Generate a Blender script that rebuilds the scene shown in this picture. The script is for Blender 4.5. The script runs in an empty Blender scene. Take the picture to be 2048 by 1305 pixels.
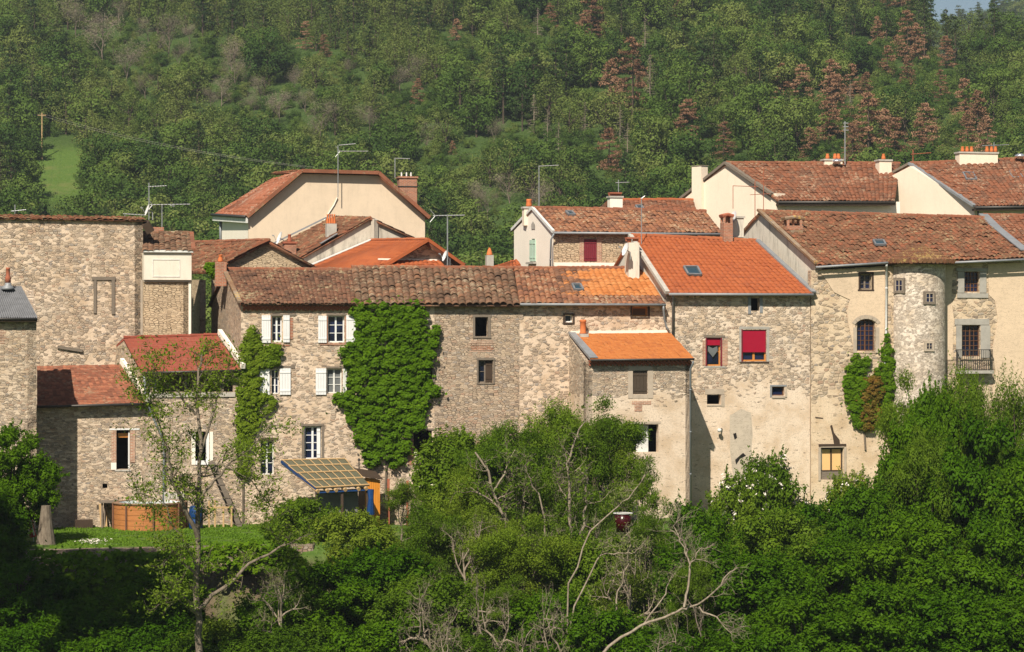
import bpy, math, random
import numpy as np
from mathutils import Vector, Matrix
from mathutils.geometry import tessellate_polygon
random.seed(7)
SC = bpy.context.scene
COL = SC.collection
# ------------------------------------------------------------------ camera, light, exposure
FPX = 5006.0; CZ = 16.0
cam = bpy.data.cameras.new('camera'); cam.lens = 36*FPX/2048; cam.sensor_width = 36; cam.clip_end = 6000; cam.clip_start = 1
camo = bpy.data.objects.new('camera', cam); COL.objects.link(camo)
camo.location = (0, 0, CZ); camo.rotation_euler = (math.radians(90), 0, 0)
SC.camera = camo
SC.render.resolution_x = 1024; SC.render.resolution_y = 652
SUN = Vector((.359, 1.109, -1.20)).normalized()      # direction the light travels
EL = math.asin(-SUN.z)
AZ = math.atan2(-SUN.x, -SUN.y)                       # compass bearing of the sun from +Y, clockwise
w = bpy.data.worlds.new('World'); SC.world = w; w.use_nodes = True
nt = w.node_tree; bg = nt.nodes['Background']
sk = nt.nodes.new('ShaderNodeTexSky'); sk.sky_type = 'NISHITA'; sk.sun_disc = False
sk.sun_elevation = EL; sk.sun_rotation = AZ; sk.dust_density = 1.0
nt.links.new(sk.outputs[0], bg.inputs[0]); bg.inputs[1].default_value = 0.047
sl = bpy.data.lights.new('sun', 'SUN'); sl.energy = 5.0; sl.angle = math.radians(.5); sl.color = (1, .905, .77)
so = bpy.data.objects.new('sun', sl); COL.objects.link(so)
so.rotation_euler = SUN.to_track_quat('-Z', 'Y').to_euler(); so.location = (-40, -60, 120)
SC.view_settings.view_transform = 'Standard'; SC.view_settings.look = 'None'
SC.view_settings.exposure = 0.55; SC.view_settings.gamma = 1
SC.cycles.max_bounces = 6; SC.cycles.transparent_max_bounces = 8; SC.cycles.diffuse_bounces = 3; SC.cycles.glossy_bounces = 2
SC.cycles.transmission_bounces = 4; SC.cycles.volume_bounces = 0
# ------------------------------------------------------------------ placing
def P(px, py, Y): return Vector(((px-1024)/FPX*Y, Y, CZ-(py-652.5)/FPX*Y))
A0 = math.radians(13); T0 = math.tan(A0)
DU = Vector((math.cos(A0), math.sin(A0), 0)); OUT = Vector((math.sin(A0), -math.cos(A0), 0))
UP = Vector((0, 0, 1))
def FP(px, py, off=0):
    return P(px, py, (120+off)/(1-T0*(px-1024)/FPX))
def XZ(px, z, off=0):                 # world point on facade line at height z
    Y = (120+off)/(1-T0*(px-1024)/FPX); return Vector(((px-1024)/FPX*Y, Y, z))
class Pl:
    """vertical plane through a world point in the direction du"""
    def __init__(s, o, du, out=None):
        s.o = Vector(o); s.du = Vector((du[0], du[1], 0)).normalized()
        s.out = Vector((s.du.y, -s.du.x, 0))
    def pt(s, px, py):
        d = Vector(((px-1024)/FPX, 1, -(py-652.5)/FPX)); c = Vector((0, 0, CZ))
        t = (s.o-c).dot(s.out)/d.dot(s.out); return c+d*t
    def uv(s, px, py):
        q = s.pt(px, py)-s.o; return (q.dot(s.du), q.z)
    def w(s, u, v, n=0): return s.o+s.du*u+UP*v+s.out*n
def fac(off): return Pl(XZ(1024, 0, off), DU)
def pl2(a, b):                        # plane through two points, left to right in the picture
    a = Vector((a.x, a.y, 0)); b = Vector((b.x, b.y, 0)); return Pl(a, b-a)
# ------------------------------------------------------------------ mesh building
class MB:
    def __init__(s): s.v = []; s.f = []; s.uv = {}; s.m = []; s.cm = 0
    def q(s, *pts):
        i = len(s.v); s.v += [Vector(p) for p in pts]; s.f.append(tuple(range(i, i+len(pts)))); s.m.append(s.cm); return s
    def box8(s, a):                   # a: 8 points, bottom loop then top loop
        for ix in ((3,2,1,0), (4,5,6,7), (0,1,5,4), (1,2,6,5), (2,3,7,6), (3,0,4,7)): s.q(*[a[k] for k in ix])
        return s
    def pbox(s, pl, u0, u1, v0, v1, n0, n1):
        return s.box8([pl.w(u0,v0,n1), pl.w(u1,v0,n1), pl.w(u1,v0,n0), pl.w(u0,v0,n0), pl.w(u0,v1,n1), pl.w(u1,v1,n1), pl.w(u1,v1,n0), pl.w(u0,v1,n0)])
    def rect(s, pl, x0, y0, x1, y1, n0, n1):
        a = pl.uv(x0, y1); b = pl.uv(x1, y0); return s.pbox(pl, a[0], b[0], a[1], b[1], n0, n1)
    def bar(s, a, b, w, h, up=UP):    # beam from a to b
        a = Vector(a); b = Vector(b); d = (b-a).normalized(); sd = d.cross(up)
        if sd.length < 1e-4: sd = d.cross(Vector((1,0,0)))
        sd.normalize(); u = sd.cross(d).normalized(); sd *= w/2; u *= h/2
        return s.box8([a-sd-u, a+sd-u, b+sd-u, b-sd-u, a-sd+u, a+sd+u, b+sd+u, b-sd+u])
    def tube(s, pts, rad, k=6, cap=True):
        pts = [Vector(p) for p in pts]; n = len(pts)
        if not isinstance(rad, (list, tuple)): rad = [rad]*n
        base = len(s.v); ref = None
        for i, p in enumerate(pts):
            d = (pts[min(i+1, n-1)]-pts[max(i-1, 0)]).normalized()
            if ref is None: ref = d.orthogonal().normalized()
            x = ref-d*ref.dot(d)
            x = x.normalized() if x.length > 1e-4 else d.orthogonal().normalized()
            ref = x; y = d.cross(x)
            for j in range(k):
                t = 2*math.pi*j/k; s.v.append(p+(x*math.cos(t)+y*math.sin(t))*rad[i])
        for i in range(n-1):
            for j in range(k):
                a = base+i*k+j; b = base+i*k+(j+1) % k
                s.f.append((a, b, b+k, a+k)); s.m.append(s.cm)
        if cap:
            s.f.append(tuple(base+j for j in reversed(range(k)))); s.m.append(s.cm)
            s.f.append(tuple(base+(n-1)*k+j for j in range(k))); s.m.append(s.cm)
        return s
    def lathe(s, c, prof, k=16):      # prof: (r, z)
        c = Vector(c); base = len(s.v)
        for r, z in prof:
            for j in range(k):
                t = 2*math.pi*j/k; s.v.append(c+Vector((r*math.cos(t), r*math.sin(t), z)))
        for i in range(len(prof)-1):
            for j in range(k):
                a = base+i*k+j; b = base+i*k+(j+1) % k
                s.f.append((a, b, b+k, a+k)); s.m.append(s.cm)
        s.f.append(tuple(base+j for j in reversed(range(k)))); s.m.append(s.cm)
        s.f.append(tuple(base+(len(prof)-1)*k+j for j in range(k))); s.m.append(s.cm)
        return s
    def build(s, name, mat, parent=None, smooth=False, origin=None):
        if parent is not None: o0 = wloc(parent)
        elif origin is not None: o0 = Vector(origin)
        else:
            xs = [v.x for v in s.v]; ys = [v.y for v in s.v]; zs = [v.z for v in s.v]
            o0 = Vector(((min(xs)+max(xs))/2, (min(ys)+max(ys))/2, min(zs)))
        me = bpy.data.meshes.new(name)
        me.from_pydata([v-o0 for v in s.v], [], s.f)
        mats = mat if isinstance(mat, (list, tuple)) else [mat]
        for m in mats: me.materials.append(m)
        if len(mats) > 1: me.polygons.foreach_set('material_index', s.m)
        ul = me.uv_layers.new(name='UVMap'); uvs = np.zeros((len(me.loops), 2), dtype=np.float32)
        for pi, p in enumerate(me.polygons):
            if pi in s.uv:
                for k, li in enumerate(p.loop_indices): uvs[li] = s.uv[pi][k]
                continue
            n = p.normal
            if abs(n.z) > .97: a = Vector((1,0,0)); b = Vector((0,1,0))
            else:
                a = UP.cross(n).normalized(); b = n.cross(a) if abs(n.z) > .05 else UP
                if abs(a.x) > .25 and a.x < 0: a = -a
            for li in p.loop_indices:
                c = me.vertices[me.loops[li].vertex_index].co+o0
                uvs[li] = (c.dot(a), c.dot(b))
        ul.data.foreach_set('uv', uvs.ravel())
        if smooth: me.polygons.foreach_set('use_smooth', [True]*len(me.polygons))
        me.update()
        o = bpy.data.objects.new(name, me); COL.objects.link(o)
        if parent is not None: o.parent = parent
        else: o.location = o0
        return o
def wloc(o):
    v = Vector((0,0,0))
    while o is not None: v = v+o.location; o = o.parent
    return v
def thing(name, label, cat, loc, group=None):
    o = bpy.data.objects.new(name, None); COL.objects.link(o); o.location = loc; o.empty_display_size = .5
    return tag(o, label, cat, group)
def tag(o, label=None, cat=None, group=None, kind=None):
    if label: o['label'] = label
    if cat: o['category'] = cat
    if group: o['group'] = group
    if kind: o['kind'] = kind
    return o
def raw_mesh(name, V, Fq, mats, midx=None, smooth=False, uv=None):
    """numpy quads -> mesh"""
    me = bpy.data.meshes.new(name); V = np.asarray(V, dtype=np.float32); Fq = np.asarray(Fq, dtype=np.int32)
    nf, k = Fq.shape
    me.vertices.add(len(V)); me.vertices.foreach_set('co', V.ravel())
    me.loops.add(nf*k); me.loops.foreach_set('vertex_index', Fq.ravel())
    me.polygons.add(nf); me.polygons.foreach_set('loop_start', np.arange(0, nf*k, k, dtype=np.int32))
    try: me.polygons.foreach_set('loop_total', np.full(nf, k, dtype=np.int32))
    except Exception: pass
    for m in (mats if isinstance(mats, (list, tuple)) else [mats]): me.materials.append(m)
    if midx is not None: me.polygons.foreach_set('material_index', np.asarray(midx, dtype=np.int32))
    if uv is not None:
        ul = me.uv_layers.new(name='UVMap'); ul.data.foreach_set('uv', np.asarray(uv, dtype=np.float32).ravel())
    if smooth: me.polygons.foreach_set('use_smooth', np.ones(nf, dtype=bool))
    me.update(calc_edges=True); me.validate()
    return me
# ------------------------------------------------------------------ materials
class NB:
    def __init__(s, name):
        s.mat = bpy.data.materials.new(name); s.mat.use_nodes = True; s.t = s.mat.node_tree
        s.b = s.t.nodes['Principled BSDF']; s.out = s.t.nodes['Material Output']
    def n(s, typ, **kw):
        x = s.t.nodes.new('ShaderNode'+typ)
        for k, v in kw.items():
            if k.startswith('i_'): x.inputs[k[2:].replace('_', ' ')].default_value = v
            else: setattr(x, k, v)
        return x
    def l(s, a, b): s.t.links.new(a, b)
    def val(s, sock, v):
        if hasattr(v, 'is_output'): s.l(v, sock)
        else: sock.default_value = v
    def math(s, op, a, b=0, c=0, clamp=False):
        x = s.n('Math', operation=op); x.use_clamp = clamp
        for k, v in enumerate((a, b, c)): s.val(x.inputs[k], v)
        return x.outputs[0]
    def vm(s, op, a, b=(0,0,0)):
        x = s.n('VectorMath', operation=op); s.val(x.inputs[0], a); s.val(x.inputs[1], b); return x.outputs[0]
    def mix(s, f, a, b, mode='MIX'):
        x = s.n('Mix', data_type='RGBA', blend_type=mode); s.val(x.inputs[0], f)
        for k, v in ((6, a), (7, b)): s.val(x.inputs[k], v if hasattr(v, 'is_output') else (*v[:3], 1))
        return x.outputs[2]
    def ramp(s, f, stops, interp='LINEAR'):
        x = s.n('ValToRGB'); e = x.color_ramp.elements; x.color_ramp.interpolation = interp
        while len(e) < len(stops): e.new(.5)
        for k, (p, c) in enumerate(stops): e[k].position = p; e[k].color = (*c[:3], 1)
        s.l(f, x.inputs[0]); return x.outputs[0]
    def step(s, v, a, b, lo=0, hi=1):
        x = s.n('MapRange'); x.interpolation_type = 'SMOOTHSTEP'
        s.val(x.inputs[0], v); x.inputs[1].default_value = a; x.inputs[2].default_value = b
        x.inputs[3].default_value = lo; x.inputs[4].default_value = hi; return x.outputs[0]
    def noise(s, vec, sc, det=3, rough=.55, dist=0):
        x = s.n('TexNoise'); s.l(vec, x.inputs['Vector']); x.inputs['Scale'].default_value = sc
        x.inputs['Detail'].default_value = det; x.inputs['Roughness'].default_value = rough; x.inputs['Distortion'].default_value = dist
        return x.outputs
    def uvc(s): return s.n('TexCoord').outputs['UV']
    def wpos(s): return s.n('NewGeometry').outputs['Position']
    def fin(s, col, rough=.9, bump=None, bd=.02, bs=1, spec=.2, metal=0):
        s.val(s.b.inputs['Base Color'], col if hasattr(col, 'is_output') else (*col[:3], 1))
        s.val(s.b.inputs['Roughness'], rough); s.b.inputs['Specular IOR Level'].default_value = spec; s.b.inputs['Metallic'].default_value = metal
        if bump is not None:
            x = s.n('Bump'); x.inputs['Distance'].default_value = bd; x.inputs['Strength'].default_value = bs
            s.l(bump, x.inputs['Height']); s.l(x.outputs[0], s.b.inputs['Normal'])
        return s.mat
def H(r, g, b):                      # sRGB 0-255 -> linear
    f = lambda c: ((c/255+.055)/1.055)**2.4 if c > 10 else c/255/12.92
    return (f(r), f(g), f(b))
def mstone(name, mortar, stones, sx=4.2, sy=7.5, edge=(.02, .10), cover=(.30, .62), tint=None, bd=.05, low=None, seed=0.0, dark=.35, alb=1.0):
    """random rubble in lime mortar; cover = how much mortar hides the stones; low = (z0, z1) more render below"""
    N = NB(name); uv = N.vm('ADD', N.uvc(), (seed, seed*.7, 0))
    d1 = N.noise(uv, 2.2, 2)['Color']; d2 = N.noise(uv, 9, 2)['Color']
    w1 = N.vm('MULTIPLY', N.vm('SUBTRACT', d1, (.5,.5,.5)), (.22,.14,0)); w2 = N.vm('MULTIPLY', N.vm('SUBTRACT', d2, (.5,.5,.5)), (.05,.03,0))
    vec = N.vm('MULTIPLY', N.vm('ADD', N.vm('ADD', uv, w1), w2), (sx, sy, 1))
    def vor(feat, v):
        x = N.n('TexVoronoi', feature=feat, voronoi_dimensions='2D'); N.l(v, x.inputs['Vector']); x.inputs['Scale'].default_value = 1
        x.inputs['Randomness'].default_value = .82; return x.outputs
    c1 = vor('F1', vec)['Color']; e1 = vor('DISTANCE_TO_EDGE', vec)['Distance']
    sep = N.n('SeparateColor'); N.l(c1, sep.inputs[0]); r1, r2, r3 = sep.outputs
    k = len(stones); st = N.ramp(r1, [(i/(k-1), tuple(q*alb for q in c)) for i, c in enumerate(stones)])
    fine = N.noise(uv, 26, 3)[0]
    st = N.mix(.16, st, tuple(c*alb for c in mortar))
    st = N.mix(N.step(N.noise(uv, 1.1, 3, .6)[0], .45, .70, 0, .35), st, tuple(c*alb*.72 for c in mortar))
    st = N.mix(N.step(fine, .45, .8, 0, .45), st, tuple(alb*c*.7 for c in stones[0]))
    cov = N.noise(uv, .55, 3, .6)[0]
    thr = N.math('ADD', N.math('MULTIPLY', N.math('ADD', cov, N.math('MULTIPLY', N.math('SUBTRACT', cov, .5), .6)), .22), N.math('MULTIPLY', r2, .95))
    if low:
        sz = N.n('SeparateXYZ'); N.l(N.wpos(), sz.inputs[0])
        thr = N.math('SUBTRACT', thr, N.step(N.math('ADD', sz.outputs[2], N.math('MULTIPLY', cov, 2.5)), low[0], low[1], low[2] if len(low) > 2 else .5, 0))
    expo = N.step(thr, cover[0], cover[1])
    m = N.math('MULTIPLY', N.step(N.math('ADD', e1, N.math('MULTIPLY', N.math('SUBTRACT', fine, .5), .07)), edge[0], edge[1]), expo)
    mo = N.mix(N.step(N.noise(uv, .9, 4, .65)[0], .38, .68), tuple(c*alb for c in mortar), tuple(c*alb*d for c, d in zip(mortar, (.80,.74,.66))))
    mo = N.mix(N.step(N.noise(uv, 14, 3)[0], .45, .75), mo, tuple(c*alb*.72 for c in mortar))
    col = N.mix(m, mo, st)
    # dark gaps beside some stones
    gap = N.math('MULTIPLY', N.math('MULTIPLY', N.step(e1, .0, .045, 1, 0), N.step(r3, .45, .6)), N.step(thr, cover[0]+.12, cover[1]+.12, 0, dark*2))
    col = N.mix(N.math('MINIMUM', gap, 1), col, (.045*alb, .035*alb, .025*alb))
    stain = N.step(N.noise(uv, .25, 5, .7)[0], .52, .78, 0, .22)
    col = N.mix(stain, col, tint or (.24, .19, .14))
    hgt = N.math('ADD', N.math('MULTIPLY', m, N.math('ADD', .45, N.math('MULTIPLY', r3, .55))), N.math('MULTIPLY', fine, .35))
    hgt = N.math('SUBTRACT', hgt, gap)
    if low:
        dash = N.noise(N.vm('MULTIPLY', uv, (1.0, 3.2, 1)), 2.6, 5, .75)[0]; dk = N.math('MULTIPLY', N.step(dash, .60, .635, 0, .85), N.math('SUBTRACT', 1, m)); col = N.mix(dk, col, (.13,.10,.075))
        ck = N.noise(N.vm('MULTIPLY', uv, (.8, 1.7, 1)), 1.1, 7, .75)[0]; col = N.mix(N.math('MULTIPLY', N.step(N.math('ABSOLUTE', N.math('SUBTRACT', ck, .5)), .0, .006, .75, 0), N.math('MULTIPLY', N.math('SUBTRACT', 1, m), N.step(cov, .45, .6))), col, (.16,.125,.09))
        col = N.mix(N.step(N.noise(uv, .33, 5, .7)[0], .55, .68, 0, .30), col, (.40,.36,.30))
    return N.fin(col, .95, hgt, bd, 1, .1)
def mplaster(name, c, c2, streak=.0, crack=0, bd=.012, sc=1.0, edge_stain=.4):
    N = NB(name); uv = N.uvc()
    a = N.noise(uv, .45*sc, 5, .65)[0]; col = N.mix(N.step(a, .42, .72, 0, edge_stain), c, c2)
    b = N.noise(uv, 5*sc, 4, .6)[0]; col = N.mix(N.step(b, .45, .8, 0, .3), col, c2)
    if streak:
        v = N.vm('ADD', N.vm('MULTIPLY', uv, (1.5, .25, 1)), N.vm('MULTIPLY', N.noise(uv, 1.5, 2)['Color'], (.35,.1,0))); s_ = N.noise(v, 1.9, 6, .75)[0]
        col = N.mix(N.step(s_, .47, .72, 0, streak), col, (.10, .09, .075))
    if crack:
        x = N.noise(N.vm('MULTIPLY', uv, (1, 2.6, 1)), 1.7, 6, .7)[0]
        col = N.mix(N.math('MULTIPLY', N.step(N.math('ABSOLUTE', N.math('SUBTRACT', x, .5)), .0, .012, 1, 0), crack), col, (.09, .07, .05))
    return N.fin(col, .93, N.math('ADD', a, N.math('MULTIPLY', b, .4)), bd, .6, .1)
def mtile(name, cols, lichen=None, la=.3, dirt=.3, joint=.5, patch=None, pa=(.5,.6), dc=None, blend=None):
    """clay tiles; UV is counted in tiles"""
    N = NB(name); uv = N.uvc(); wp = N.wpos()
    fl = N.n('VectorMath', operation='FLOOR'); N.l(uv, fl.inputs[0])
    wn = N.n('TexWhiteNoise', noise_dimensions='2D'); N.l(fl.outputs[0], wn.inputs['Vector'])
    sp = N.n('SeparateColor'); N.l(wn.outputs['Color'], sp.inputs[0])
    big = N.noise(wp, .7, 4, .65)[0]
    t = N.math('ADD', N.math('MULTIPLY', sp.outputs[0], .75), N.math('MULTIPLY', N.math('SUBTRACT', big, .5), 1.3), 0, True)
    t = N.math('ADD', t, .1, 0, True)
    k = len(cols); col = N.ramp(t, [(i/(k-1), c) for i, c in enumerate(cols)])
    if patch: col = N.mix(N.step(N.math('ADD', N.noise(wp, .45, 4, .7)[0], N.math('MULTIPLY', sp.outputs[2], .12)), pa[0], pa[1]), col, patch)
    if blend:
        sx_ = N.n('SeparateXYZ'); N.l(wp, sx_.inputs[0]); q_ = N.math('ADD', N.math('ADD', sx_.outputs[0], N.math('MULTIPLY', N.math('SUBTRACT', N.noise(wp, 1.3, 4, .7)[0], .5), 5.5)), N.math('MULTIPLY', sp.outputs[1], 1.2)); col = N.mix(N.step(q_, blend[0], blend[1], 1, 0), col, N.mix(sp.outputs[0], (.09,.05,.035), (.24,.12,.07)))
    fr = N.noise(wp, 11, 4, .7)[0]
    col = N.mix(N.step(fr, .45, .72, 0, dirt), col, dc or (.05, .038, .03))
    if lichen: col = N.mix(N.step(N.math('ADD', N.noise(wp, 5.5, 4, .75)[0], N.math('MULTIPLY', N.math('SUBTRACT', big, .5), .5)), .56, .66, 0, la), col, lichen)
    frv = N.n('VectorMath', operation='FRACTION'); N.l(uv, frv.inputs[0]); sx = N.n('SeparateXYZ'); N.l(frv.outputs[0], sx.inputs[0])
    return N.fin(col, .9, N.math('ADD', fr, 0), .015, .7, .12)
def mflat(name, c, rough=.7, var=.25, sc=6, metal=0, spec=.3, streak=None, bump=.004):
    N = NB(name); tc = N.n('TexCoord').outputs['Object']
    v = N.vm('MULTIPLY', tc, streak) if streak else tc
    a = N.noise(v, sc, 4, .6)[0]
    col = N.mix(N.step(a, .35, .75, 0, var), c, tuple(q*.45 for q in c))
    return N.fin(col, rough, a, bump, .5, spec, metal)
def mbrick(name, c1=(.33,.11,.06), c2=(.22,.075,.045), mo=(.36,.29,.22), w=.22, h=.07):
    N = NB(name); b = N.n('TexBrick'); N.l(N.uvc(), b.inputs['Vector'])
    b.inputs['Color1'].default_value = (*c1, 1); b.inputs['Color2'].default_value = (*c2, 1); b.inputs['Mortar'].default_value = (*mo, 1)
    b.inputs['Scale'].default_value = 1; b.inputs['Brick Width'].default_value = w; b.inputs['Row Height'].default_value = h; b.inputs['Mortar Size'].default_value = .012
    col = N.mix(N.step(N.noise(N.uvc(), 3, 4)[0], .45, .7, 0, .4), b.outputs['Color'], (.12, .08, .06))
    return N.fin(col, .9, b.outputs['Fac'], .01, .5, .1)
def mleaf(name, cols, trans=.35, objvar=.5, sc=.6):
    N = NB(name); oi = N.n('ObjectInfo').outputs['Random']
    g = N.n('TexCoord').outputs['Object']; big = N.noise(g, sc, 3)[0]; fine = N.noise(g, sc*9, 2)[0]
    t = N.math('ADD', N.math('MULTIPLY', oi, objvar), N.math('ADD', N.math('MULTIPLY', big, .55), N.math('MULTIPLY', fine, .45)))
    t = N.math('SUBTRACT', t, objvar*.5)
    k = len(cols); col = N.ramp(t, [(.15+.7*i/(k-1), c) for i, c in enumerate(cols)])
    d = N.n('BsdfDiffuse'); N.l(col, d.inputs[0]); tr = N.n('BsdfTranslucent'); N.l(N.mix(1, col, (1.0, 1.0, .45), 'MULTIPLY'), tr.inputs[0])
    gl = N.n('BsdfGlossy'); gl.inputs['Roughness'].default_value = .5; gl.inputs[0].default_value = (.8,.9,.7,1)
    m = N.n('MixShader'); m.inputs[0].default_value = trans; N.l(d.outputs[0], m.inputs[1]); N.l(tr.outputs[0], m.inputs[2])
    m2 = N.n('MixShader'); m2.inputs[0].default_value = .003; N.l(m.outputs[0], m2.inputs[1]); N.l(gl.outputs[0], m2.inputs[2])
    N.l(m2.outputs[0], N.out.inputs[0]); N.t.nodes.remove(N.b)
    return N.mat
def mbark(name, c1, c2):
    N = NB(name); g = N.n('TexCoord').outputs['Object']; a = N.noise(N.vm('MULTIPLY', g, (1,1,.3)), 9, 4, .7)[0]
    return N.fin(N.mix(N.step(a, .35, .7), c1, c2), .95, a, .03, .8, .1)
ST = [(.20,.15,.115), (.40,.30,.20), (.26,.215,.17), (.50,.39,.27), (.12,.095,.08), (.44,.34,.24), (.33,.20,.135), (.54,.45,.34), (.22,.20,.185), (.36,.28,.19)]
M = {}
M['stone_a'] = mstone('rubble_cream_pointing', (0.669,0.537,0.410), ST, 4.9, 10.9, (.10,.17), (.42,.55), seed=3)
M['stone_b'] = mstone('rubble_brown', (0.584,0.461,0.345), ST, 4.9, 10.1, (.035,.11), (.05,.25), seed=9, dark=.4)
M['stone_c'] = mstone('rubble_light', (0.669,0.532,0.404), ST, 4.6, 8.8, (.09,.16), (.36,.52), seed=15)
M['stone_d'] = mstone('rubble_coursed', (0.669,0.551,0.424), ST, 5.2, 14.7, (.06,.14), (.18,.34), seed=21, low=(13.3, 14.3, 1.5))
M['stone_e'] = mstone('rubble_patchy_render', (0.697,0.575,0.447), ST, 5.2, 9.7, (.09,.16), (.32,.48), seed=27, low=(12.2, 15.0, 1.3))
M['stone_f'] = mstone('rubble_under_render', (0.659,0.537,0.410), ST, 5.6, 10.0, (.09,.16), (.4,.55), seed=33)
M['stone_t'] = mstone('rubble_tower', (0.716,0.631,0.531), [(.30,.24,.19),(.50,.41,.32),(.36,.29,.23),(.56,.48,.39)], 7.0, 12.5, (.10,.18), (.30,.45), seed=40)
M['stone_r'] = mstone('rubble_big_wall', (0.659,0.528,0.400), ST, 5.2, 9.5, (.06,.14), (.25,.42), seed=51, low=(12, 17.5, .25))
M['stone_q'] = mstone('rubble_garden_front', (0.622,0.504,0.382), ST, 5.6, 13.2, (.06,.14), (.22,.40), seed=58, dark=.3)
M['stone_k'] = mstone('rubble_golden', (0.584,0.461,0.317), [(.30,.22,.14),(.56,.43,.28),(.44,.34,.23),(.60,.48,.32)], 4.6, 10.3, (.04,.12), (.0,.25), seed=66, dark=.5)
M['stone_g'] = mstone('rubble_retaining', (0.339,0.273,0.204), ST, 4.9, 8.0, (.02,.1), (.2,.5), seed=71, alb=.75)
M['rend_f'] = mplaster('ochre_render', (.64,.50,.355), (.46,.365,.26), .10, .5, .02)
M['cream'] = mplaster('cream_render', (.78,.665,.53), (.66,.56,.44), .10, 0)
M['cream_w'] = mplaster('pale_render', (.80,.74,.64), (.72,.66,.56), .08)
M['cream_h'] = mplaster('weathered_render', (.64,.52,.385), (.50,.41,.30), .12, 0, .012, .9, .6)
M['grey_pl'] = mplaster('grey_stained_render', (.66,.61,.52), (.50,.45,.37), .55, .1)
M['grey_d'] = mplaster('dark_stained_render', (.50,.45,.37), (.34,.30,.25), .7, .1)
M['flat_cream'] = mplaster('painted_panel', (.70,.65,.55), (.58,.53,.44), .15, 0, .005)
TB = [(.068,.044,.030), (.135,.079,.05), (.18,.097,.06), (.11,.072,.046), (.22,.11,.062), (.16,.118,.085)]
M['tile_a'] = mtile('old_brown_tiles', [(0.0702,0.0405,0.0293), (0.1322,0.0689,0.0429), (0.1785,0.0855,0.0520), (0.1092,0.0646,0.0422)], (.36,.30,.18), .7, .5)
M['tile_b'] = mtile('mossy_canal_tiles', TB, (.36,.30,.20), .75, .5)
M['tile_c'] = mtile('mixed_canal_tiles', [(0.1013,0.0567,0.0381), (0.2015,0.0899,0.0527), (0.2787,0.1224,0.0629), (0.1713,0.0969,0.0597)], (.40,.32,.21), .75, .4)
M['tile_o'] = mtile('bright_orange_tiles', [(0.3540,0.1159,0.0341), (0.4159,0.1481,0.0439), (0.3848,0.1282,0.0374), (0.3232,0.1037,0.0331)], (.30,.15,.08), .25, .10)
M['tile_e'] = mtile('orange_red_tiles', [(0.2844,0.0761,0.0292), (0.3383,0.0965,0.0355), (0.3075,0.0843,0.0322), (0.2614,0.0717,0.0293)], (.30,.12,.07), .3, .15)
M['tile_f'] = mtile('old_red_canal_tiles', [(0.0857,0.0485,0.0299), (0.1781,0.0777,0.0442), (0.1321,0.0688,0.0391), (0.2393,0.0868,0.0459), (0.1172,0.0763,0.0465)], (.33,.28,.16), .65, .45)
M['tile_n'] = mtile('red_brown_tiles', [(.145,.062,.036), (.225,.088,.048), (.185,.078,.044), (.125,.062,.04), (.27,.12,.07)], (.36,.28,.19), .65, .4)
M['tile_q'] = mtile('dull_red_flat_tiles', [(.11,.05,.034), (.25,.09,.052), (.17,.07,.044), (.33,.125,.07), (.20,.085,.05)], (.32,.22,.14), .6, .45)
M['tile_s'] = mtile('dark_red_flat_tiles', [(.21,.058,.038), (.25,.068,.043), (.23,.062,.04)], (.28,.17,.12), .3, .25)
M['tile_h'] = mtile('faded_red_tiles', [(0.2472,0.0910,0.0538), (0.3090,0.1155,0.0635), (0.2779,0.0994,0.0547)], (.50,.42,.32), .6, .25)
M['ridge'] = mtile('ridge_tiles', [(0.1704,0.0737,0.0439), (0.2627,0.0990,0.0543), (0.2171,0.0981,0.0609)], (.36,.28,.16), .5, .3)
M['ridge_o'] = mtile('ridge_tiles_orange', [(0.3079,0.0921,0.0400), (0.3696,0.1167,0.0497)], (.30,.20,.10), .3, .2)
M['brick'] = mbrick('red_brick', (.42,.15,.08), (.30,.11,.06)); M['brick_p'] = mbrick('pale_brick', (.44,.22,.14), (.34,.17,.11), (.52,.43,.33))
M['pot'] = mflat('terracotta_pot', (.56,.16,.05), .8, .3); M['pot_d'] = mflat('old_terracotta', (.34,.11,.06), .85, .4)
M['white'] = mflat('white_paint', (.72,.72,.71), .5, .12, 3); M['whited'] = mflat('dull_white_paint', (.66,.66,.62), .6, .35, 4)
M['wood_g'] = mflat('grey_weathered_wood', (.20,.165,.13), .9, .6, 5, 0, .1, (1,1,8)); M['wood_b'] = mflat('brown_window_wood', (.13,.06,.03), .6, .3)
M['wood_d'] = mflat('dark_wood', (.055,.035,.022), .8, .4); M['wood_o'] = mflat('orange_varnished_wood', (.50,.20,.045), .5, .3, 4)
M['wood_n'] = mflat('new_pine', (.46,.31,.15), .7, .3); M['shed_o'] = mflat('orange_stained_boards', (.62,.24,.03), .6, .35, 5, 0, .2, (6,6,.4))
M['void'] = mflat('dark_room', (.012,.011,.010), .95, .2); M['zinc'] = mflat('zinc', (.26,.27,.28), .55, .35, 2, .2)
M['pipe'] = mflat('grey_pipe', (.22,.24,.25), .5, .3, 2, .2); M['pipe_w'] = mflat('white_pipe', (.70,.70,.68), .5, .15)
M['dkmetal'] = mflat('dark_metal', (.07,.065,.06), .5, .3, 3, .5); M['alu'] = mflat('aerial_metal', (.45,.46,.46), .4, .2, 3, .6)
M['steel'] = mflat('bright_cowl', (.75,.76,.78), .25, .1, 2, .8)
M['red'] = mflat('red_blind', (.30,.001,.022), .6, .08); M['maroon'] = mflat('maroon_paint', (.17,.02,.03), .55, .15)
M['green_s'] = mflat('pale_green_paint', (.42,.58,.47), .6, .2); M['brown_s'] = mflat('dark_brown_paint', (.062,.045,.030), .7, .25)
M['curtain'] = mflat('grey_curtain', (.13,.14,.14), .9, .3, 3); M['yellow'] = mflat('yellow_panel', (.72,.46,.20), .6, .1, 2)
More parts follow.
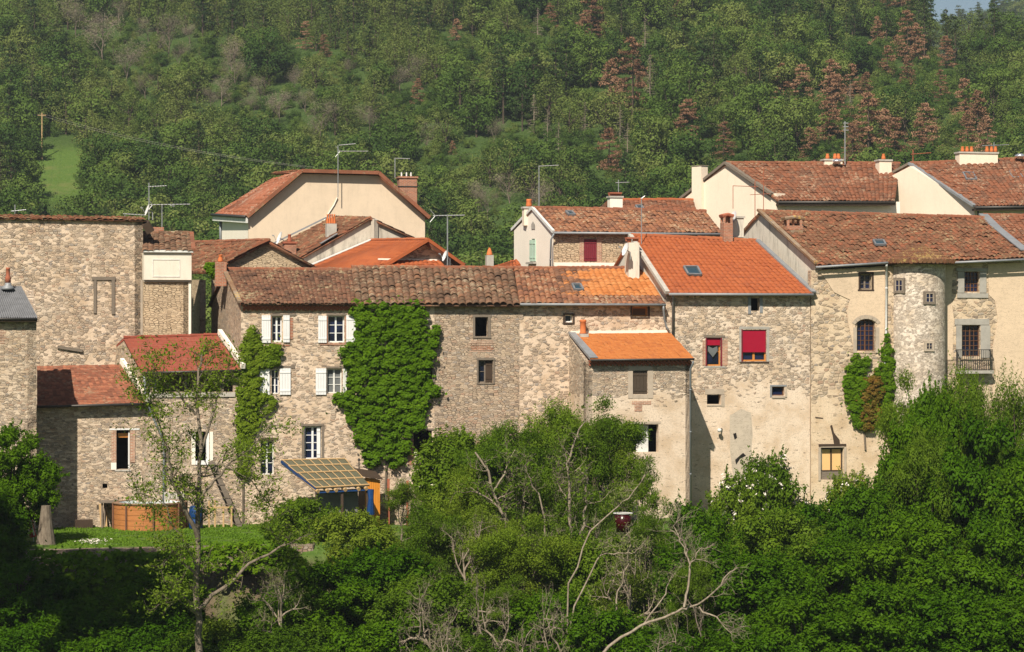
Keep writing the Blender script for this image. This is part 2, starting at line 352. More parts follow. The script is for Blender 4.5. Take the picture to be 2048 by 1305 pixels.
M['blue'] = mflat('blue_tarpaulin', (.010,.045,.15), .4, .4, 2); M['slate'] = mflat('grey_corrugated_sheet', (.17,.175,.185), .8, .5, 2.5)
M['stone_s'] = mflat('dressed_stone', (.43,.36,.28), .9, .35, 3, bump=.02); M['stone_gy'] = mflat('grey_dressed_stone', (.36,.34,.30), .9, .4, 3, bump=.02)
M['cement'] = mflat('cement', (.44,.41,.36), .9, .4, 3); M['lichen'] = mtile('lichened_mortar', [(0.2679,0.2158,0.1563), (0.2022,0.1129,0.0609), (0.3159,0.2638,0.2043)], (.46,.30,.09), .9, .3)
def mglass():
    N = NB('window_glass'); c = N.noise(N.n('TexCoord').outputs['Object'], 1.2, 2)[0]
    return N.fin(N.mix(N.step(c, .4, .6), (.004,.006,.016), (.010,.016,.05)), .12, None, spec=.5)
M['glass'] = mglass()
M['sky_glass'] = mflat('skylight_glass', (.03,.06,.08), .15, .2, 2, 0, .6)
M['patch'] = mplaster('old_grey_render', (.50,.43,.34), (.36,.31,.25), .2, .6, .02, 2)
# ------------------------------------------------------------------ terrain
def sstep(a, b, x):
    t = min(1, max(0, (x-a)/(b-a))); return t*t*(3-2*t)
def pxof(x, Y): return 1024+FPX*x/max(Y, 1)
def ground(x, Y):
    q = 120+T0*x-Y
    if q > 0 or Y < 100:
        top = 6.7+.5*sstep(2, 14, x)
        e = 12.3-5.5*sstep(-9, -3, x); wd = 1.0+5*sstep(-10.5, -6, x)
        low = 3.4*(1-sstep(e+6, e+26, q))
        z = top+(low-top)*sstep(e, e+wd, q)
        if q > 45: z = min(z, 0.0)
        if Y < 40: z += (13.2-z)*sstep(40, 12, Y)
        return z
    px = pxof(x, Y)
    z = 6.7+.5*sstep(2, 14, x)+min(-q, 230)*.052
    if Y > 320:
        crest = 585-100*sstep(1790, 1868, px)
        z += .34*max(0, min(Y, crest)-330)+3*math.sin(x*.031+Y*.017)*sstep(330, 400, Y)
        if Y > crest: z -= .25*min(Y-crest, 260)
        if Y > 850: z += (156*sstep(850, 1250, Y))*(.93+.10*sstep(1850, 2048, px))
    return z
xs = sorted(set([round(v, 2) for v in np.arange(-40, 40.1, .8)]+[s*v for s in (-1, 1) for v in (44, 50, 56, 62, 68, 75, 82, 90, 100, 110, 120, 130, 142, 155, 170, 190, 215, 240, 270, 310, 360, 420, 500, 650, 900, 1400)]))
ys = [-400, -200, -60, 0, 10, 20, 30, 40, 60, 75]+list(np.arange(80, 132, .8))+list(np.arange(135, 330, 8))+list(np.arange(332, 640, 6))+[660, 700, 750, 800, 850, 900, 950, 1000, 1050, 1100, 1150, 1200, 1250, 1300, 1500, 2000, 3000]
V = [(x, y, ground(x, y)+(.05*math.sin(x*2.1+y*1.3)+.05*math.sin(y*3.1-x) if 90 < y < 130 else 0)) for y in ys for x in xs]; nx = len(xs)
Fq = [(j*nx+i, j*nx+i+1, (j+1)*nx+i+1, (j+1)*nx+i) for j in range(len(ys)-1) for i in range(nx-1)]
MEADOW = (-74, 403, 40)
def mground():
    N = NB('meadow_grass_and_soil'); p = N.wpos(); a = N.noise(p, .22, 5, .7)[0]; b = N.noise(p, 4, 4, .7)[0]
    g = N.mix(N.step(b, .3, .7), (.055,.105,.018), (.10,.155,.035))
    g = N.mix(N.step(a, .5, .7, 0, .45), g, (.17,.16,.06))
    dm = N.n('VectorMath', operation='DISTANCE'); N.l(p, dm.inputs[0]); dm.inputs[1].default_value = MEADOW
    sy = N.n('SeparateXYZ'); N.l(p, sy.inputs[0]); hill = N.math('MULTIPLY', N.step(sy.outputs[1], 150, 200), N.step(N.math('ADD', dm.outputs['Value'], N.math('MULTIPLY', a, 14)), 18, 30))
    g = N.mix(hill, g, N.mix(N.step(b, .35, .65), (.028,.055,.012), (.065,.10,.028)))
    g = N.mix(N.math('MULTIPLY', hill, N.step(a, .60, .72, 0, .5)), g, (.11,.10,.05))
    nz = N.n('SeparateXYZ'); N.l(N.n('NewGeometry').outputs['Normal'], nz.inputs[0])
    g = N.mix(N.step(nz.outputs[2], .55, .85, 1, 0), g, (.14,.105,.07))
    return N.fin(g, 1, b, .12, 1, .05)
gm = raw_mesh('ground', V, Fq, mground(), smooth=True)
go = bpy.data.objects.new('ground', gm); COL.objects.link(go); tag(go, 'grassy terraces and soil rising from the river bank to the hill', 'ground', kind='structure')

# ------------------------------------------------------------------ roofs
RNG = np.random.default_rng(3)
def tiled(name, mat, parent, eL, eR, rR, rL, per=.23, crs=.36, amp=.055, kind='canal', jit=.012, stepn=.03, sag=0, sagf=1.3, thick=.10):
    eL, eR, rR, rL = [np.array(p, dtype=float) for p in (eL, eR, rR, rL)]
    W = (np.linalg.norm(eR-eL)+np.linalg.norm(rR-rL))/2; L = (np.linalg.norm(rL-eL)+np.linalg.norm(rR-eR))/2
    n = max(2, round(W/per)); m = max(2, round(L/crs))
    N = np.cross(eR-eL, rL-eL); N /= np.linalg.norm(N)
    if N[2] < 0: N = -N
    su = 6 if kind == 'canal' else (4 if kind == 'wave' else 1)
    I, J = np.meshgrid(np.arange(n), np.arange(m)); I = I.ravel(); J = J.ravel(); K = len(I)
    jh = RNG.normal(0, jit, K); jv = RNG.normal(0, jit*1.2, K); tl = RNG.normal(0, jit*.7, K)
    s = np.linspace(0, 1, su+1)
    if kind == 'canal': prof = amp*np.abs(np.sin(np.pi*s))**.75
    elif kind == 'wave': prof = amp*(.5-.5*np.cos(2*np.pi*s))
    else: prof = np.zeros(2)
    ph = RNG.random()*6
    verts = np.zeros((K, 2, su+1, 3)); uvv = np.zeros((K, 2, su+1, 2))
    def bil(a, b):
        a = a[..., None]; b = b[..., None]; return (eL*(1-a)+eR*a)*(1-b)+(rL*(1-a)+rR*a)*b
    for r in (0, 1):
        for k in range(su+1):
            a = (I+s[k])/n; b = (J+r*1.0)/m + (jv/L if r == 0 else 0) - (0.04/L if r == 0 else -.05/L)
            p = bil(a, b); h = prof[k]+jh+(stepn if r == 0 else -.004)+tl*(s[k]-.5)
            h = h+sag*(np.sin(a*W*sagf+ph)*.5+np.sin(a*W*sagf*.37+b*2+ph*2)*.5)*np.sin(np.pi*np.clip(b, .15, .85))
            verts[:, r, k] = p+N*h[:, None]
            uvv[:, r, k] = np.stack([I+.02+.96*s[k], J+.02+.96*r], -1)
    V = verts.reshape(-1, 3); base = np.arange(K)*(2*(su+1))
    F = []; 
    for k in range(su): F.append(np.stack([base+k, base+k+1, base+su+1+k+1, base+su+1+k], -1))
    # tile noses (front edge thickness)
    nb = len(V); nose = verts[:, 0].copy(); nose -= N*.03; V = np.concatenate([V, nose.reshape(-1, 3)])
    b2 = nb+np.arange(K)*(su+1)
    for k in range(su): F.append(np.stack([b2+k, b2+k+1, base+k+1, base+k], -1))
    F = np.concatenate(F); uvf = np.concatenate([uvv.reshape(-1, 2), uvv[:, 0].reshape(-1, 2)])
    # slab below
    i0 = len(V); lo = [p-N*.015 for p in (eL, eR, rR, rL)]; lo2 = [p-N*thick for p in (eL, eR, rR, rL)]
    V = np.concatenate([V, np.array(lo+lo2)]); uvf = np.concatenate([uvf, np.array([(0,0),(n,0),(n,m),(0,m)]*2, dtype=float)])
    sl = np.array([(0,1,2,3), (7,6,5,4), (0,4,5,1), (1,5,6,2), (2,6,7,3), (3,7,4,0)])+i0
    F = np.concatenate([F, sl])
    o0 = np.array(wloc(parent)) if parent is not None else eL
    me = raw_mesh(name, V-o0, F, mat, uv=uvf[F.ravel()])
    o = bpy.data.objects.new(name, me); COL.objects.link(o)
    if parent is not None: o.parent = parent
    else: o.location = eL
    return o
def ridge(parent, a, b, mat, r=.11, step=.38, name='ridge_tiles', lift=.03):
    a = Vector(a); b = Vector(b); L = (b-a).length; n = max(1, int(L/step)); mb = MB(); d = (b-a)/n
    for i in range(n):
        j = Vector((0, 0, random.uniform(-.012, .018)+lift)); p = a+d*i+j; e = p+d*1.04
        mb.tube([p, e], [r*1.05, r*.9], 7)
        for k in range(9):
            if len(mb.f) >= 9: mb.uv[len(mb.f)-1-k] = [(i+.5, .5)]*8
    return mb.build(name, mat, parent)
def gutter(parent, a, b, mat='zinc', r=.065, name='gutter'):
    mb = MB(); a = Vector(a); b = Vector(b); mb.tube([a, b], r, 8); return mb.build(name, M[mat], parent, smooth=True)
def pipe(parent, pts, r=.05, mat='pipe', name='downpipe'):
    mb = MB(); mb.tube(pts, r, 8)
    for k in range(1, len(pts)):
        L = (Vector(pts[k])-Vector(pts[k-1])).length
        for j in range(int(L/1.8)):
            c = Vector(pts[k-1]).lerp(Vector(pts[k]), (j+.5)/max(1, int(L/1.8))); d = (Vector(pts[k])-Vector(pts[k-1])).normalized()*.03
            mb.tube([c-d, c+d], r*1.35, 8)
    return mb.build(name, M[mat], parent, smooth=True)
# ------------------------------------------------------------------ walls
def wall(parent, mat, pl, outline, holes=(), name='wall', thick=.45, depths=None, world=False):
    """outline / holes in pixels on plane pl; makes the face, the reveals of the holes and the edge thickness"""
    out2 = [Vector((*(pl.uv(*p) if not world else p), 0)) for p in outline]
    hs = [[Vector((*pl.uv(*p), 0)) for p in h] for h in holes]
    flat = out2+[p for h in hs for p in h]
    tris = tessellate_polygon([out2]+hs)
    mb = MB()
    mb.v = [pl.w(p.x, p.y) for p in flat]
    for t in tris:
        a, b, c = [flat[i] for i in t]
        if (b-a).cross(c-a).z < 0: t = (t[0], t[2], t[1])
        mb.f.append(tuple(t)); mb.m.append(0)
    for hi, h in enumerate(hs):
        d = depths[hi] if depths else .25
        for k in range(len(h)):
            a, b = h[k], h[(k+1) % len(h)]
            mb.q(pl.w(a.x, a.y), pl.w(b.x, b.y), pl.w(b.x, b.y, -d), pl.w(a.x, a.y, -d))
    for k in range(len(out2)):
        a, b = out2[k], out2[(k+1) % len(out2)]
        mb.q(pl.w(a.x, a.y), pl.w(a.x, a.y, -thick), pl.w(b.x, b.y, -thick), pl.w(b.x, b.y))
    return mb.build(name, M[mat] if isinstance(mat, str) else mat, parent)
def slab(parent, mat, pts, thick=.3, name='wall', inward=None):
    pts = [Vector(p) for p in pts]; n = (pts[1]-pts[0]).cross(pts[2]-pts[1]).normalized()
    if inward is not None and n.dot(inward) < 0: n = -n
    mb = MB(); mb.q(*pts); mb.q(*[p+n*thick for p in reversed(pts)])
    for k in range(len(pts)):
        a, b = pts[k], pts[(k+1) % len(pts)]; mb.q(a, a+n*thick, b+n*thick, b)
    return mb.build(name, M[mat] if isinstance(mat, str) else mat, parent)
def rect(x0, y0, x1, y1): return [(x0, y1), (x1, y1), (x1, y0), (x0, y0)]
def window(parent, pl, r, frame='white', cols=2, rows=3, fw=2.2, bar=.9, rec=.16, leaf=True, name='window', pane='glass', arch=0, label=None, flush=0):
    """frame with glazing bars set in an opening, pane as sub-part (r in px)"""
    x0, y0, x1, y1 = r; a = pl.uv(x0, y1); b = pl.uv(x1, y0); k = 120/FPX; f = fw*k; g = bar*k
    u0, u1, v0, v1 = a[0], b[0], a[1], b[1]; n1 = -rec+.0; n0 = -rec-.07; mb = MB()
    mb.pbox(pl, u0, u0+f, v0, v1, n0, n1); mb.pbox(pl, u1-f, u1, v0, v1, n0, n1)
    mb.pbox(pl, u0+f, u1-f, v0, v0+f, n0, n1-.004); mb.pbox(pl, u0+f, u1-f, v1-f, v1, n0, n1-.004)
    iu0, iu1, iv0, iv1 = u0+f, u1-f, v0+f, v1-f
    for c in range(1, cols):
        u = iu0+(iu1-iu0)*c/cols; ww = f*.75 if (leaf and cols % 2 == 0 and c == cols//2) else g/2
        mb.pbox(pl, u-ww, u+ww, iv0, iv1, n0+.01, n1-(.002 if ww > g else .012))
    for c in range(1, rows):
        v = iv0+(iv1-iv0)*c/rows; mb.pbox(pl, iu0, iu1, v-g/2, v+g/2, n0+.012, n1-.016)
    o = mb.build(name, M[frame], parent)
    if label: o['label'] = label
    p = MB(); p.pbox(pl, u0+.01, u1-.01, v0+.01, v1-.01, n0-.012, n0+.02)
    p.build('pane', M[pane], o); return o
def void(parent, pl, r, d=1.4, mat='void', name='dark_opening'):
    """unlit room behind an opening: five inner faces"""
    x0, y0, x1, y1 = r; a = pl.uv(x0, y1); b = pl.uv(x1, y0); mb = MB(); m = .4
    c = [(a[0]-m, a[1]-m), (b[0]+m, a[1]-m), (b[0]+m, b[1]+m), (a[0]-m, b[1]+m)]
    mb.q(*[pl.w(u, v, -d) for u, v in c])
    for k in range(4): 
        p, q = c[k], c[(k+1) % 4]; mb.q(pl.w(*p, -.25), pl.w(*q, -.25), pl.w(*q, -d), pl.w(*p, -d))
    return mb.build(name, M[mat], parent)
def shutter(parent, pl, r, mat='white', n=.07, name='shutter', label=None, planks=4):
    x0, y0, x1, y1 = r; a = pl.uv(x0, y1); b = pl.uv(x1, y0); mb = MB(); w_ = (b[0]-a[0])/planks
    for k in range(planks):
        mb.pbox(pl, a[0]+w_*k+.004, a[0]+w_*(k+1)-.004, a[1], b[1], n-.035, n)
    mb.pbox(pl, a[0]+.01, b[0]-.01, a[1]+.15, a[1]+.23, n, n+.02); mb.pbox(pl, a[0]+.01, b[0]-.01, b[1]-.23, b[1]-.15, n, n+.02)
    mb.pbox(pl, a[0]+.006, b[0]-.006, a[1]+.005, b[1]-.005, n-.05, n-.03)
    o = mb.build(name, M[mat], parent)
    if label: o['label'] = label
    return o
def trim(parent, pl, r, mat='stone_s', n=.03, name='lintel', n0=-.05, wob=0):
    mb = MB(); mb.rect(pl, *r, n0, n); return mb.build(name, M[mat], parent)
def chimney(parent, px, py_top, py_bot, wpx, off, mat='brick', pots=1, potpx=8, poth=14, dpx=None, cap=True, potmat='pot', name='chimney', tilecap=False, capmat='cement'):
    c = FP(px, py_bot, off); t = FP(px, py_top, off); k = c.y/FPX; wm = wpx*k; dm = (dpx or wpx*.8)*k
    mb = MB(); d = Vector((-math.sin(A0), math.cos(A0), 0))
    def cb(z0, z1, w2, d2, m):
        o = Vector((c.x, c.y, 0)); pts = []
        for z in (z0, z1):
            for su_, sd in ((-1,-1), (1,-1), (1,1), (-1,1)): pts.append(o+DU*su_*w2/2+d*sd*d2/2+UP*z)
        m.box8(pts)
    cb(c.z-.6, t.z-(.10 if cap else 0), wm, dm, mb); o = mb.build(name, M[mat], parent)
    if cap:
        m2 = MB(); cb(t.z-.10, t.z, wm+.12, dm+.12, m2); m2.build('cap', M[capmat], o)
    if tilecap:
        m3 = MB()
        for sx_ in (-1, 1):
            for sy_ in (-1, 1):
                p = Vector((c.x, c.y, t.z))+DU*sx_*wm*.4+d*sy_*dm*.35; m3.bar(p, p+UP*.32, .12, .12)
        p = Vector((c.x, c.y, t.z)); m3.bar(p, p+UP*.32, .12, .12)
        m3.build('pillars', M[mat], o)
        m4 = MB()
        for j in range(4):
            a = Vector((c.x, c.y, t.z+.36))+d*(j-1.5)*dm*.26; m4.tube([a-DU*wm*.62, a+UP*.08, a+DU*wm*.62], .09, 6)
        m4.build('cap_tiles', M['lichen'] if tilecap == 2 else M['pot_d'], o)
    for j in range(pots):
        x = (j-(pots-1)/2)*wm/max(pots, 1)*.95; p = Vector((c.x, c.y, t.z))+DU*x; r = potpx*k/2; hh = poth*k; m5 = MB()
        m5.lathe(p, [(r, 0), (r, .05), (r*.8, hh*.5), (r*.62, hh*.85), (r*.74, hh*.88), (r*.72, hh)], 10); m5.build('chimney_pot', M[potmat], o, smooth=True)
    return o
def skylight(parent, pts, name='skylight'):
    pts = [Vector(p) for p in pts]; n = (pts[1]-pts[0]).cross(pts[3]-pts[0]).normalized(); n = n if n.z > 0 else -n; mb = MB(); h = n*.12
    for k in range(4):
        a, b = pts[k]+h, pts[(k+1) % 4]+h; mb.bar(a, b, .09, .10, n)
    o = mb.build(name, M['slate'], parent); m2 = MB(); m2.q(*[p+h*.8 for p in pts]); m2.q(*[p+h*.3 for p in reversed(pts)]); m2.build('pane', M['sky_glass'], o); return o
def onquad(eL, eR, rR, rL, px, py):
    """point of the roof plane seen at a pixel"""
    n = (eR-eL).cross(rL-eL).normalized(); d = Vector(((px-1024)/FPX, 1, -(py-652.5)/FPX)); c = Vector((0, 0, CZ))
    t = (eL-c).dot(n)/d.dot(n); return c+d*t
def roof(root, mat, eL, eR, rR, rL, rear=None, rmat=None, rdg=True, name='roof', rearmat=None, **kw):
    """front slope, rear slope and ridge; corners are world points"""
    o = tiled(name, M[mat], root, eL, eR, rR, rL, **kw)
    if rear:
        hl = Vector((rL.x, rL.y, 0))-Vector((eL.x, eL.y, 0)); hr = Vector((rR.x, rR.y, 0))-Vector((eR.x, eR.y, 0))
        bl = rL+hl*rear; br = rR+hr*rear; bl.z = rL.z-(rL.z-eL.z)*rear; br.z = rR.z-(rR.z-eR.z)*rear
        kk = dict(kw); kk['per'] = .4; kk['crs'] = .8
        tiled('rear_roof', M[mat], root, br, bl, rL, rR, **kk)
    if rdg: ridge(root, rL, rR, M[rmat or 'ridge'])
    return o
def body(root, mat, eL, eR, rL, rR, zb, rear=1.0, over=.45, side='both', matL=None):
    """gable walls and rear wall below a roof whose visible eave overhangs the front wall by `over`"""
    hl = Vector((rL.x-eL.x, rL.y-eL.y, 0)); hr = Vector((rR.x-eR.x, rR.y-eR.y, 0)); fr = []
    for e, r_, h, sd in ((eL, rL, hl, 1), (eR, rR, hr, -1)):
        u = h.normalized(); ins = DU*(.12*sd); dn = UP*-.12
        f0 = e+u*over+ins+dn+UP*((r_.z-e.z)*over/h.length); f0w = Vector((f0.x, f0.y, zb)); rr = r_+ins+dn
        b0 = r_+h*rear+ins+dn-u*over; b0.z = r_.z-(r_.z-e.z)*(h.length*rear-over)/h.length-.12
        b0w = Vector((b0.x, b0.y, zb)); fr.append((f0w, f0, rr, b0, b0w))
        if side == 'both' or (side == 'L' and sd == 1) or (side == 'R' and sd == -1):
            slab(root, (matL if (matL and sd == 1) else mat), [f0w, f0, rr, b0, b0w], .35, 'gable_wall', DU*sd)
    (a0, a1, a2, a3, a4), (b0, b1, b2, b3, b4) = fr
    slab(root, mat, [b4, b3, a3, a4], .3, 'rear_wall', -(hl))
    return fr
# ------------------------------------------------------------------ the row of houses along the terrace
ZG = 5.6
def gp(px, off=0): return XZ(px, ZG, off)
F0 = fac(0)
BOT = 1085
def zbpx(pl, px, z=ZG):
    p = pl.pt(px, 652.5); return 652.5+(CZ-z)/p.y*FPX
# --- house A: cream pointed rubble, white shutters
eL, eR = FP(480, 607, -.35), FP(712, 608, -.35); rL, rR = FP(447, 540, 4.4), FP(703, 541, 4.4)
A = thing('stone_house', 'long rubble house with white shutters and cream pointing, ivy on its right half', 'house', gp(640))
roof(A, 'tile_a', eL, eR, rR, rL, rear=1, per=.20, crs=.32, amp=.045, jit=.014, sag=.05)
body(A, 'stone_b', eL, eR, rL, rR, ZG, side='L', matL='stone_b')
W = {'w1': (544,633,564,684), 'w2': (656,632,689,685), 'w3': (543,739,558,788), 'w4': (654,738,684,787), 'd5': (609,853,643,919), 'd6': (521,882,548,950), 'v7': (827,862,864,912), 'n8': (838,645,849,668), 'n9': (851,736,866,772)}
wall(A, 'stone_a', F0, [(482,609), (482,BOT), (869,BOT), (869,609)], [rect(*W[k]) for k in W], depths=[.3]*len(W))
window(A, F0, W['n9'], 'wood_g', 2, 3, 2, 1)
for k, c in (('w1',2), ('w2',2)): window(A, F0, W[k], 'white', c, 3, 2.2, 1.2)
window(A, F0, W['w3'], 'white', 2, 3, 1.6, 1.2); window(A, F0, W['w4'], 'whited', 2, 3, 2.2, 1.2, pane='curtain', label='white window with a drawn grey curtain')
window(A, F0, W['d5'], 'white', 2, 4, 2.6, 1.3, name='tall_window'); window(A, F0, W['d6'], 'whited', 2, 3, 2.2, 1.2, name='glazed_door')
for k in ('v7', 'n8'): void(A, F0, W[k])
for r_ in ((523,631,541,686), (566,631,579,685), (636,632,653,686), (692,631,711,686), (519,737,539,790), (559,737,581,790), (631,737,652,790)): shutter(A, F0, r_, 'white')
shutter(A, F0, (685,738,693,788), 'whited', .12, label='half folded grey louvred shutter', planks=2)
shutter(A, F0, (634,854,641,916), 'white', -.08, name='inner_shutter', planks=1)
for r_, m_, nm in (((541,628,592,632),'wood_g','lintel'), ((653,628,694,631.5),'wood_g','lintel'), ((540,732,590,737),'wood_g','lintel'), ((652,733,692,737),'wood_g','lintel'), ((602,848,648,852.5),'wood_g','lintel'), ((516,876,557,881.5),'wood_d','lintel'), ((822,857,868,861.5),'wood_g','lintel'),
                   ((603.5,853,608.5,920),'wood_g','door_jamb'), ((643.5,853,648,920),'wood_g','door_jamb'),
                   ((578,636,586,679),'brick','brick_jamb'), ((690,633,692.5,686),'brick','brick_jamb'), ((652.5,632,655.5,690),'brick','brick_jamb'), ((540.5,632,543.5,688),'brick','brick_jamb'), ((640,687,690,691),'brick','sill'), ((817,879,826.5,930),'brick','brick_jamb'),
                   ((564.5,690,579,693),'brick','sill'), ((545,687,562,690),'brick','sill')): trim(A, F0, r_, m_, random.uniform(.018,.034), nm)
mb = MB()   # genoise: three courses of tile ends under the eave
for j in range(3):
    u0 = F0.uv(484, 612)[0]; u1 = F0.uv(706, 612)[0]; v = F0.uv(500, 612)[1]-.02-j*.075
    n_ = int((u1-u0)/.2)
    for i in range(n_):
        u = u0+(i+.5*(j % 2))*.2; mb.tube([F0.w(u+.09, v, -.05), F0.w(u+.09, v, .22-.06*j)], .07, 6)
mb.build('eave_tile_courses', M['pot_d'], A)
chimney(A, 441, 524, 548, 22, 4.0, 'brick', 1, 11, 14, cap=False, potmat='pot')
# verge mortar with lichen on the left gable
mb = MB(); mb.bar(eL+UP*.05, rL+UP*.08, .20, .10); mb.build('verge_mortar', M['lichen'], A)

# --- house B: brown rubble between ivy and plain
eL, eR = FP(712, 610, -.35), FP(1040, 611, -.35); rL, rR = FP(703, 536, 4.4), FP(1026, 538, 4.4)
B = thing('stone_house', 'rough brown rubble house with a black glassless window, right of the big ivy', 'house', gp(900))
roof(B, 'tile_b', eL, eR, rR, rL, rear=1, per=.34, crs=.42, amp=.10, jit=.020, sag=.09, stepn=.045)
body(B, 'stone_b', eL, eR, rL, rR, ZG, side='none')
WB = {'a': (950,635,976,673), 'b': (957,721,986,766), }
wall(B, 'stone_b', F0, [(869,609), (869,BOT), (1039,BOT), (1039,609)], [rect(*WB[k]) for k in WB], depths=[.35]*2)
void(B, F0, WB['a']); window(B, F0, WB['b'], 'wood_g', 2, 2, 2.4, 1); 
shutter(B, F0, (972,722,985,765), 'wood_d', -.1, label='dark board behind the right half of the window', planks=1)
for r_, nm in (((946,632,950,675),'window_jamb'), ((976,632,981,675),'window_jamb'), ((945,630,983,634.5),'lintel'), ((946,673.5,982,677),'sill'), ((953,716,990,720.5),'lintel'), ((953.5,721,956.5,768),'window_jamb'), ((986.5,721,989,768),'window_jamb'), ((955,766.5,988,769),'sill'), ((864.5,728,870,775),'window_jamb')): trim(B, F0, r_, 'wood_g', random.uniform(.025,.05), nm)
mb = MB()
for j in range(7): mb.rect(F0, 940+random.uniform(-3,4), 682+j*3.4, 987+random.uniform(-6,3), 684+j*3.4, -.05, .015+.004*(j % 3))
mb.build('brick_patch', M['brick_p'], B)

# --- house C: light rubble, tiles from mixed brown to orange
eL, eR = FP(1040, 608, -.35), FP(1331, 609, -.35); rL, rR = FP(1028, 538, 4.4), FP(1288, 538, 4.4)
C = thing('stone_house', 'pale rubble house under the roof turning from brown to orange tiles, small white window', 'house', gp(1200))
ms = [e.lerp(f, .30) for e, f in ((eL, eR), (rL, rR))]
M['tile_c2'] = mtile('orange_canal_tiles', [(0.3543,0.1236,0.0381), (0.4239,0.1560,0.0481), (0.4634,0.1955,0.0691), (0.3853,0.1397,0.0430)], (.36,.17,.08), .4, .2, blend=(3.3, 4.1))
tiled('roof', M['tile_c'], C, eL, ms[0], ms[1], rL, per=.27, crs=.36, amp=.075, jit=.016, sag=.05)['label'] = 'mixed brown tiles'
# worn band of tiles at the eave of the orange part
q0, q1 = ms[0].lerp(ms[1], .22), eR.lerp(rR, .22)
tiled('roof', M['tile_c'], C, ms[0], eR, q1, q0, per=.27, crs=.34, amp=.06, jit=.014)['label'] = 'weathered tiles along the gutter'
tiled('roof', M['tile_c2'], C, q0, q1, rR, ms[1], per=.30, crs=.40, amp=.065, kind='wave', jit=.008)['label'] = 'bright orange tiles'
hl = rL-eL; tiled('rear_roof', M['tile_c'], C, rR+Vector((rR.x-eR.x, rR.y-eR.y, -(rR.z-eR.z))), rL+Vector((hl.x, hl.y, -hl.z)), rL, rR, per=.4, crs=.8)
ridge(C, rL, rR, M['ridge'])
body(C, 'stone_c', eL, eR, rL, rR, ZG, side='R')
WC = {'a': (1130,630,1145,645), 'b': (1264,614,1296,634), 'c': (1112,880,1138,918), 'd': (1098,818,1112,842)}
wall(C, 'stone_c', F0, [(1039,607), (1039,BOT), (1334,BOT), (1334,607)], [rect(*WC[k]) for k in WC], depths=[.3]*4)
window(C, F0, WC['a'], 'white', 1, 1, 2.2, 1); window(C, F0, WC['b'], 'wood_o', 1, 1, 3.4, 1, pane='wood_b', label='long low window of orange wood under the gutter')
window(C, F0, WC['c'], 'white', 2, 2, 3, 1.5); window(C, F0, WC['d'], 'white', 1, 1, 2, 1)
for r_, m_, nm in (((1126,627,1149,630),'wood_d','lintel'), ((1126,630,1129.5,648),'wood_d','window_jamb'), ((1145.5,630,1149,648),'wood_d','window_jamb'), ((1127,645.5,1148,648.5),'wood_d','sill'),
    ((1261,612,1264,637),'wood_d','window_jamb'), ((1296,612,1299.5,637),'wood_d','window_jamb'), ((1261,634.5,1299,637.5),'wood_d','sill'), ((1147,722,1163,800),'brick_p','brick_corner')): trim(C, F0, r_, m_, random.uniform(.02,.05), nm)
gutter(C, eL+OUT*.05-UP*.03, eR+OUT*.05-UP*.03)
a_ = onquad(eL, eR, rR, rL, 1141, 587); skylight(C, [onquad(eL,eR,rR,rL,*p) for p in ((1149,584),(1166,584),(1160,573),(1144,573))])
pipe(C, [FP(1327,612,-.4), FP(1327,620,-.4), FP(1329,640,-.15), FP(1333,655,-.15), FP(1339,664,-.2)], .05)
# --- annex D
FD = fac(-3.3)
eL, eR = FP(1181, 719, -3.65), FP(1388, 717, -3.65); rL, rR = FP(1141, 667, -.02), FP(1340, 665, -.02)
D = thing('stone_annex', 'low projecting annex with a bright orange lean-to roof and dark brown shutter', 'house', gp(1280, -2))
tiled('roof', M['tile_o'], D, eL, eR, rR, rL, per=.20, crs=.24, amp=.0, kind='flat', jit=.006, stepn=.016)
mb = MB(); mb.bar(rL+UP*.04, rR+UP*.04, .12, .14); mb.build('mortar_flashing', M['cream_w'], D)
z0 = rL+UP*.03; z1 = eL+UP*.03; mb = MB(); mb.q(z0-DU*.10, z1-DU*.02, z1+DU*.38, z0+DU*.22); mb.q(z0-DU*.10-UP*.12, z0-DU*.10, z1-DU*.02, z1-DU*.02-UP*.12); mb.q(z0+DU*.22-UP*.1, z1+DU*.38-UP*.1, z1-DU*.02-UP*.1, z0-DU*.1-UP*.1); mb.v = [v+UP*.05 for v in mb.v]; mb.build('zinc_flashing', M['zinc'], D)
WD = {'a': (1266,742,1295,789), 'b': (1245,849,1317,905)}
wall(D, 'stone_d', FD, [(1172,724), (1172,1100), (1383,1100), (1383,722)], [rect(*WD[k]) for k in WD], depths=[.25,.4])
pa, pb = FD.pt(1172, 724), FD.pt(1383, 722)
for p_, rr_, sd in ((pa, rL, 1), (pb, rR, -1)):
    back = Vector((p_.x-3.2*math.sin(A0), p_.y+3.2*math.cos(A0), ZG)); slab(D, 'stone_d', [Vector((p_.x, p_.y, ZG)), p_-UP*.05, Vector((back.x, back.y, rr_.z-.15)), back], .3, 'side_wall', DU*sd)
shutter(D, FD, WD['a'], 'brown_s', -.06, planks=4)
void(D, FD, WD['b'], 1.6); trim(D, FD, (1276,851,1300,905), 'whited', -.3, 'door_leaf', -.34)
for r_, nm in (((1257,733,1304,741.5),'lintel'), ((1256,742,1265.5,797),'window_jamb'), ((1295.5,742,1306,797),'window_jamb'), ((1266,789.5,1295,797),'sill'), ((1240,843,1322,848.5),'lintel')): trim(D, FD, r_, 'stone_s', random.uniform(.012,.03), nm)
trim(D, FD, (1264,803,1302,810), 'brick_p', .015, 'brick_patch'); trim(D, FD, (1269,810,1284,823), 'brick_p', .02, 'brick_patch')
gutter(D, eL+OUT*.06-UP*.04, eR+OUT*.06-UP*.04, 'dkmetal', .05)
mb = MB()
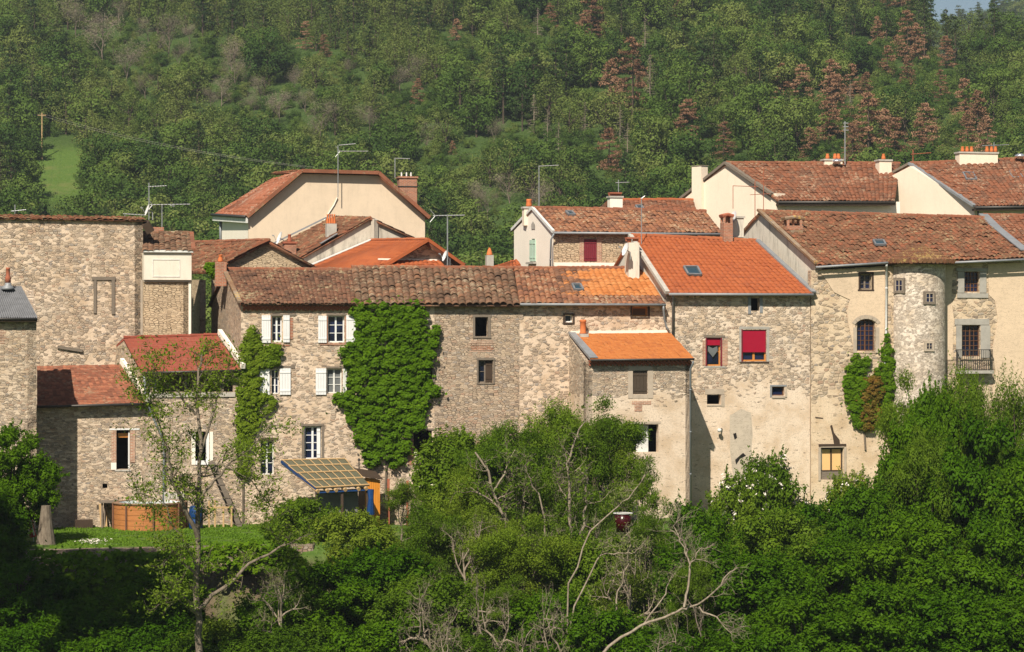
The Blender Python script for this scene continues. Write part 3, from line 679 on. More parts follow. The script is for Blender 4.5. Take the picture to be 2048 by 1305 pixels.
for j in range(3):
    u0 = FD.uv(1176, 722)[0]; u1 = FD.uv(1381, 722)[0]; v = FD.uv(1280, 723)[1]-j*.075
    for i in range(int((u1-u0)/.2)): u = u0+(i+.5*(j % 2))*.2; mb.tube([FD.w(u+.09, v, -.05), FD.w(u+.09, v, .2-.06*j)], .07, 6)
mb.build('eave_tile_courses', M['pot_d'], D)
chimney(D, 1167, 668, 676, 17, -.4, 'cement', 0, cap=False, dpx=15)
mb = MB(); c_ = FP(1166, 668, -.4); mb.lathe(c_, [(.17,0),(.17,.05),(.14,.1),(.14,.55),(.17,.58),(.15,.68)], 12); mb.build('chimney_pot', M['pot'], D, smooth=True)
pipe(D, [FP(1386,722,-3.65), FP(1386,728,-3.65), FP(1381,738,-3.4), FP(1381,1075,-3.4)], .05)
# --- house E: orange roof, red blinds
eL, eR = FP(1337, 587, -.35), FP(1626, 588, -.35); rL, rR = FP(1262, 472, 5.4), FP(1512, 483, 5.4)
E = thing('stone_house', 'tall house with wide orange roof and two windows with red blinds', 'house', gp(1480))
roof(E, 'tile_e', eL, eR, rR, rL, rear=1, rmat='ridge_o', per=.27, crs=.36, amp=.055, kind='wave', jit=.005, stepn=.028)
body(E, 'grey_pl', eL, eR, rL, rR, ZG, side='both')
WE = {'s': (1502,597,1519,622), 'r1': (1413,676,1442,732), 'r2': (1485,660,1533,723), 'v1': (1414,790,1442,809), 'v2': (1544,774,1569,792)}
wall(E, 'stone_e', F0, [(1334,587), (1334,BOT), (1620,BOT), (1620,587)], [rect(*WE[k]) for k in WE], depths=[.35,.25,.2,.35,.3])
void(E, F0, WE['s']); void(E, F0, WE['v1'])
window(E, F0, WE['r1'], 'wood_o', 1, 2, 2.6, 1.6, label='narrow window with orange wood frame and heart shaped curtain'); window(E, F0, WE['r2'], 'wood_o', 2, 1, 3, 1, rec=.14, label='wide window with orange wood frame mostly behind a red blind')
window(E, F0, WE['v2'], 'wood_b', 1, 1, 2, 1)
trim(E, F0, (1414,677,1441,691), 'red', -.08, 'roller_blind', -.12); trim(E, F0, (1486,661,1532,705), 'red', -.05, 'roller_blind', -.10)
mb = MB(); pts = [F0.pt(*p) for p in ((1418,693),(1427,697),(1436,693),(1437,702),(1427,715),(1417,702))]; mb.q(*[p+OUT*-.12 for p in pts]); mb.q(*[p+OUT*-.14 for p in reversed(pts)]); mb.build('heart_curtain', M['curtain'], E)
for r_, m_, nm in (((1405,681,1411.5,731),'brick_p','brick_jamb'), ((1444,681,1455,731),'brick_p','brick_jamb'), ((1408,671,1450,675.5),'wood_g','lintel'), ((1411,676,1413.5,733),'maroon','frame_edge'), ((1441.5,676,1444,733),'maroon','frame_edge'), ((1408,733,1450,736),'stone_gy','sill'),
    ((1478,653.5,1539,658.5),'stone_gy','lintel'), ((1478.5,659,1482.5,724),'stone_gy','window_jamb'), ((1533.5,659,1538.5,724),'stone_gy','window_jamb'), ((1480,723.5,1538,727),'wood_d','sill'), ((1482.5,659,1485,724),'maroon','frame_edge'),
    ((1496,594,1501.5,628),'zinc','window_jamb'), ((1519.5,594,1525,626),'zinc','window_jamb'),
    ((1410,778,1448,789),'stone_s','lintel'), ((1442.5,789.5,1449,814),'stone_s','window_jamb'), ((1414,809.5,1442,813),'stone_s','sill'), ((1540,770,1573,773.5),'zinc','lintel'), ((1540,774,1543.5,795),'zinc','window_jamb'), ((1570,774,1573.5,795),'stone_s','window_jamb'), ((1544,792.5,1569,797),'stone_s','sill')):
    trim(E, F0, r_, m_, random.uniform(.012,.045), nm)
gutter(E, eL+OUT*.06-UP*.05, eR+OUT*.06-UP*.05, 'zinc', .07)
for q_, m_, nm in (([(1459,832),(1482,818),(1502,826),(1505,870),(1500,925),(1490,958),(1466,955),(1460,900)], 'patch', 'render_patch'), ([(1466,868),(1472,866),(1474,876),(1469,880)], 'void', 'putlog_hole'), ([(1470,920),(1486,906),(1492,912),(1480,918),(1472,930)], 'void', 'broken_hole')):
    mb = MB(); k_ = .012 if nm == 'render_patch' else .018; mb.q(*[F0.pt(*p)+OUT*k_ for p in reversed(q_)]); mb.build(nm, M[m_], E)
skylight(E, [onquad(eL,eR,rR,rL,*p) for p in ((1376,553),(1402,554),(1394,538),(1367,538))])
pipe(E, [FP(1346,592,-.35), FP(1346,598,-.15), FP(1346,670,-.12)], .06)
mb = MB(); mb.bar(eR+DU*.06+UP*.07, rR+DU*.06+UP*.07, .26, .10); mb.build('verge_flashing', M['zinc'], E)
mb = MB(); mb.bar(eL-DU*.05+UP*.03, rL-DU*.05+UP*.03, .22, .16); mb.build('verge_mortar', M['cement'], E)
# left gable chimney of E
chimney(E, 1264, 486, 535, 22, 3.4, 'grey_pl', 0, cap=False, dpx=30); mb = MB()
c_ = FP(1264, 483, 3.4)
for s_ in (-.18, .18): mb.bar(c_+DU*s_, c_+DU*s_+UP*.12, .12, .3)
mb.bar(c_-DU*.32+UP*.16, c_+DU*.32+UP*.16, .4, .08); mb.build('chimney_cover', M['pot_d'], E)
chimney(E, 1453, 447, 485, 19, 5.4, 'brick', 0, cap=False, dpx=24, tilecap=1)
# --- house F: the old house with the round tower
F3 = fac(.35); FF = fac(-.05)
Fh = thing('old_house', 'large ochre rendered old house with a round stair tower and barred windows', 'house', gp(1830))
eL, eR = FP(1634, 531, -.4), FP(2066, 516, -.2); rL, rR = FP(1518, 424, 7.6), FP(1968, 437, 7.6)
roof(Fh, 'tile_f', eL, eR, rR, rL, rear=1, per=.26, crs=.36, amp=.07, jit=.018, sag=.10, sagf=.8)
body(Fh, 'grey_pl', eL, eR, rL, rR, ZG, side='both', over=.5)
WF = {'a': (1720,549,1743,579), 'door': (1642,896,1687,960)}
arch = [(1714,702), (1750,702), (1750,646), (1745,641.5), (1737,639), (1727,639), (1719,641.5), (1714,646)]
M['stone_f2'] = mstone('render_over_rubble', (.66,.53,.38), ST, 3.6, 6.8, (.09,.16), (.36,.52), seed=90, low=(12.2, 14.2, 1.0))
wall(Fh, 'stone_f2', FF, [(1622,541), (1622,1100), (1800,1100), (1800,531)], [rect(*WF['a']), rect(*WF['door']), arch], depths=[.3,.25,.3])
# ochre render coat over the upper part
def coat(pl, pts, holes, mat, n=.035): 
    o2 = Pl(pl.o+pl.out*n, pl.du); return wall(Fh, mat, o2, pts, holes, 'render_coat', n-.004, [n+.01]*len(holes))
coat(FF, [(1640,545), (1652,560), (1668,585), (1700,600), (1694,625), (1697,650), (1704,680), (1708,706), (1756,706), (1769,690), (1770,536), (1640,541)], [rect(1717.5,545.5,1746,582.5), [(x+(3.5 if x > 1732 else -3.5), y+(3 if y > 700 else -3)) for x, y in arch]], 'rend_f')
window(Fh, FF, WF['a'], 'wood_g', 2, 3, 2.4, 1); 
for r_, nm in (((1716,544,1747,548.5),'lintel'), ((1716.5,549,1719.5,582),'window_jamb'), ((1743.5,549,1747,582),'window_jamb'), ((1715,579.5,1748,583),'sill')): trim(Fh, FF, r_, 'wood_d', random.uniform(.04,.07), nm)
window(Fh, FF, (1714,641,1750,702), 'wood_b', 4, 6, 1.8, 1.1, label='arched window with many small panes')
window(Fh, FF, (1643,897,1686,943), 'wood_d', 2, 1, 1.8, 1, pane='yellow', name='door', label='double door panel with yellow boards')
trim(Fh, FF, (1642,943.5,1687,960), 'wood_g', -.12, 'door_base', -.2)
for r_, m_, nm in (((1637,888,1692,893),'wood_d','lintel'), ((1636.5,895,1641,962),'stone_s','door_jamb'), ((1688,895,1692,962),'stone_s','door_jamb'), ((1641,893.5,1688,895.5),'stone_s','door_head')): trim(Fh, FF, r_, m_, random.uniform(.03,.06), nm)
for q_ in ([(1660,852),(1664,850),(1668,866),(1679,880),(1680,890),(1668,890),(1665,872)], [(1630,834),(1646,836),(1646,838),(1631,837)]):
    mb = MB(); mb.q(*[FF.pt(*p)+OUT*.012 for p in reversed(q_)]); mb.build('crack', M['wood_d'], Fh)
mb = MB()                        # dressed arch stones round the arched window
for j in range(7):
    t0_, t1_ = math.pi*(.14+.72*j/7), math.pi*(.14+.72*(j+.92)/7)
    q_ = [(1732-25*math.cos(t0_), 658-20*math.sin(t0_)), (1732-25*math.cos(t1_), 658-20*math.sin(t1_)), (1732-32*math.cos(t1_), 658-28*math.sin(t1_)), (1732-32*math.cos(t0_), 658-28*math.sin(t0_))]
    mb.q(*[FF.pt(*p)+OUT*.055 for p in reversed(q_)])
mb.build('arch_stones', M['stone_s'], Fh)
for r_ in ((1706,655,1713,706), (1751,655,1758,706)): trim(Fh, FF, r_, 'stone_s', .05, 'window_jamb')
WR = {'u': (1929,544,1958,584), 'l': (1924,651,1960,713)}
wall(Fh, 'stone_f2', F3, [(1870,528), (1870,1100), (2110,1100), (2110,520)], [rect(*WR[k]) for k in WR], depths=[.3,.3])
o2 = Pl(F3.o+F3.out*.03, F3.du)
wall(Fh, 'rend_f', o2, [(1880,531), (1880,720), (1905,720), (1908,640), (1903,600), (1905,531)], [], 'render_coat', .026)
wall(Fh, 'rend_f', o2, [(1976,528), (1978,590), (1990,602), (1996,640), (1990,672), (1984,700), (1990,740), (1984,800), (2110,800), (2110,524)], [], 'render_coat', .026)
window(Fh, F3, WR['u'], 'wood_b', 4, 5, 1.4, 1.1); window(Fh, F3, WR['l'], 'wood_b', 4, 6, 1.6, 1.1, name='balcony_door')
for r_ in ((1912,537,1975,543), (1915,544,1928,586), (1959,544,1972,586), (1914,587,1976,596), (1909,638,1978,650), (1912,651,1923,716), (1961,651,1980,716)): trim(Fh, F3, r_, 'stone_gy', random.uniform(.035,.05), 'dressed_surround')
mb = MB(); a = F3.uv(1911, 741); b = F3.uv(1978, 699)                     # balcony railing
for y_ in (b[1], a[1]+.05): mb.pbox(F3, a[0], b[0], y_-.035, y_, .42, .46)
for k in range(19):
    u = a[0]+(b[0]-a[0])*k/18; mb.pbox(F3, u-.012, u+.012, a[1], b[1], .43, .45)
for u in (a[0], b[0]): 
    mb.pbox(F3, u-.02, u+.02, b[1]-.03, b[1], .02, .44); mb.pbox(F3, u-.02, u+.02, a[1], a[1]+.05, .02, .44)
    for k in range(1, 4): mb.pbox(F3, u-.01, u+.01, a[1], b[1], .1*k, .1*k+.02)
mb.build('balcony_railing', M['dkmetal'], Fh)
mb = MB(); mb.pbox(F3, a[0]-.05, b[0]+.05, a[1]-.16, a[1]-.01, -.05, .48); mb.build('balcony_slab', M['stone_gy'], Fh)
# tower
tc = XZ(1833, 0, .35); RT = 1.43; KT = 64; topz = 0
ztop = FP(1833, 524, -1.2).z; mb = MB(); rngv = random.Random(5)
twins = [(1792,560,1806,583), (1851,587,1866,605), (1852,686,1864,699)]
zs_ = np.linspace(ZG, ztop, 60)
for i in range(len(zs_)):
    for j in range(KT+1):
        t = math.pi*2*j/KT; mb.v.append(Vector((tc.x+RT*math.cos(t), tc.y+RT*math.sin(t), zs_[i])))
for i in range(len(zs_)-1):
    for j in range(KT):
        a = i*(KT+1)+j; mb.f.append((a, a+1, a+KT+2, a+KT+1)); mb.m.append(0)
        t0_ = 2*math.pi*j/KT*RT; t1_ = 2*math.pi*(j+1)/KT*RT; mb.uv[len(mb.f)-1] = [(t0_, zs_[i]), (t1_, zs_[i]), (t1_, zs_[i+1]), (t0_, zs_[i+1])]
mb.build('tower', M['stone_t'], Fh, smooth=True)
for (x0, y0, x1, y1) in twins:       # small framed lights on the curved wall
    cxp = (x0+x1)/2; d = Vector(((cxp-1024)/FPX, 1, 0)); oc = Vector((0,0,0))-Vector((tc.x, tc.y, 0)); aa = d.dot(d); bb = 2*oc.dot(d); cc = oc.dot(oc)-RT*RT
    t = (-bb-math.sqrt(bb*bb-4*aa*cc))/(2*aa); hit = d*t; nrm = (hit-Vector((tc.x, tc.y, 0))).normalized(); du_ = Vector((-nrm.y, nrm.x, 0)); 
    pl_ = Pl(hit, du_); 
    if pl_.out.y > 0: pl_ = Pl(hit, -du_)
    mb = MB(); s_ = 4
    for r_ in ((x0-s_,y0-s_,x0,y1+s_), (x1,y0-s_,x1+s_,y1+s_), (x0,y0-s_,x1,y0), (x0,y1,x1,y1+s_)): mb.rect(pl_, *r_, -.1, .05)
    fr_ = mb.build('window_surround', M['wood_g'] if y0 < 650 else M['stone_s'], Fh)
    window(Fh, pl_, (x0,y0,x1,y1), 'stone_s', 2, 2, .9, .8, rec=-.065)
# tower roof: fan of canal tiles swelling out of the slope
pk = onquad(eL, eR, rR, rL, 1840, 492)+UP*.06; mb = MB(); KF = 22; RR = RT+.42
for j in range(KF):
    t = math.pi*(1.08+.84*(j+.5)/KF)+A0*.0; e = Vector((tc.x+RR*math.cos(t), tc.y+RR*math.sin(t)*1.0, ztop-.02+random.uniform(-.02,.02)))
    for s in range(6):
        a = e.lerp(pk, s/6); b = e.lerp(pk, (s+1.15)/6 if s < 5 else 1); i0 = len(mb.f)
        wdt = .125*(1-s/6*.7); mb.tube([a+UP*.05, b+UP*.01], [wdt, wdt*.8], 7)
        for k in range(i0, len(mb.f)): mb.uv[k] = [(j+.5, s+.5)]*8
for j in range(12):
    t0_ = math.pi*(1.04+.92*j/12); t1_ = math.pi*(1.04+.92*(j+1)/12)
    a = Vector((tc.x+RR*math.cos(t0_), tc.y+RR*math.sin(t0_), ztop-.06)); b = Vector((tc.x+RR*math.cos(t1_), tc.y+RR*math.sin(t1_), ztop-.06)); mb.q(a, b, pk-UP*.05); mb.uv[len(mb.f)-1] = [(j+.5,.5)]*3
    mb.q(b-UP*.06, a-UP*.06, Vector((tc.x, tc.y, ztop-.1)))
mb.build('tower_roof', mtile('lichened_canal_tiles', [(0.1167,0.0647,0.0386), (0.2014,0.0898,0.0489), (0.1553,0.0809,0.0437), (0.2333,0.1291,0.0696)], (.46,.34,.12), .75, .45), Fh)
gutter(Fh, FP(1632,535,-.5), FP(1776,526,-.5), 'zinc', .06); gutter(Fh, FP(1900,526,-.3), FP(2062,519,-.3), 'zinc', .06)
pipe(Fh, [FP(1773,530,-.5), FP(1773,536,-.2), FP(1772,700,-.18), FP(1766,760,-.18)], .055, 'pipe_w')
mb = MB(); mb.bar(FP(1971,441,7.5)+UP*.1, FP(2050,506,.8)+UP*.14, .45, .05); mb.build('valley_flashing', M['zinc'], Fh)
skylight(Fh, [onquad(eL,eR,rR,rL,*p) for p in ((1751,494),(1771,494),(1766,485),(1746,485))])
chimney(Fh, 1586, 452, 482, 34, 5.0, 'brick', 0, cap=False, dpx=26, tilecap=2, name='chimney'); chimney(Fh, 1591, 461, 489, 26, 4.3, 'lichen', 0, cap=False, dpx=14, name='chimney_footing')
chimney(Fh, 1474, 433, 452, 22, 6.2, 'grey_pl', 0, cap=True, dpx=20, name='chimney')
mb = MB(); mb.bar(eL-DU*.02+UP*.10, rL-DU*.02+UP*.10, .22, .12); mb.build('verge_mortar', M['lichen'], Fh)
# --- P: far left front block with corrugated roof
FPb = fac(-3.4); Pb = thing('stone_block', 'narrow stone building with grey corrugated roof at the left edge', 'house', gp(30, -3.5))
wall(Pb, 'stone_q', FPb, [(-60,640), (-60,1075), (73,1075), (73,640)], [])
eL, eR, rR, rL = FP(-60,637,-3.75), FP(75,637,-3.75), FP(42,572,-.3), FP(-70,572,-.3)
mb = MB(); n_ = 60
for i in range(n_):
    t0_, t1_ = i/n_, (i+1)/n_; h0, h1 = .035*math.cos(i*math.pi), .035*math.cos((i+1)*math.pi)
    for s in range(2):
        f0, f1 = s/2, (s+1)/2+.01; st_ = -.02*s
        mb.q(eL.lerp(eR,t0_).lerp(rL.lerp(rR,t0_),f0)+UP*(h0+st_+.02), eL.lerp(eR,t1_).lerp(rL.lerp(rR,t1_),f0)+UP*(h1+st_+.02), eL.lerp(eR,t1_).lerp(rL.lerp(rR,t1_),f1)+UP*(h1+st_), eL.lerp(eR,t0_).lerp(rL.lerp(rR,t0_),f1)+UP*(h0+st_))
mb.build('corrugated_roof', M['slate'], Pb); slab(Pb, 'wood_d', [eL-UP*.1, eR-UP*.1, rR-UP*.1, rL-UP*.1], .06, 'roof_boards', -UP)
pa = FPb.pt(73, 640); dv = Vector((-math.sin(A0), math.cos(A0), 0)); slab(Pb, 'stone_d', [Vector((pa.x,pa.y,ZG)), pa, Vector((pa.x,pa.y,0))+dv*3.35+UP*(rR.z-.2), Vector((pa.x,pa.y,0))+dv*3.4+UP*ZG], .4, 'side_wall', -DU)
gutter(Pb, eL-UP*.03, eR-UP*.03, 'dkmetal', .05); mb = MB()
for j in range(12): mb.rect(FPb, -20, 650+j*3.2, 9+random.uniform(-3,4), 652.2+j*3.2, -.05, .012+.004*(j % 2))
mb.build('brick_patch', M['brick_p'], Pb)
mb = MB(); c_ = FP(16, 575, -.8); mb.lathe(c_-UP*.1, [(.32,0),(.25,.12),(.14,.22),(.14,.3)], 12); mb.build('chimney_footing', M['zinc'], Pb, smooth=True); mb = MB(); mb.lathe(c_+UP*.2, [(.13,0),(.13,.25),(.09,.35),(.09,.6),(.11,.62),(.09,.7)], 10); mb.build('chimney_pot', M['pot_d'], Pb, smooth=True)
# --- Q: low red roof
Q = thing('stone_house', 'low rubble house with dull red tile roof and tall dark doorway above the lawn', 'house', gp(180))
eL, eR, rR, rL = FP(74,812,-.4), FP(293,806,-.4), FP(241,730,3.6), FP(74,733,3.6)
tiled('roof', M['tile_q'], Q, eL, eR, rR, rL, per=.17, crs=.26, kind='flat', jit=.009, stepn=.018)
WQ = {'d': (233,861,260,939)}
wall(Q, 'stone_q', F0, [(60,812), (60,BOT), (293,BOT), (293,808)], [rect(*WQ['d']), rect(205,968,215,977)], depths=[.4,.3])
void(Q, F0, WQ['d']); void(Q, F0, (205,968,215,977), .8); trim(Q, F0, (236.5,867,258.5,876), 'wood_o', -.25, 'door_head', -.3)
trim(Q, F0, (257,865,259.5,938), 'white', -.1, 'door_edge', -.3)
for r_, m_, nm in (((219,857,279,860.5),'white','lintel'), ((223,862,232.5,925),'brick_p','brick_jamb'), ((260.5,862,270,925),'brick_p','brick_jamb'), ((222,925.5,232.5,940),'cream_w','render_patch'), ((230,939.5,262,943),'cement','sill')): trim(Q, F0, r_, m_, random.uniform(.015,.04), nm)
gutter(Q, eL-UP*.05+OUT*.04, eR-UP*.05+OUT*.04, 'dkmetal', .06)
mb = MB(); mb.bar(eR+UP*.16+DU*.06, rR+UP*.2+DU*.06, .18, .26); mb.build('verge_coping', M['cream_w'], Q)
slab(Q, 'stone_q', [XZ(293,ZG,0), FP(293,812,0), FP(241,736,3.6), XZ(241,ZG,3.6)], .2, 'side_wall', -DU)
# --- S: dark red roof with open loft
S_ = thing('stone_house', 'house with plain dark red roof over an open loft, thin tree in front', 'house', gp(390))
eL, eR, rR, rL = FP(284,744,-.5), FP(481,739,-.5), FP(434,671,4), FP(247,677,4)
tiled('roof', M['tile_s'], S_, eL, eR, rR, rL, per=.2, crs=.26, kind='flat', jit=.004, stepn=.014)
ridge(S_, rL, rR, M['tile_s'], .08, .3)
WS = {'o': (306,750,466,784), 'd': (391,864,419,932)}
wall(S_, 'stone_q', F0, [(293,748), (293,BOT), (482,BOT), (482,744)], [rect(*WS['o']), rect(*WS['d'])], depths=[.4,.4])
a, b = F0.uv(306, 784), F0.uv(466, 750); mb = MB(); mb.q(*[F0.w(u, v, -2.6) for u, v in ((a[0]-.5,a[1]-.5),(b[0]+.5,a[1]-.5),(b[0]+.5,b[1]+.6),(a[0]-.5,b[1]+.6))]); mb.build('loft_back_wall', M['stone_k'], S_)
mb = MB(); mb.q(F0.w(a[0]-.5,a[1],0), F0.w(b[0]+.5,a[1],0), F0.w(b[0]+.5,a[1],-2.6), F0.w(a[0]-.5,a[1],-2.6)); mb.build('loft_floor', M['wood_d'], S_)
for x0, x1, m_ in ((306,314,'cement'), (440,448,'wood_g'), (370,374,'wood_g')): trim(S_, F0, (x0,750,x1,784), m_, -.1, 'loft_post', -.35)
trim(S_, F0, (298,785,470,795), 'cement', .06, 'ledge'); void(S_, F0, WS['d'])
trim(S_, F0, (413,865,418.5,932), 'white', -.05, 'door_edge', -.3); trim(S_, F0, (391,922,418,930), 'white', .03, 'sill', -.3)
for r_ in ((383,864,390.5,930), (419.5,864,426,930)): trim(S_, F0, r_, 'cream_w', .02, 'door_jamb')
gutter(S_, eL-UP*.05+OUT*.04, eR-UP*.05+OUT*.04, 'dkmetal', .05)
mb = MB(); mb.bar(eR+UP*.14+DU*.13, rR+UP*.18+DU*.13, .2, .24); mb.build('verge_coping', M['cream_w'], S_)
g0, g1, g2 = FP(291,748,0), FP(248,680,4), FP(203,722,7.6); slab(S_, 'stone_b', [Vector((g0.x,g0.y,ZG)), g0, g1, g2, Vector((g2.x,g2.y,ZG))], .3, 'gable_wall', DU)
rb = [FP(203,720,7.8), FP(247,677,4), FP(434,671,4), FP(392,716,7.8)]; tiled('rear_roof', M['tile_s'], S_, rb[3], rb[0], rb[1], rb[2], per=.3, crs=.5, kind='flat')
pipe(S_, [FP(288,750,-.45), FP(292,800,-.25), FP(296,812,-.15), FP(326,880,-.12), FP(328,905,-.12), FP(327,1010,-.12)], .055, 'pipe')
# --- R: big blank wall
FR = fac(5.2)
R_ = thing('stone_house', 'tall blank rubble wall of a big house with a blocked doorway and no windows', 'house', gp(140, 5.2))
wall(R_, 'stone_r', FR, [(-60,438), (-60,1060), (286,1060), (286,441)], [])
for r_, nm in (((184,554,231,560.5),'blocked_door_lintel'), ((187,561,193,627),'blocked_door_jamb'), ((223,561,229.5,629),'blocked_door_jamb')): trim(R_, FR, r_, 'wood_g', .06, nm)
mb = MB(); mb.bar(FR.pt(115, 694)+OUT*.05, FR.pt(165, 702)+OUT*.05, .1, .14); mb.build('embedded_beam', M['wood_g'], R_)
mb = MB(); mb.rect(FR, 281,560,286.5,670,-.1,.02); mb.build('corner_stones', M['stone_s'], R_)
eL, eR, rR, rL = FP(-60,436,5.05), FP(292,442,5.05), FP(284,437,9), FP(-62,430,9)
tiled('roof', M['tile_f'], R_, eL, eR, rR, rL, per=.26, crs=.4, amp=.05, jit=.02, sag=.04, thick=.05)
pa = FR.pt(286, 441); slab(R_, 'stone_r', [Vector((pa.x,pa.y,ZG)), pa-UP*.1, pa-UP*.1+dv*5, Vector((pa.x,pa.y,ZG))+dv*5], .4, 'side_wall', -DU)
slab(R_, 'wood_d', [FP(284,452,4.9), FP(298,444,4.9), FP(298,441,5.6), FP(284,441,5.6)], .5, 'eave_bracket', dv)
# --- K3: cream box on rubble
K3 = thing('small_house', 'narrow rubble house with a cream panelled box under its mossy roof', 'house', gp(335, 4.4))
F4 = fac(4.4); wall(K3, 'stone_k', F4, [(287,562), (287,1060), (379,1060), (379,562)], [])
F42 = fac(4.2); mb = MB(); mb.rect(F42, 288, 505, 383, 560, -2, .0); mb.build('cream_box', M['flat_cream'], K3)
mb = MB()
for r_ in ((305,519,360,520.3), (305,553,360,554.3), (305,520.3,306.3,553), (358.7,520.3,360,553)): mb.rect(F42, *r_, -.02, .02)
mb.build('panel_moulding', M['whited'], K3); mb = MB(); mb.rect(F42, 286,501,386,505,-.3,.12); mb.build('fascia', M['whited'], K3); mb = MB(); mb.rect(F42, 288,560.5,383,564,-.5,-.1); mb.build('beam', M['stone_gy'], K3)
mb = MB(); mb.rect(F4, 377,563,382,700,-.05,.04); mb.build('corner_post', M['cream_w'], K3)
eL, eR, rR, rL = FP(285,502,4.1), FP(387,502,4.1), FP(383,468,8), FP(284,468,8); tiled('roof', M['tile_b'], K3, eL, eR, rR, rL, per=.26, crs=.36, amp=.06, jit=.02)
ridge(K3, rL, rR, M['tile_b']); mb = MB(); mb.bar(eR+UP*.06, rR+UP*.06, .2, .1); mb.build('verge_tiles', M['ridge'], K3)
pa = F4.pt(379, 562); slab(K3, 'stone_k', [Vector((pa.x,pa.y,ZG)), pa, pa+dv*6, Vector((pa.x,pa.y,ZG))+dv*6], .3, 'side_wall', -DU)
pa = F4.pt(382, 505); slab(K3, 'stone_k', [pa-UP*1.5, pa, pa+dv*3.6+UP*.95, pa+dv*5-UP*1.5], .3, 'gable_wall', -DU)
chimney(K3, 312, 455, 472, 30, 8.4, 'brick', 0, cap=False, dpx=16)
# ------------------------------------------------------------------ second and third row of houses
def gz(p): return Vector((p.x, p.y, ground(p.x, p.y)-.3))
def gable(root, mat, ptsw, name='gable_wall', inward=None): return slab(root, mat, ptsw, .3, name, inward if inward is not None else dv)
def dn(p, z): return Vector((p.x, p.y, z))
# --- K: mossy roof, stone gable
K = thing('stone_house', 'small golden rubble gable house with a mossy brown roof, left of the brick chimney', 'house', gp(500, 10))
rF, rB, eB, eF = FP(538,482,9.5), FP(392,486,20), FP(280,545,20), FP(420,545,9.5)
tiled('roof', M['tile_f'], K, eB, eF, rF, rB, per=.28, crs=.36, amp=.065, jit=.02, sag=.08)
gable(K, 'stone_k', [FP(424,545,9.8), FP(538,486,9.8), FP(640,540,9.8), dn(FP(640,540,9.8), 8), dn(FP(424,545,9.8), 8)])
r2 = FP(650,545,9.5); tiled('rear_roof', M['tile_f'], K, r2, r2+(rB-rF), rB, rF, per=.4, crs=.7, amp=.06)
mb = MB(); mb.bar(FP(452,520,9.4)+UP*.05, rF+UP*.08, .18, .12); mb.build('verge_tiles', M['ridge'], K); ridge(K, rB, rF, M['ridge'])
gable(K, 'stone_k', [dn(FP(400,545,10), 8), FP(400,560,10), FP(300,560,20), dn(FP(300,545,20), 8)], 'side_wall')
# --- I: mossy roof with stained gable
I_ = thing('rendered_house', 'house with dark stained gable and mossy roof, four orange chimney pots', 'house', gp(700, 15))
rF, rB, eB, eF = FP(742,436,15.3), FP(668,434,22), FP(468,530,22), FP(545,549,15.3)
tiled('roof', M['tile_f'], I_, eB, eF, rF, rB, per=.28, crs=.36, amp=.06, jit=.018, sag=.06)
r2 = FP(850,487,15.3); tiled('roof', M['tile_f'], I_, r2, r2+(rB-rF), rB, rF, per=.4, crs=.7, amp=.06)
gable(I_, 'grey_d', [FP(552,550,15.5), FP(742,439,15.5), FP(848,487,15.5), dn(FP(848,487,15.5), 8), dn(FP(552,550,15.5), 8)])
gable(I_, 'grey_d', [FP(742,436,15.4)-UP*1.3, FP(742,436,15.4), FP(748,440,15.2), FP(748,440,15.2)-UP*1.1], 'gable_fin')
mb = MB(); mb.bar(eB+UP*.12, rB+UP*.12+DU*-.1, .4, .08); mb.build('zinc_flashing', M['zinc'], I_); mb = MB(); mb.bar(FP(640,490,15.4)+UP*.06, FP(674,470,15.4)+UP*.06, .4, .05); mb.build('chimney_flashing', M['zinc'], I_)
chimney(I_, 662, 448, 474, 20, 16.6, 'cement', 4, 5, 19, dpx=20, cap=False); 
chimney(I_, 579, 484, 512, 24, 17.2, 'brick', 1, 9, 15, dpx=22, cap=True, capmat='pot_d', potmat='pot_d')
# --- H: truncated gable house
Hh = thing('rendered_house', 'big beige house with cut-off gable top and brick chimney at right', 'house', gp(680, 24))
FH = fac(24)
wall(Hh, 'cream_h', FH, [(497,438), (497,560), (850,560), (850,434), (756,352), (604,348)], [], name='gable_wall')
rF, rB, eB, eF = FP(603,342,23.7), FP(542,360,32), FP(427,430,32), FP(494,434,23.7)
tiled('roof', M['tile_h'], Hh, eB, eF, rF, rB, per=.28, crs=.36, amp=.05, jit=.012)
tF, tB = FP(757,346,23.7), FP(700,363,32)
tiled('roof', M['ridge'], Hh, rF, tF, tB+UP*.4, rB+UP*.4, per=.28, crs=.4, amp=.05)
e2F, e2B = FP(859,436,23.7), FP(800,440,32); tiled('roof', M['tile_h'], Hh, e2F, e2B, tB, tF, per=.28, crs=.36, amp=.05)
mb = MB()
for a, b in ((eF, rF), (rF, tF), (tF, e2F)): mb.bar(a+OUT*.08, b+OUT*.08, .16, .20)
mb.build('verge_tiles', M['ridge'], Hh)
gable(Hh, 'cream_w', [dn(FP(440,480,31.5), 9), FP(440,440,31.5), FP(497,440,24.1), dn(FP(497,480,24.1), 9)], 'side_wall')
gable(Hh, 'cream_w', [dn(FP(850,480,24.1), 9), FP(850,436,24.1), FP(795,444,31.5), dn(FP(795,480,31.5), 9)], 'side_wall', -DU)
mb = MB(); mb.bar(eB-UP*.2, eF-UP*.2, .12, .3); mb.build('fascia', M['whited'], Hh); gutter(Hh, eB-DU*.12, eF-DU*.12, 'dkmetal', .09)
pipe(Hh, [FP(441,440,31), FP(441,500,31)], .08)
o = chimney(Hh, 814, 354, 405, 36, 26, 'brick', 0, cap=True, capmat='brick', dpx=26); mb = MB()
for s in (-10, 0, 9): p = FP(813+s, 353, 26); mb.tube([p, p+UP*.22], .045, 6)
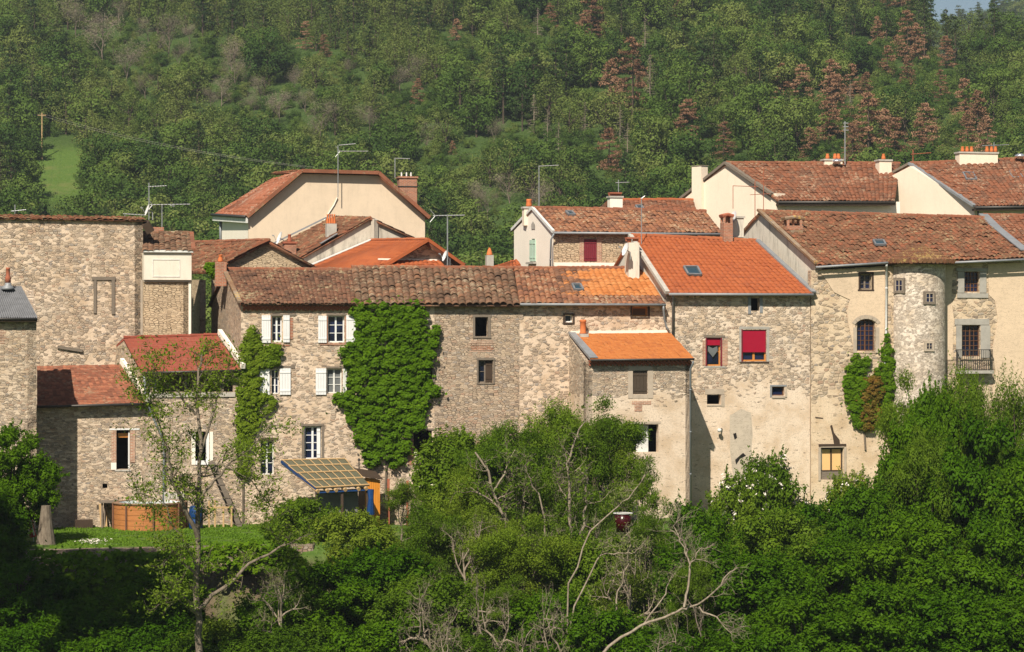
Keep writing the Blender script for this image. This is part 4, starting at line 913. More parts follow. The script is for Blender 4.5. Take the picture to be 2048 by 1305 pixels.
mb.build('flue_pipes', M['pipe_w'], o); mb = MB(); p = FP(814, 374, 26)
for s1, s2 in (((-1,-1),(1,-1)), ((1,-1),(1,1)), ((1,1),(-1,1)), ((-1,1),(-1,-1))):
    hw = 19*p.y/FPX; hd = 14*p.y/FPX; mb.bar(p+DU*s1[0]*hw+dv*s1[1]*hd, p+DU*s2[0]*hw+dv*s2[1]*hd, .03, .04)
mb.build('iron_band', M['dkmetal'], o)
mb = MB(); mb.tube([FH.pt(674,396)+OUT*.08, FH.pt(668,410)+OUT*.05, FH.pt(655,430)+OUT*.05, FH.pt(645,448)+OUT*.05], .04, 5); mb.build('cable', M['cream_w'], Hh)
# --- J: new orange roof
J = thing('rendered_house', 'low house with plain new orange roof and white flashing before the stained gable', 'house', gp(760, 9))
rF, rB, eB, eF = FP(856,480,8.6), FP(742,482,15.2), FP(590,546,15.2), FP(724,560,8.6)
tiled('roof', M['tile_e'], J, eB, eF, rF, rB, per=.26, crs=.32, amp=.03, kind='wave', jit=.003, stepn=.02)
mb = MB(); mb.bar(eB+UP*.08, rB+UP*.08, .36, .06); mb.build('white_flashing', M['white'], J)
r2 = FP(928,531,8.6); tiled('roof', M['tile_n'], J, r2, r2+(rB-rF), rB, rF, per=.3, crs=.36, amp=.05)
gable(J, 'stone_a', [dn(FP(735,560,9.3), 8), FP(735,556,9.3), FP(850,490,9.3), FP(920,533,9.3), dn(FP(920,533,9.3), 8)])
mb = MB(); mb.bar(eF+UP*.0, rF, .22, .16); mb.bar(rF, r2, .22, .16); mb.build('verge_tiles', M['tile_e'], J); ridge(J, rB, rF, M['ridge_o'], .1)
tiled('porch_roof', M['tile_e'], J, FP(740,548,7.4), FP(902,548,7.4), FP(880,521,9.2), FP(756,521,9.2), per=.26, crs=.32, amp=.04, kind='wave')
mb = MB(); mb.bar(FP(756,521,9.2)+UP*.06, FP(880,523,9.2)+UP*.06, .1, .08); mb.build('mortar_strip', M['cream_w'], J)
# dark roof behind J's right side
J2 = thing('stone_house', 'little of a dark mossy roof edge sloping down right behind the new orange roof', 'house', gp(880, 17))
rF, rB = FP(842,492,17), FP(800,492,24); eF, eB = FP(932,530,17), FP(890,528,24); tiled('roof', M['tile_b'], J2, eF, eB, rB, rF, per=.28, crs=.36, amp=.06)
gable(J2, 'stone_k', [dn(FP(700,540,17.3), 8), FP(750,536,17.3), FP(842,496,17.3), FP(925,533,17.3), dn(FP(925,533,17.3), 8)])
# small hidden house with chimney
J3 = thing('small_house', 'low orange roofed house mostly hidden, grey chimney with an orange conical cap', 'house', gp(985, 14))
eL, eR, rR, rL = FP(900,560,13), FP(1060,560,13), FP(1060,518,17), FP(985,535,17); tiled('roof', M['tile_e'], J3, eL, eR, FP(1034,519,17), rL, per=.28, crs=.36, amp=.05); gable(J3, 'cream', [dn(eL,8), eL, eR, dn(eR,8)], 'wall')
o = chimney(J3, 979, 511, 548, 14, 13.4, 'cement', 0, cap=False, dpx=14); mb = MB(); p = FP(979, 511, 13.4); mb.lathe(p, [(.17,0),(.16,.06),(.08,.32),(.05,.34),(.05,.4)], 10); mb.build('chimney_pot', M['pot'], o, smooth=True)
# --- L: cream gable with green shutters, rubble side
L_ = thing('rendered_house', 'house with narrow white gable, pale green shutters and a rubble flank with maroon shutter', 'house', gp(1200, 13))
eF, eR = FP(1107,464,12.6), FP(1446,467,12.6); rF, rR = FP(1065,417,16.3), FP(1412,424,16.3); eB = FP(1024,460,20)
tiled('roof', M['tile_c'], L_, eF, eR, rR, rF, per=.26, crs=.36, amp=.06, jit=.016, sag=.06); ridge(L_, rF, rR, M['ridge'])
tiled('rear_roof', M['tile_c'], L_, eB+(eR-eF), eB, rF, rR, per=.4, crs=.7, amp=.05)
g0, g2 = FP(1107,468,12.9), FP(1028,458,19.6); PLg = pl2(g2, g0)
wall(L_, 'cream_w', PLg, [(1028,462), (1028,570), (1107,570), (1107,468), (1066,421)], [rect(1063,478,1070,522)], name='gable_wall', depths=[.12])
shutter(L_, PLg, (1060.5,480,1066,523), 'green_s', .05, planks=2); shutter(L_, PLg, (1066.6,480,1072,523), 'green_s', .05, planks=2); trim(L_, PLg, (1058,524,1073,529), 'stone_gy', .2, 'sill')
trim(L_, PLg, (1063,478,1070,522), 'green_s', -.05, 'window_back', -.1)
mb = MB(); q_ = [(1063.5,459),(1070.5,459),(1070.5,449),(1067,443),(1063.5,449)]; mb.q(*[PLg.pt(*p)+PLg.out*.03 for p in q_]); mb.build('niche', M['stone_gy'], L_)
mb = MB(); mb.bar(eF+UP*.0+OUT*.0, rF+UP*.02, .14, .16); mb.bar(rF+UP*.02, eB, .14, .16); mb.build('verge_boards', M['whited'], L_)
F13 = fac(12.9); wall(L_, 'stone_k', F13, [(1107,468), (1107,570), (1446,570), (1446,470)], [rect(1168,479,1193,523)], depths=[.2])
shutter(L_, F13, (1168,479,1193,523), 'maroon', .03, planks=6)
for r_ in ((1159,474,1167.5,526), (1193.5,474,1203,526)): trim(L_, F13, r_, 'brick_p', .03, 'brick_jamb')
trim(L_, F13, (1108,526,1240,533), 'cream_w', .05, 'render_band'); gutter(L_, eF-UP*.06+OUT*.06, eR-UP*.06+OUT*.06, 'zinc', .07)
pipe(L_, [FP(1108,468,12.5), FP(1102,480,12.7), FP(1100,560,12.7)], .05)
tiled('lower_roof', M['tile_e'], L_, FP(1112,552,11), FP(1250,552,11), FP(1240,534,12.8), FP(1112,534,12.8), per=.28, crs=.3, amp=.05)
o = chimney(L_, 1057, 414, 430, 22, 17.5, 'cream', 0, cap=True, dpx=18); mb = MB(); p = FP(1058, 414, 17.5); mb.lathe(p, [(.16,0),(.17,.1),(.14,.3),(.16,.36),(.14,.42)], 10); mb.build('chimney_pot', M['pot'], o, smooth=True)
skylight(L_, [onquad(eF,eR,rR,rF,*p) for p in ((1138,434),(1150,434),(1143,427),(1131,427))])
# --- M: small orange roof behind
Mh = thing('rendered_house', 'small house with orange-red roof and cream capped chimney, behind the mossy roof', 'house', gp(1290, 30))
eL, eR, rR, rL = FP(1252,440,29), FP(1400,440,29), FP(1386,401,33), FP(1240,401,33); tiled('roof', M['tile_n'], Mh, eL, eR, rR, rL, per=.3, crs=.36, amp=.05); ridge(Mh, rL, rR, M['ridge_o']); gable(Mh, 'cream', [dn(eL,9), eL, eR, dn(eR,9)], 'wall')
eB = FP(1200,425,37); PLm = pl2(eB, FP(1240,440,29)); 
gable(Mh, 'cream', [dn(FP(1205,430,36), 9), FP(1205,424,36), FP(1222,403,33), FP(1244,424,29.5), dn(FP(1244,440,29.5), 9)], 'gable_wall', DU)
mb = MB(); mb.bar(FP(1198,424,35), FP(1224,401,32.8), .2, .3); mb.bar(FP(1224,401,32.8), FP(1248,425,29), .2, .3); mb.build('verge_tiles', M['tile_n'], Mh)
chimney(Mh, 1230, 393, 415, 26, 30, 'cream_w', 0, cap=True, dpx=20, tilecap=0); mb = MB(); p = FP(1230,392,30)
for s in (-1,0,1): mb.bar(p+DU*s*.25, p+DU*s*.25+UP*.12, .1, .3)
mb.bar(p-DU*.38+UP*.16, p+DU*.38+UP*.16, .5, .08); mb.build('chimney_cover', M['pot_d'], Mh)
skylight(Mh, [onquad(eL,eR,rR,rL,*p) for p in ((1275,422),(1287,422),(1283,415),(1271,415))])
# --- N: cream gable house and long roof
Nh = thing('rendered_house', 'cream gable house with a tall square chimney on its left slope and long red-brown roof', 'house', gp(1500, 26))
eF, eR = FP(1556,402,25.6), FP(1790,402,25.6); rF, rR = FP(1452,327,30.5), FP(1800,328,30.5); eB = FP(1362,398,35)
tiled('roof', M['tile_n'], Nh, eF, eR, rR, rF, per=.3, crs=.38, amp=.06, jit=.014, sag=.05); ridge(Nh, rF, rR, M['ridge'])
tiled('rear_roof', M['tile_n'], Nh, eB+(eR-eF), eB, rF, rR, per=.45, crs=.8, amp=.05)
g0, g2 = FP(1555,395,26), FP(1365,397,34.6); PLn = pl2(g2, g0)
wall(Nh, 'cream', PLn, [(1366,400), (1366,560), (1555,560), (1555,396), (1542,387), (1452,331)], [], name='gable_wall')
mb = MB(); mb.bar(eB, rF+UP*.03, .3, .16); mb.bar(rF+UP*.03, FP(1545,390,26.2)+UP*.03, .3, .16); mb.build('verge_boards', M['wood_g'], Nh)
mb = MB(); mb.rect(PLn, 1389,333,1408,560,-.3,.22); mb.build('chimney', M['cream'], Nh); mb = MB(); mb.rect(PLn, 1388,331,1409,333.5,-.34,.26); mb.build('chimney_cap', M['stone_s'], Nh)
mb = MB(); mb.rect(PLn, 1544,387,1555.5,425,-.6,.1); mb.build('parapet_end', M['cream'], Nh)
F26 = fac(26.2); wall(Nh, 'cream_w', F26, [(1555,404), (1555,560), (1800,560), (1800,404)], []); gutter(Nh, eF-UP*.1+OUT*.06, eR-UP*.1+OUT*.06, 'dkmetal', .08)
mb = MB(); p0, p1 = eF-UP*.22+dv*.2, eR-UP*.22+dv*.2; mb.bar(p0, p1, .5, .12); mb.build('eave_boards', M['wood_d'], Nh)
o = chimney(Nh, 1664, 319, 335, 38, 30.5, 'cream', 0, cap=True, dpx=18)
for px_ in (1655, 1670, 1677):
    mb = MB(); p = FP(px_, 319, 30.5); mb.lathe(p, [(.15,0),(.12,.15),(.09,.3),(.1,.34)], 10); mb.build('chimney_pot', M['pot'], o, smooth=True)
mb = MB(); p = FP(1674, 328, 29.9); mb.lathe(p, [(.22,0),(.22,.1),(.32,.12),(.3,.2),(.12,.3)], 14); mb.build('metal_cowl', M['steel'], Nh, smooth=True)
# --- O: cream gable house right
Oh = thing('rendered_house', 'plain cream gable house with long tiled roof, two skylights and six-pot chimney at right', 'house', gp(1850, 23))
eF, eR = FP(1950,413,21.6), FP(2120,411,21.6); rF, rR = FP(1820,328,28), FP(2110,316,28); eB = FP(1667,411,34)
tiled('roof', M['tile_n'], Oh, eF, eR, rR, rF, per=.3, crs=.38, amp=.075, jit=.014, sag=.04); ridge(Oh, rF, rR, M['ridge'])
tiled('rear_roof', M['tile_n'], Oh, eB+(eR-eF), eB, rF, rR, per=.45, crs=.8, amp=.05)
g0, g2 = FP(1949,412,22), FP(1671,408,33.6); PLo = pl2(g2, g0)
wall(Oh, 'cream', PLo, [(1672,410), (1672,560), (1949,560), (1949,414), (1820,333)], [], name='gable_wall')
mb = MB(); mb.bar(eB+UP*.0, rF+UP*.02, .3, .14); mb.build('verge_boards', M['wood_g'], Oh); mb = MB(); mb.bar(rF+UP*.02, eF+UP*.02, .34, .14); mb.build('verge_flashing', M['zinc'], Oh)
F22 = fac(22.2); wall(Oh, 'cream', F22, [(1949,416), (1949,560), (2130,560), (2130,414)], []); gutter(Oh, eF-UP*.08+OUT*.06, eR-UP*.08+OUT*.06, 'dkmetal', .08)
mb = MB(); mb.bar(eF-UP*.2+dv*.2, eR-UP*.2+dv*.2, .5, .12); mb.build('eave_boards', M['wood_d'], Oh)
pipe(Oh, [FP(1953,415,21.6), FP(1956,422,21.8), FP(1957,450,21.8)], .06, 'dkmetal')
for q_ in (((1933,363),(1953,363),(1945,349),(1925,349)), ((2024,359),(2044,359),(2036,346),(2016,346))): skylight(Oh, [onquad(eF,eR,rR,rF,*p) for p in q_])
o = chimney(Oh, 1953, 305, 322, 82, 27.8, 'cream', 0, cap=True, dpx=22)
for px_ in (1925, 1934, 1943, 1974, 1983, 1991):
    mb = MB(); p = FP(px_, 305, 27.8); mb.lathe(p, [(.14,0),(.11,.16),(.085,.32),(.1,.35)], 10); mb.build('chimney_pot', M['pot'], o, smooth=True)
o = chimney(Oh, 1767, 320, 358, 26, 29.5, 'cream', 0, cap=True, dpx=22); mb = MB(); p = FP(1767, 320, 29.5); mb.lathe(p, [(.15,0),(.12,.16),(.085,.32),(.1,.36)], 10); mb.build('chimney_pot', M['pot'], o, smooth=True)
mb = MB(); p = FP(2040, 318, 27.5); mb.lathe(p, [(.2,0),(.2,.1),(.34,.12),(.32,.22),(.12,.32)], 14); mb.build('metal_cowl', M['steel'], Oh, smooth=True)
# --- G: dark roof at the right edge
Gh = thing('tiled_house', 'brown tiled roof at the right edge, beyond the pale zinc valley', 'house', gp(2030, 12))
eL, eR, rR, rL = FP(2045,505,8.4), FP(2160,503,8.4), FP(2150,434,14), FP(1966,432,14); tiled('roof', M['tile_n'], Gh, eL, eR, rR, rL, per=.28, crs=.36, amp=.06, jit=.014); ridge(Gh, rL, rR, M['ridge']); gable(Gh, 'cream', [dn(eL,8), eL, eR, dn(eR,8)], 'wall')
mb = MB(); mb.bar(rL+UP*.1, FP(2020,485,9.5)+UP*.1, .5, .06); mb.build('zinc_valley', M['zinc'], Gh)

# ------------------------------------------------------------------ aerials and dishes
def antenna(px, pyt, pyb, off, booms, label, r=.022, mat='alu', kind='yagi'):
    b = FP(px, pyb, off); t = FP(px, pyt, off); a = thing('tv_antenna', label, 'antenna', b, 'aerials on the roofs')
    mb = MB(); mb.tube([b, t], r*1.2, 5); mb.build('mast', M[mat], a)
    for (x0, y0, x1, y1, n, el) in booms:
        p, q = FP(x0, y0, off), FP(x1, y1, off); mb = MB(); mb.tube([p, q], r, 5); s = (q-p)
        for i in range(n):
            c = p.lerp(q, .08+.84*i/max(1, n-1)); L = el*(1-.35*i/n); ax = Vector((.25*DU.x, .25*DU.y, 0))+dv*.97; ax.normalize()
            mb.tube([c-ax*L, c+ax*L], r*.5, 4)
        if el > .3:
            c = p.lerp(q, .04)
            for s2 in (1, -1): mb.tube([c+s.normalized()*.05, c-s.normalized()*.22+UP*s2*.32], r*.7, 4)
        mb.build('boom', M[mat], a)
    return a
antenna(676,291,395,23.5,[(676,303,736,303,9,.35),(678,291,711,288,6,.2)],'tall rusty mast aerial with two booms on the beige truncated gable')
antenna(790,316,356,26,[(790,317,820,318,5,.25)],'thin pale aerial left of the brick chimney with white flues')
antenna(895,430,540,6,[(866,432,929,431,10,.36)],'pale aerial with arrow-like boom standing over the mossy canal roof',.028)
antenna(1078,333,420,17,[(1077,333,1117,331,8,.25)],'slender aerial behind the narrow white gable')
antenna(324,410,472,8.6,[(300,410,380,409,10,.36),(340,412,349,413,3,.1)],'long boom aerial behind the cream panelled box')
antenna(298,366,440,9,[(296,374,333,372,7,.3)],'small aerial rising at the corner of the big blank wall')
antenna(250,428,438,10,[(246,428,292,431,7,.2)],'low flat aerial on the roof of the big blank wall')
antenna(30,410,428,10,[(22,423,52,420,6,.15)],'tiny pale aerial near the left end of the long wall top')
antenna(1283,395,545,4.5,[(1282,398,1290,392,3,.15)],'bare thin mast aerial beside the plastered chimney of the orange roof',.018)
antenna(1690,243,330,30,[(1686,247,1697,247,3,.12),(1686,254,1697,254,3,.12),(1686,261,1697,261,3,.12)],'tall grid panel aerial above the long red-brown roof',.03)
antenna(1237,360,395,31,[(1231,366,1258,365,5,.2)],'small bluish aerial on the chimney with cream cap')
antenna(1510,362,440,8,[(1466,372,1516,374,6,.2),(1466,372,1466,418,0,.1)],'rusty aerial frame in front of the cream gable',.018,'pot_d')
antenna(1527,340,420,8.5,[(1520,364,1548,361,6,.2),(1500,390,1540,388,7,.15)],'thin dark aerial with two booms before the cream gable',.016,'pot_d')
antenna(1826,300,332,28,[(1822,309,1862,306,6,.22)],'rusty short aerial at the peak of the plain cream gable',.024,'pot_d')
antenna(1988,285,318,28.5,[(1964,292,2018,290,9,.3)],'bluish aerial behind the six-pot chimney')
def dish(px, py, off, R, label, face=-1.42, mat='white'):
    c = FP(px, py, off); a = thing('satellite_dish', label, 'satellite dish', c-UP*.4, 'satellite dishes')
    ax = (DU*math.sin(face)+OUT*math.cos(face)+UP*.35).normalized(); x = ax.orthogonal().normalized(); y = ax.cross(x); mb = MB(); ring = []
    for i in range(5):
        r_ = R*i/4+.001; mb_ = [c+ax*(-.16*R*(1-(i/4)**2))+(x*math.cos(t)+y*math.sin(t))*r_ for t in np.linspace(0, 2*math.pi, 17)[:-1]]; ring.append(mb_)
    for sgn in (0, .012):
        for i in range(4):
            for j in range(16):
                q_ = [ring[i][j], ring[i+1][j], ring[i+1][(j+1) % 16], ring[i][(j+1) % 16]]; q_ = [p-ax*sgn for p in q_]; mb.q(*(q_ if sgn else reversed(q_)))
    mb.build('reflector', M[mat], a, smooth=True); mb = MB(); mb.tube([c-ax*.1*R, c-ax*.3-UP*.05, c-ax*.3-UP*.4], .025, 6); mb.tube([c-y*R*.9, c+ax*R*.8], .015, 5); mb.bar(c+ax*R*.8, c+ax*(R*.8+.1), .06, .06); mb.build('arm', M['alu'], a)
dish(558, 476, 17.5, .36, 'white dish edge-on to the left of the small brick chimney', -1.45)
dish(294, 420, 8, .3, 'small white dish at the end of the long wall top', -1.45, 'whited')
dish(889, 512, 6.2, .28, 'narrow white dish beside the arrow-like aerial mast', -1.45)
dish(1250, 499, 2.6, .33, 'white dish on the plaster gable beside the orange roof', -1.45)
dish(1465, 436, 5.6, .38, 'white dish fixed right of the tile-capped brick chimney', -1.45)
# ------------------------------------------------------------------ vegetation
def leafquads(C, size, rng, up=.45, asp=.55, var=.5, nrm=None):
    """rhombus leaves at points C"""
    n = len(C); N = rng.normal(size=(n, 3)); N /= np.linalg.norm(N, axis=1)[:, None]
    if nrm is not None: N = N*.42+nrm
    N[:, 2] = N[:, 2]*1+up*1.5; N /= np.linalg.norm(N, axis=1)[:, None]
    R = rng.normal(size=(n, 3)); A = np.cross(N, R); A /= np.linalg.norm(A, axis=1)[:, None]+1e-9; B = np.cross(N, A)
    s = size*(1+var*(rng.random(n)-.5)*2); A *= s[:, None]*.5; B *= s[:, None]*.5*asp
    V = np.stack([C-A, C-B*.9+A*.1, C+A, C+B*.9+A*.1], 1).reshape(-1, 3)
    return V, np.arange(n*4).reshape(-1, 4)
def joinq(parts):
    V = []; F = []; m = []; o = 0
    for v, f, mi in parts: V.append(v); F.append(f+o); m.append(np.full(len(f), mi)); o += len(v)
    return np.concatenate(V), np.concatenate(F), np.concatenate(m)
def tubes_np(branches, kmin=3):
    V = []; F = []; o = 0
    for pts, rad, k in branches:
        pts = np.array(pts); n = len(pts)
        T = np.gradient(pts, axis=0); T /= np.linalg.norm(T, axis=1)[:, None]+1e-9
        ref = np.array([.31, .95, .1]); X = np.cross(T, ref); X /= np.linalg.norm(X, axis=1)[:, None]+1e-9; Y = np.cross(T, X)
        t = np.arange(k)*2*math.pi/k
        ring = pts[:, None]+(X[:, None]*np.cos(t)[None, :, None]+Y[:, None]*np.sin(t)[None, :, None])*np.array(rad)[:, None, None]
        V.append(ring.reshape(-1, 3)); j = np.arange(k)
        for i in range(n-1): F.append(np.stack([o+i*k+j, o+i*k+(j+1) % k, o+(i+1)*k+(j+1) % k, o+(i+1)*k+j], -1))
        o += n*k
    return np.concatenate(V), np.concatenate(F)
GREEN = [(.025,.055,.010), (.045,.095,.014), (.075,.135,.020), (.105,.165,.028)]
M['leaf_hill'] = mleaf('hill_foliage', [(.043,.084,.018), (.074,.128,.024), (.112,.172,.033), (.16,.195,.052)], .3, .75, .15)
M['leaf_near'] = mleaf('acacia_foliage', [(.048,.100,.006), (.088,.158,.010), (.138,.212,.015), (.19,.24,.028)], .38, .45, .35)
M['leaf_dark'] = mleaf('dense_foliage', [(.024,.070,.002), (.048,.118,.003), (.080,.160,.005), (.115,.19,.010)], .36, .3, .35)
M['leaf_ivy'] = mleaf('ivy_foliage', [(.042,.098,.004), (.082,.162,.006), (.135,.212,.010)], .25, .1, .8)
M['leaf_yel'] = mleaf('creeper_foliage', [(.06,.12,.007), (.11,.18,.011), (.16,.22,.016), (.20,.23,.03)], .35, .2, .8)
M['leaf_red'] = mleaf('reddish_creeper_foliage', [(.06,.09,.01), (.15,.11,.02), (.24,.09,.026), (.27,.11,.036)], .3, .2, .9)
M['leaf_brown'] = mleaf('dead_needles', [(.21,.118,.070), (.30,.168,.10), (.38,.225,.14)], .15, .6, .3)
M['leaf_grey'] = mleaf('bare_twigs', [(.17,.145,.10), (.24,.21,.15), (.30,.25,.19)], .1, .6, .3)
M['leaf_pine'] = mleaf('pine_needles', [(.030,.060,.018), (.055,.092,.026), (.095,.115,.04)], .15, .6, .3)
M['leaf_olive'] = mleaf('sparse_olive_foliage', [(.085,.125,.028), (.125,.165,.04), (.18,.205,.06)], .3, .5, .3)
M['flower'] = mflat('pale_flowers', (.72,.66,.58), .8, .1); M['flower_w'] = mflat('elder_flowers', (.70,.70,.48), .8, .15)
M['bark'] = mbark('grey_bark', (.20,.165,.125), (.10,.08,.06)); M['bark_p'] = mbark('pale_dead_bark', (.30,.25,.19), (.17,.135,.10)); M['bark_d'] = mbark('dark_bark', (.09,.07,.05), (.05,.04,.03))
def crownpts(rng, blobs, n, shell=.55):
    """points on and in a set of blobs ((c, r), ...)"""
    wts = np.array([r[0]*r[1] for _, r in blobs]); wts /= wts.sum(); idx = rng.choice(len(blobs), n, p=wts)
    C = np.array([b[0] for b in blobs])[idx]; R = np.array([b[1] for b in blobs])[idx]
    D = rng.normal(size=(n, 3)); D /= np.linalg.norm(D, axis=1)[:, None]; s = shell+(1-shell)*rng.random(n)
    return C+D*R*s[:, None], D
def broad_blobs(rng, w, h0, h1, nb, rb, squash=.75):
    out = []; zc = (h0+h1)/2; hh = (h1-h0)/2
    for i in range(nb):
        while True:
            p = rng.uniform(-1, 1, 3)
            if .25 < np.linalg.norm(p) < 1: break
        r = rb*rng.uniform(.6, 1.25); out.append((np.array([p[0]*(w/2-r*.5), p[1]*(w/2-r*.5), zc+p[2]*(hh-r*.4)]), (r, r, r*squash)))
    return out
def hill_broad(seed, w=7.5, h=8.5, n=1500, leaf=.36, mat='leaf_hill', nb=22, rb=1.45, h0=.8):
    rng = np.random.default_rng(seed); bl = broad_blobs(rng, w, h0*.3, h, int(nb*1.3), rb)
    C, D = crownpts(rng, bl, n, .8); v, f = leafquads(C, leaf, rng, .25, .75, .5, D*1.1)
    br = [([(0,0,-.8),(.1,0,h*.35),(0,.1,h*.7)], (.22,.16,.05), 5)]
    for i in range(7):
        b = bl[rng.integers(len(bl))][0]; z = rng.uniform(.15, .45)*h; br.append(([(0,0,z), tuple(np.array([b[0]*.55, b[1]*.55, (z+b[2])/2+.3])), tuple(b)], (.10,.07,.02), 4))
    tv, tf = tubes_np(br); V, F, m = joinq([(v, f, 0), (tv, tf, 1)])
    return raw_mesh('broadleaf_tree', V, F, [M[mat], M['bark_d']], m)
def hill_conifer(seed, w=5.0, h=11, n=1300, mat='leaf_brown', dens=1.0, ragged=.35, leaf=.42, nm='conifer', whorls=13, z0=.12):
    rng = np.random.default_rng(seed); C = []; br = [([(0,0,-.8),(.05,0,h*.5),(0,0,h)], (.2,.13,.03), 5)]
    for k in range(whorls):
        z = h*(z0+(1-z0)*(k+.3)/whorls); R = w/2*(1-(k/whorls))**.75+.25
        for j in range(6):
            if rng.random() < ragged*.6: continue
            a = rng.random()*6.28; r = R*rng.uniform(1-ragged, 1.1); e = np.array([math.cos(a)*r, math.sin(a)*r, z-.10*r+rng.uniform(-.3,.3)])
            s0 = np.array([0, 0, z]); br.append(([tuple(s0), tuple((s0+e)/2+[0,0,.1]), tuple(e)], (.05,.035,.015), 3))
            q = max(3, int(n*dens/(whorls*6)*(.4+r/R))); t = rng.random(q)**.6; p = s0+(e-s0)*t[:, None]+rng.normal(0, .20, (q, 3))*np.array([1,1,.6])*(.5+t[:, None]); C.append(p)
    C = np.concatenate(C); v, f = leafquads(C, leaf, rng, .5, .5); tv, tf = tubes_np(br); V, F, m = joinq([(v, f, 0), (tv, tf, 1)])
    return raw_mesh(nm, V, F, [M[mat], M['bark_p'] if dens < .4 else M['bark_d']], m)
def skeleton(rng, H, spread=.5, lev=4, kids=(6,5,4,3), wig=.16, r0=.16, upb=.12, trunk=.35, tipl=.9, lean=(0,0)):
    br = []; anch = []
    def grow(p, d, L, r, l):
        n = 5 if l < 2 else 4; pts = [p.copy()]; rad = [r]; q = p.copy(); dd = d.copy()
        for i in range(n):
            dd = dd+rng.normal(0, wig, 3)+np.array([0, 0, upb*(1 if l else .3)]); dd /= np.linalg.norm(dd); q = q+dd*L/n; pts.append(q.copy()); rad.append(r*(1-.75*(i+1)/n))
        br.append((pts, rad, 6 if l == 0 else (4 if l < 2 else 3)))
        if l >= lev-1:
            for t in (2, 3, 4)[:n-1]: anch.append(pts[min(t, n)])
        if l >= lev: return
        k = kids[min(l, len(kids)-1)]
        for i in range(k):
            t = (trunk if l == 0 else .3)+(1-(trunk if l == 0 else .3))*(i+rng.random())/k; a = t*n; i0 = min(int(a), n-1); f_ = a-i0
            s = pts[i0]*(1-f_)+pts[i0+1]*f_; ax = rng.normal(size=3); ax -= ax.dot(dd)*dd; ax /= np.linalg.norm(ax); base = (pts[i0+1]-pts[i0]); base /= np.linalg.norm(base)
            c = base*(1-spread)+ax*spread; c /= np.linalg.norm(c); grow(s, c, L*(.62 if l == 0 else .58)*rng.uniform(.7, 1.15)*(1.15-.4*t), r*(.55-.15*t), l+1)
    grow(np.array([0., 0, -.6]), np.array([lean[0], lean[1], 1.])/np.linalg.norm([lean[0], lean[1], 1.]), H*.72, r0, 0)
    return br, np.array(anch)
def near_tree(seed, H=9, nleaf=26000, leaf=.17, mat='leaf_near', bark='bark', spread=.55, sig=.28, asp=.42, extra=None, **kw):
    """trunk + crown meshes of a foreground tree"""
    rng = np.random.default_rng(seed); br, an = skeleton(rng, H, spread, **kw); tv, tf = tubes_np(br)
    top = tv[:, 2].max(); s = H/top; tv *= s; an = an*s
    tm = raw_mesh('trunk', tv, tf, M[bark]); parts = []
    if nleaf:
        C = an[rng.integers(len(an), size=nleaf)]+rng.normal(0, sig, (nleaf, 3))*np.array([1, 1, .55]); v, f = leafquads(C, leaf, rng, .5, asp); parts.append((v, f, 0))
    mats = [M[mat]]
    if extra:
        em, en, es, eq = extra; top_ = an[an[:, 2] > np.quantile(an[:, 2], .45)]; c0 = top_[rng.integers(len(top_), size=en)]
        C = np.repeat(c0, eq, 0)+rng.normal(0, .09, (en*eq, 3))*np.array([1,1,.4])+np.array([0,-.15,.25]); v, f = leafquads(C, es, rng, 1.0, .9); parts.append((v, f, 1)); mats.append(M[em])
    V, F, m = joinq(parts); return tm, raw_mesh('crown', V, F, mats, m)
def dense_tree(seed, w=6, H=7, nleaf=34000, leaf=.19, mat='leaf_dark', nb=110, rb=.62, h0=.2, asp=.65, extra=None, squash=.9):
    nb = int(nb*1.7); rb *= .8; nleaf = int(nleaf*1.3)
    rng = np.random.default_rng(seed); bl = broad_blobs(rng, w, h0, H, nb, rb, squash); C, D = crownpts(rng, bl, nleaf, .60); C = C+rng.normal(0, 1, (nleaf, 1))*D*.10+rng.normal(0, .05, (nleaf, 3)); v, f = leafquads(C, leaf, rng, .3, asp, .4, D*.9)
    sp = []                                   # shoots that break the outline
    for b in bl:
        for k in range(5):
            d_ = rng.normal(size=3); d_[2] = abs(d_[2])+.3; d_ /= np.linalg.norm(d_); p0 = b[0]+d_*b[1][0]*.8; L_ = rng.uniform(.25, .75); t_ = rng.random(26)
            sp.append(p0+d_*L_*t_[:, None]+rng.normal(0, .05, (26, 3)))
    sp = np.concatenate(sp); v2, f2 = leafquads(sp, leaf*.85, rng, .3, asp*.8); v = np.concatenate([v, v2]); f = np.concatenate([f, f2+len(v)-len(v2)])
    br = [([(0,0,-1),(.15,0,H*.3),(0,.1,H*.6)], (.22,.17,.07), 6)]
    for b in bl[:22]: z = rng.uniform(.1, .4)*H; b = b[0]; br.append(([(0,0,z), tuple(np.array([b[0]*.5, b[1]*.5, (z+b[2])/2])), tuple(b)], (.09,.06,.02), 4))
    tv, tf = tubes_np(br); parts = [(v, f, 0)]; mats = [M[mat]]
    if extra:
        em, en, es, eq = extra; C0, D0 = crownpts(rng, bl, en, 1.0); C0 = C0[D0[:, 2] > -.1]; C = np.repeat(C0, eq, 0)+rng.normal(0, .07, (len(C0)*eq, 3)); v, f = leafquads(C, es, rng, 1.0, .9); parts.append((v, f, 1)); mats.append(M[em])
    V, F, m = joinq(parts); return raw_mesh('trunk', tv, tf, M['bark_d']), raw_mesh('crown', V, F, mats, m)
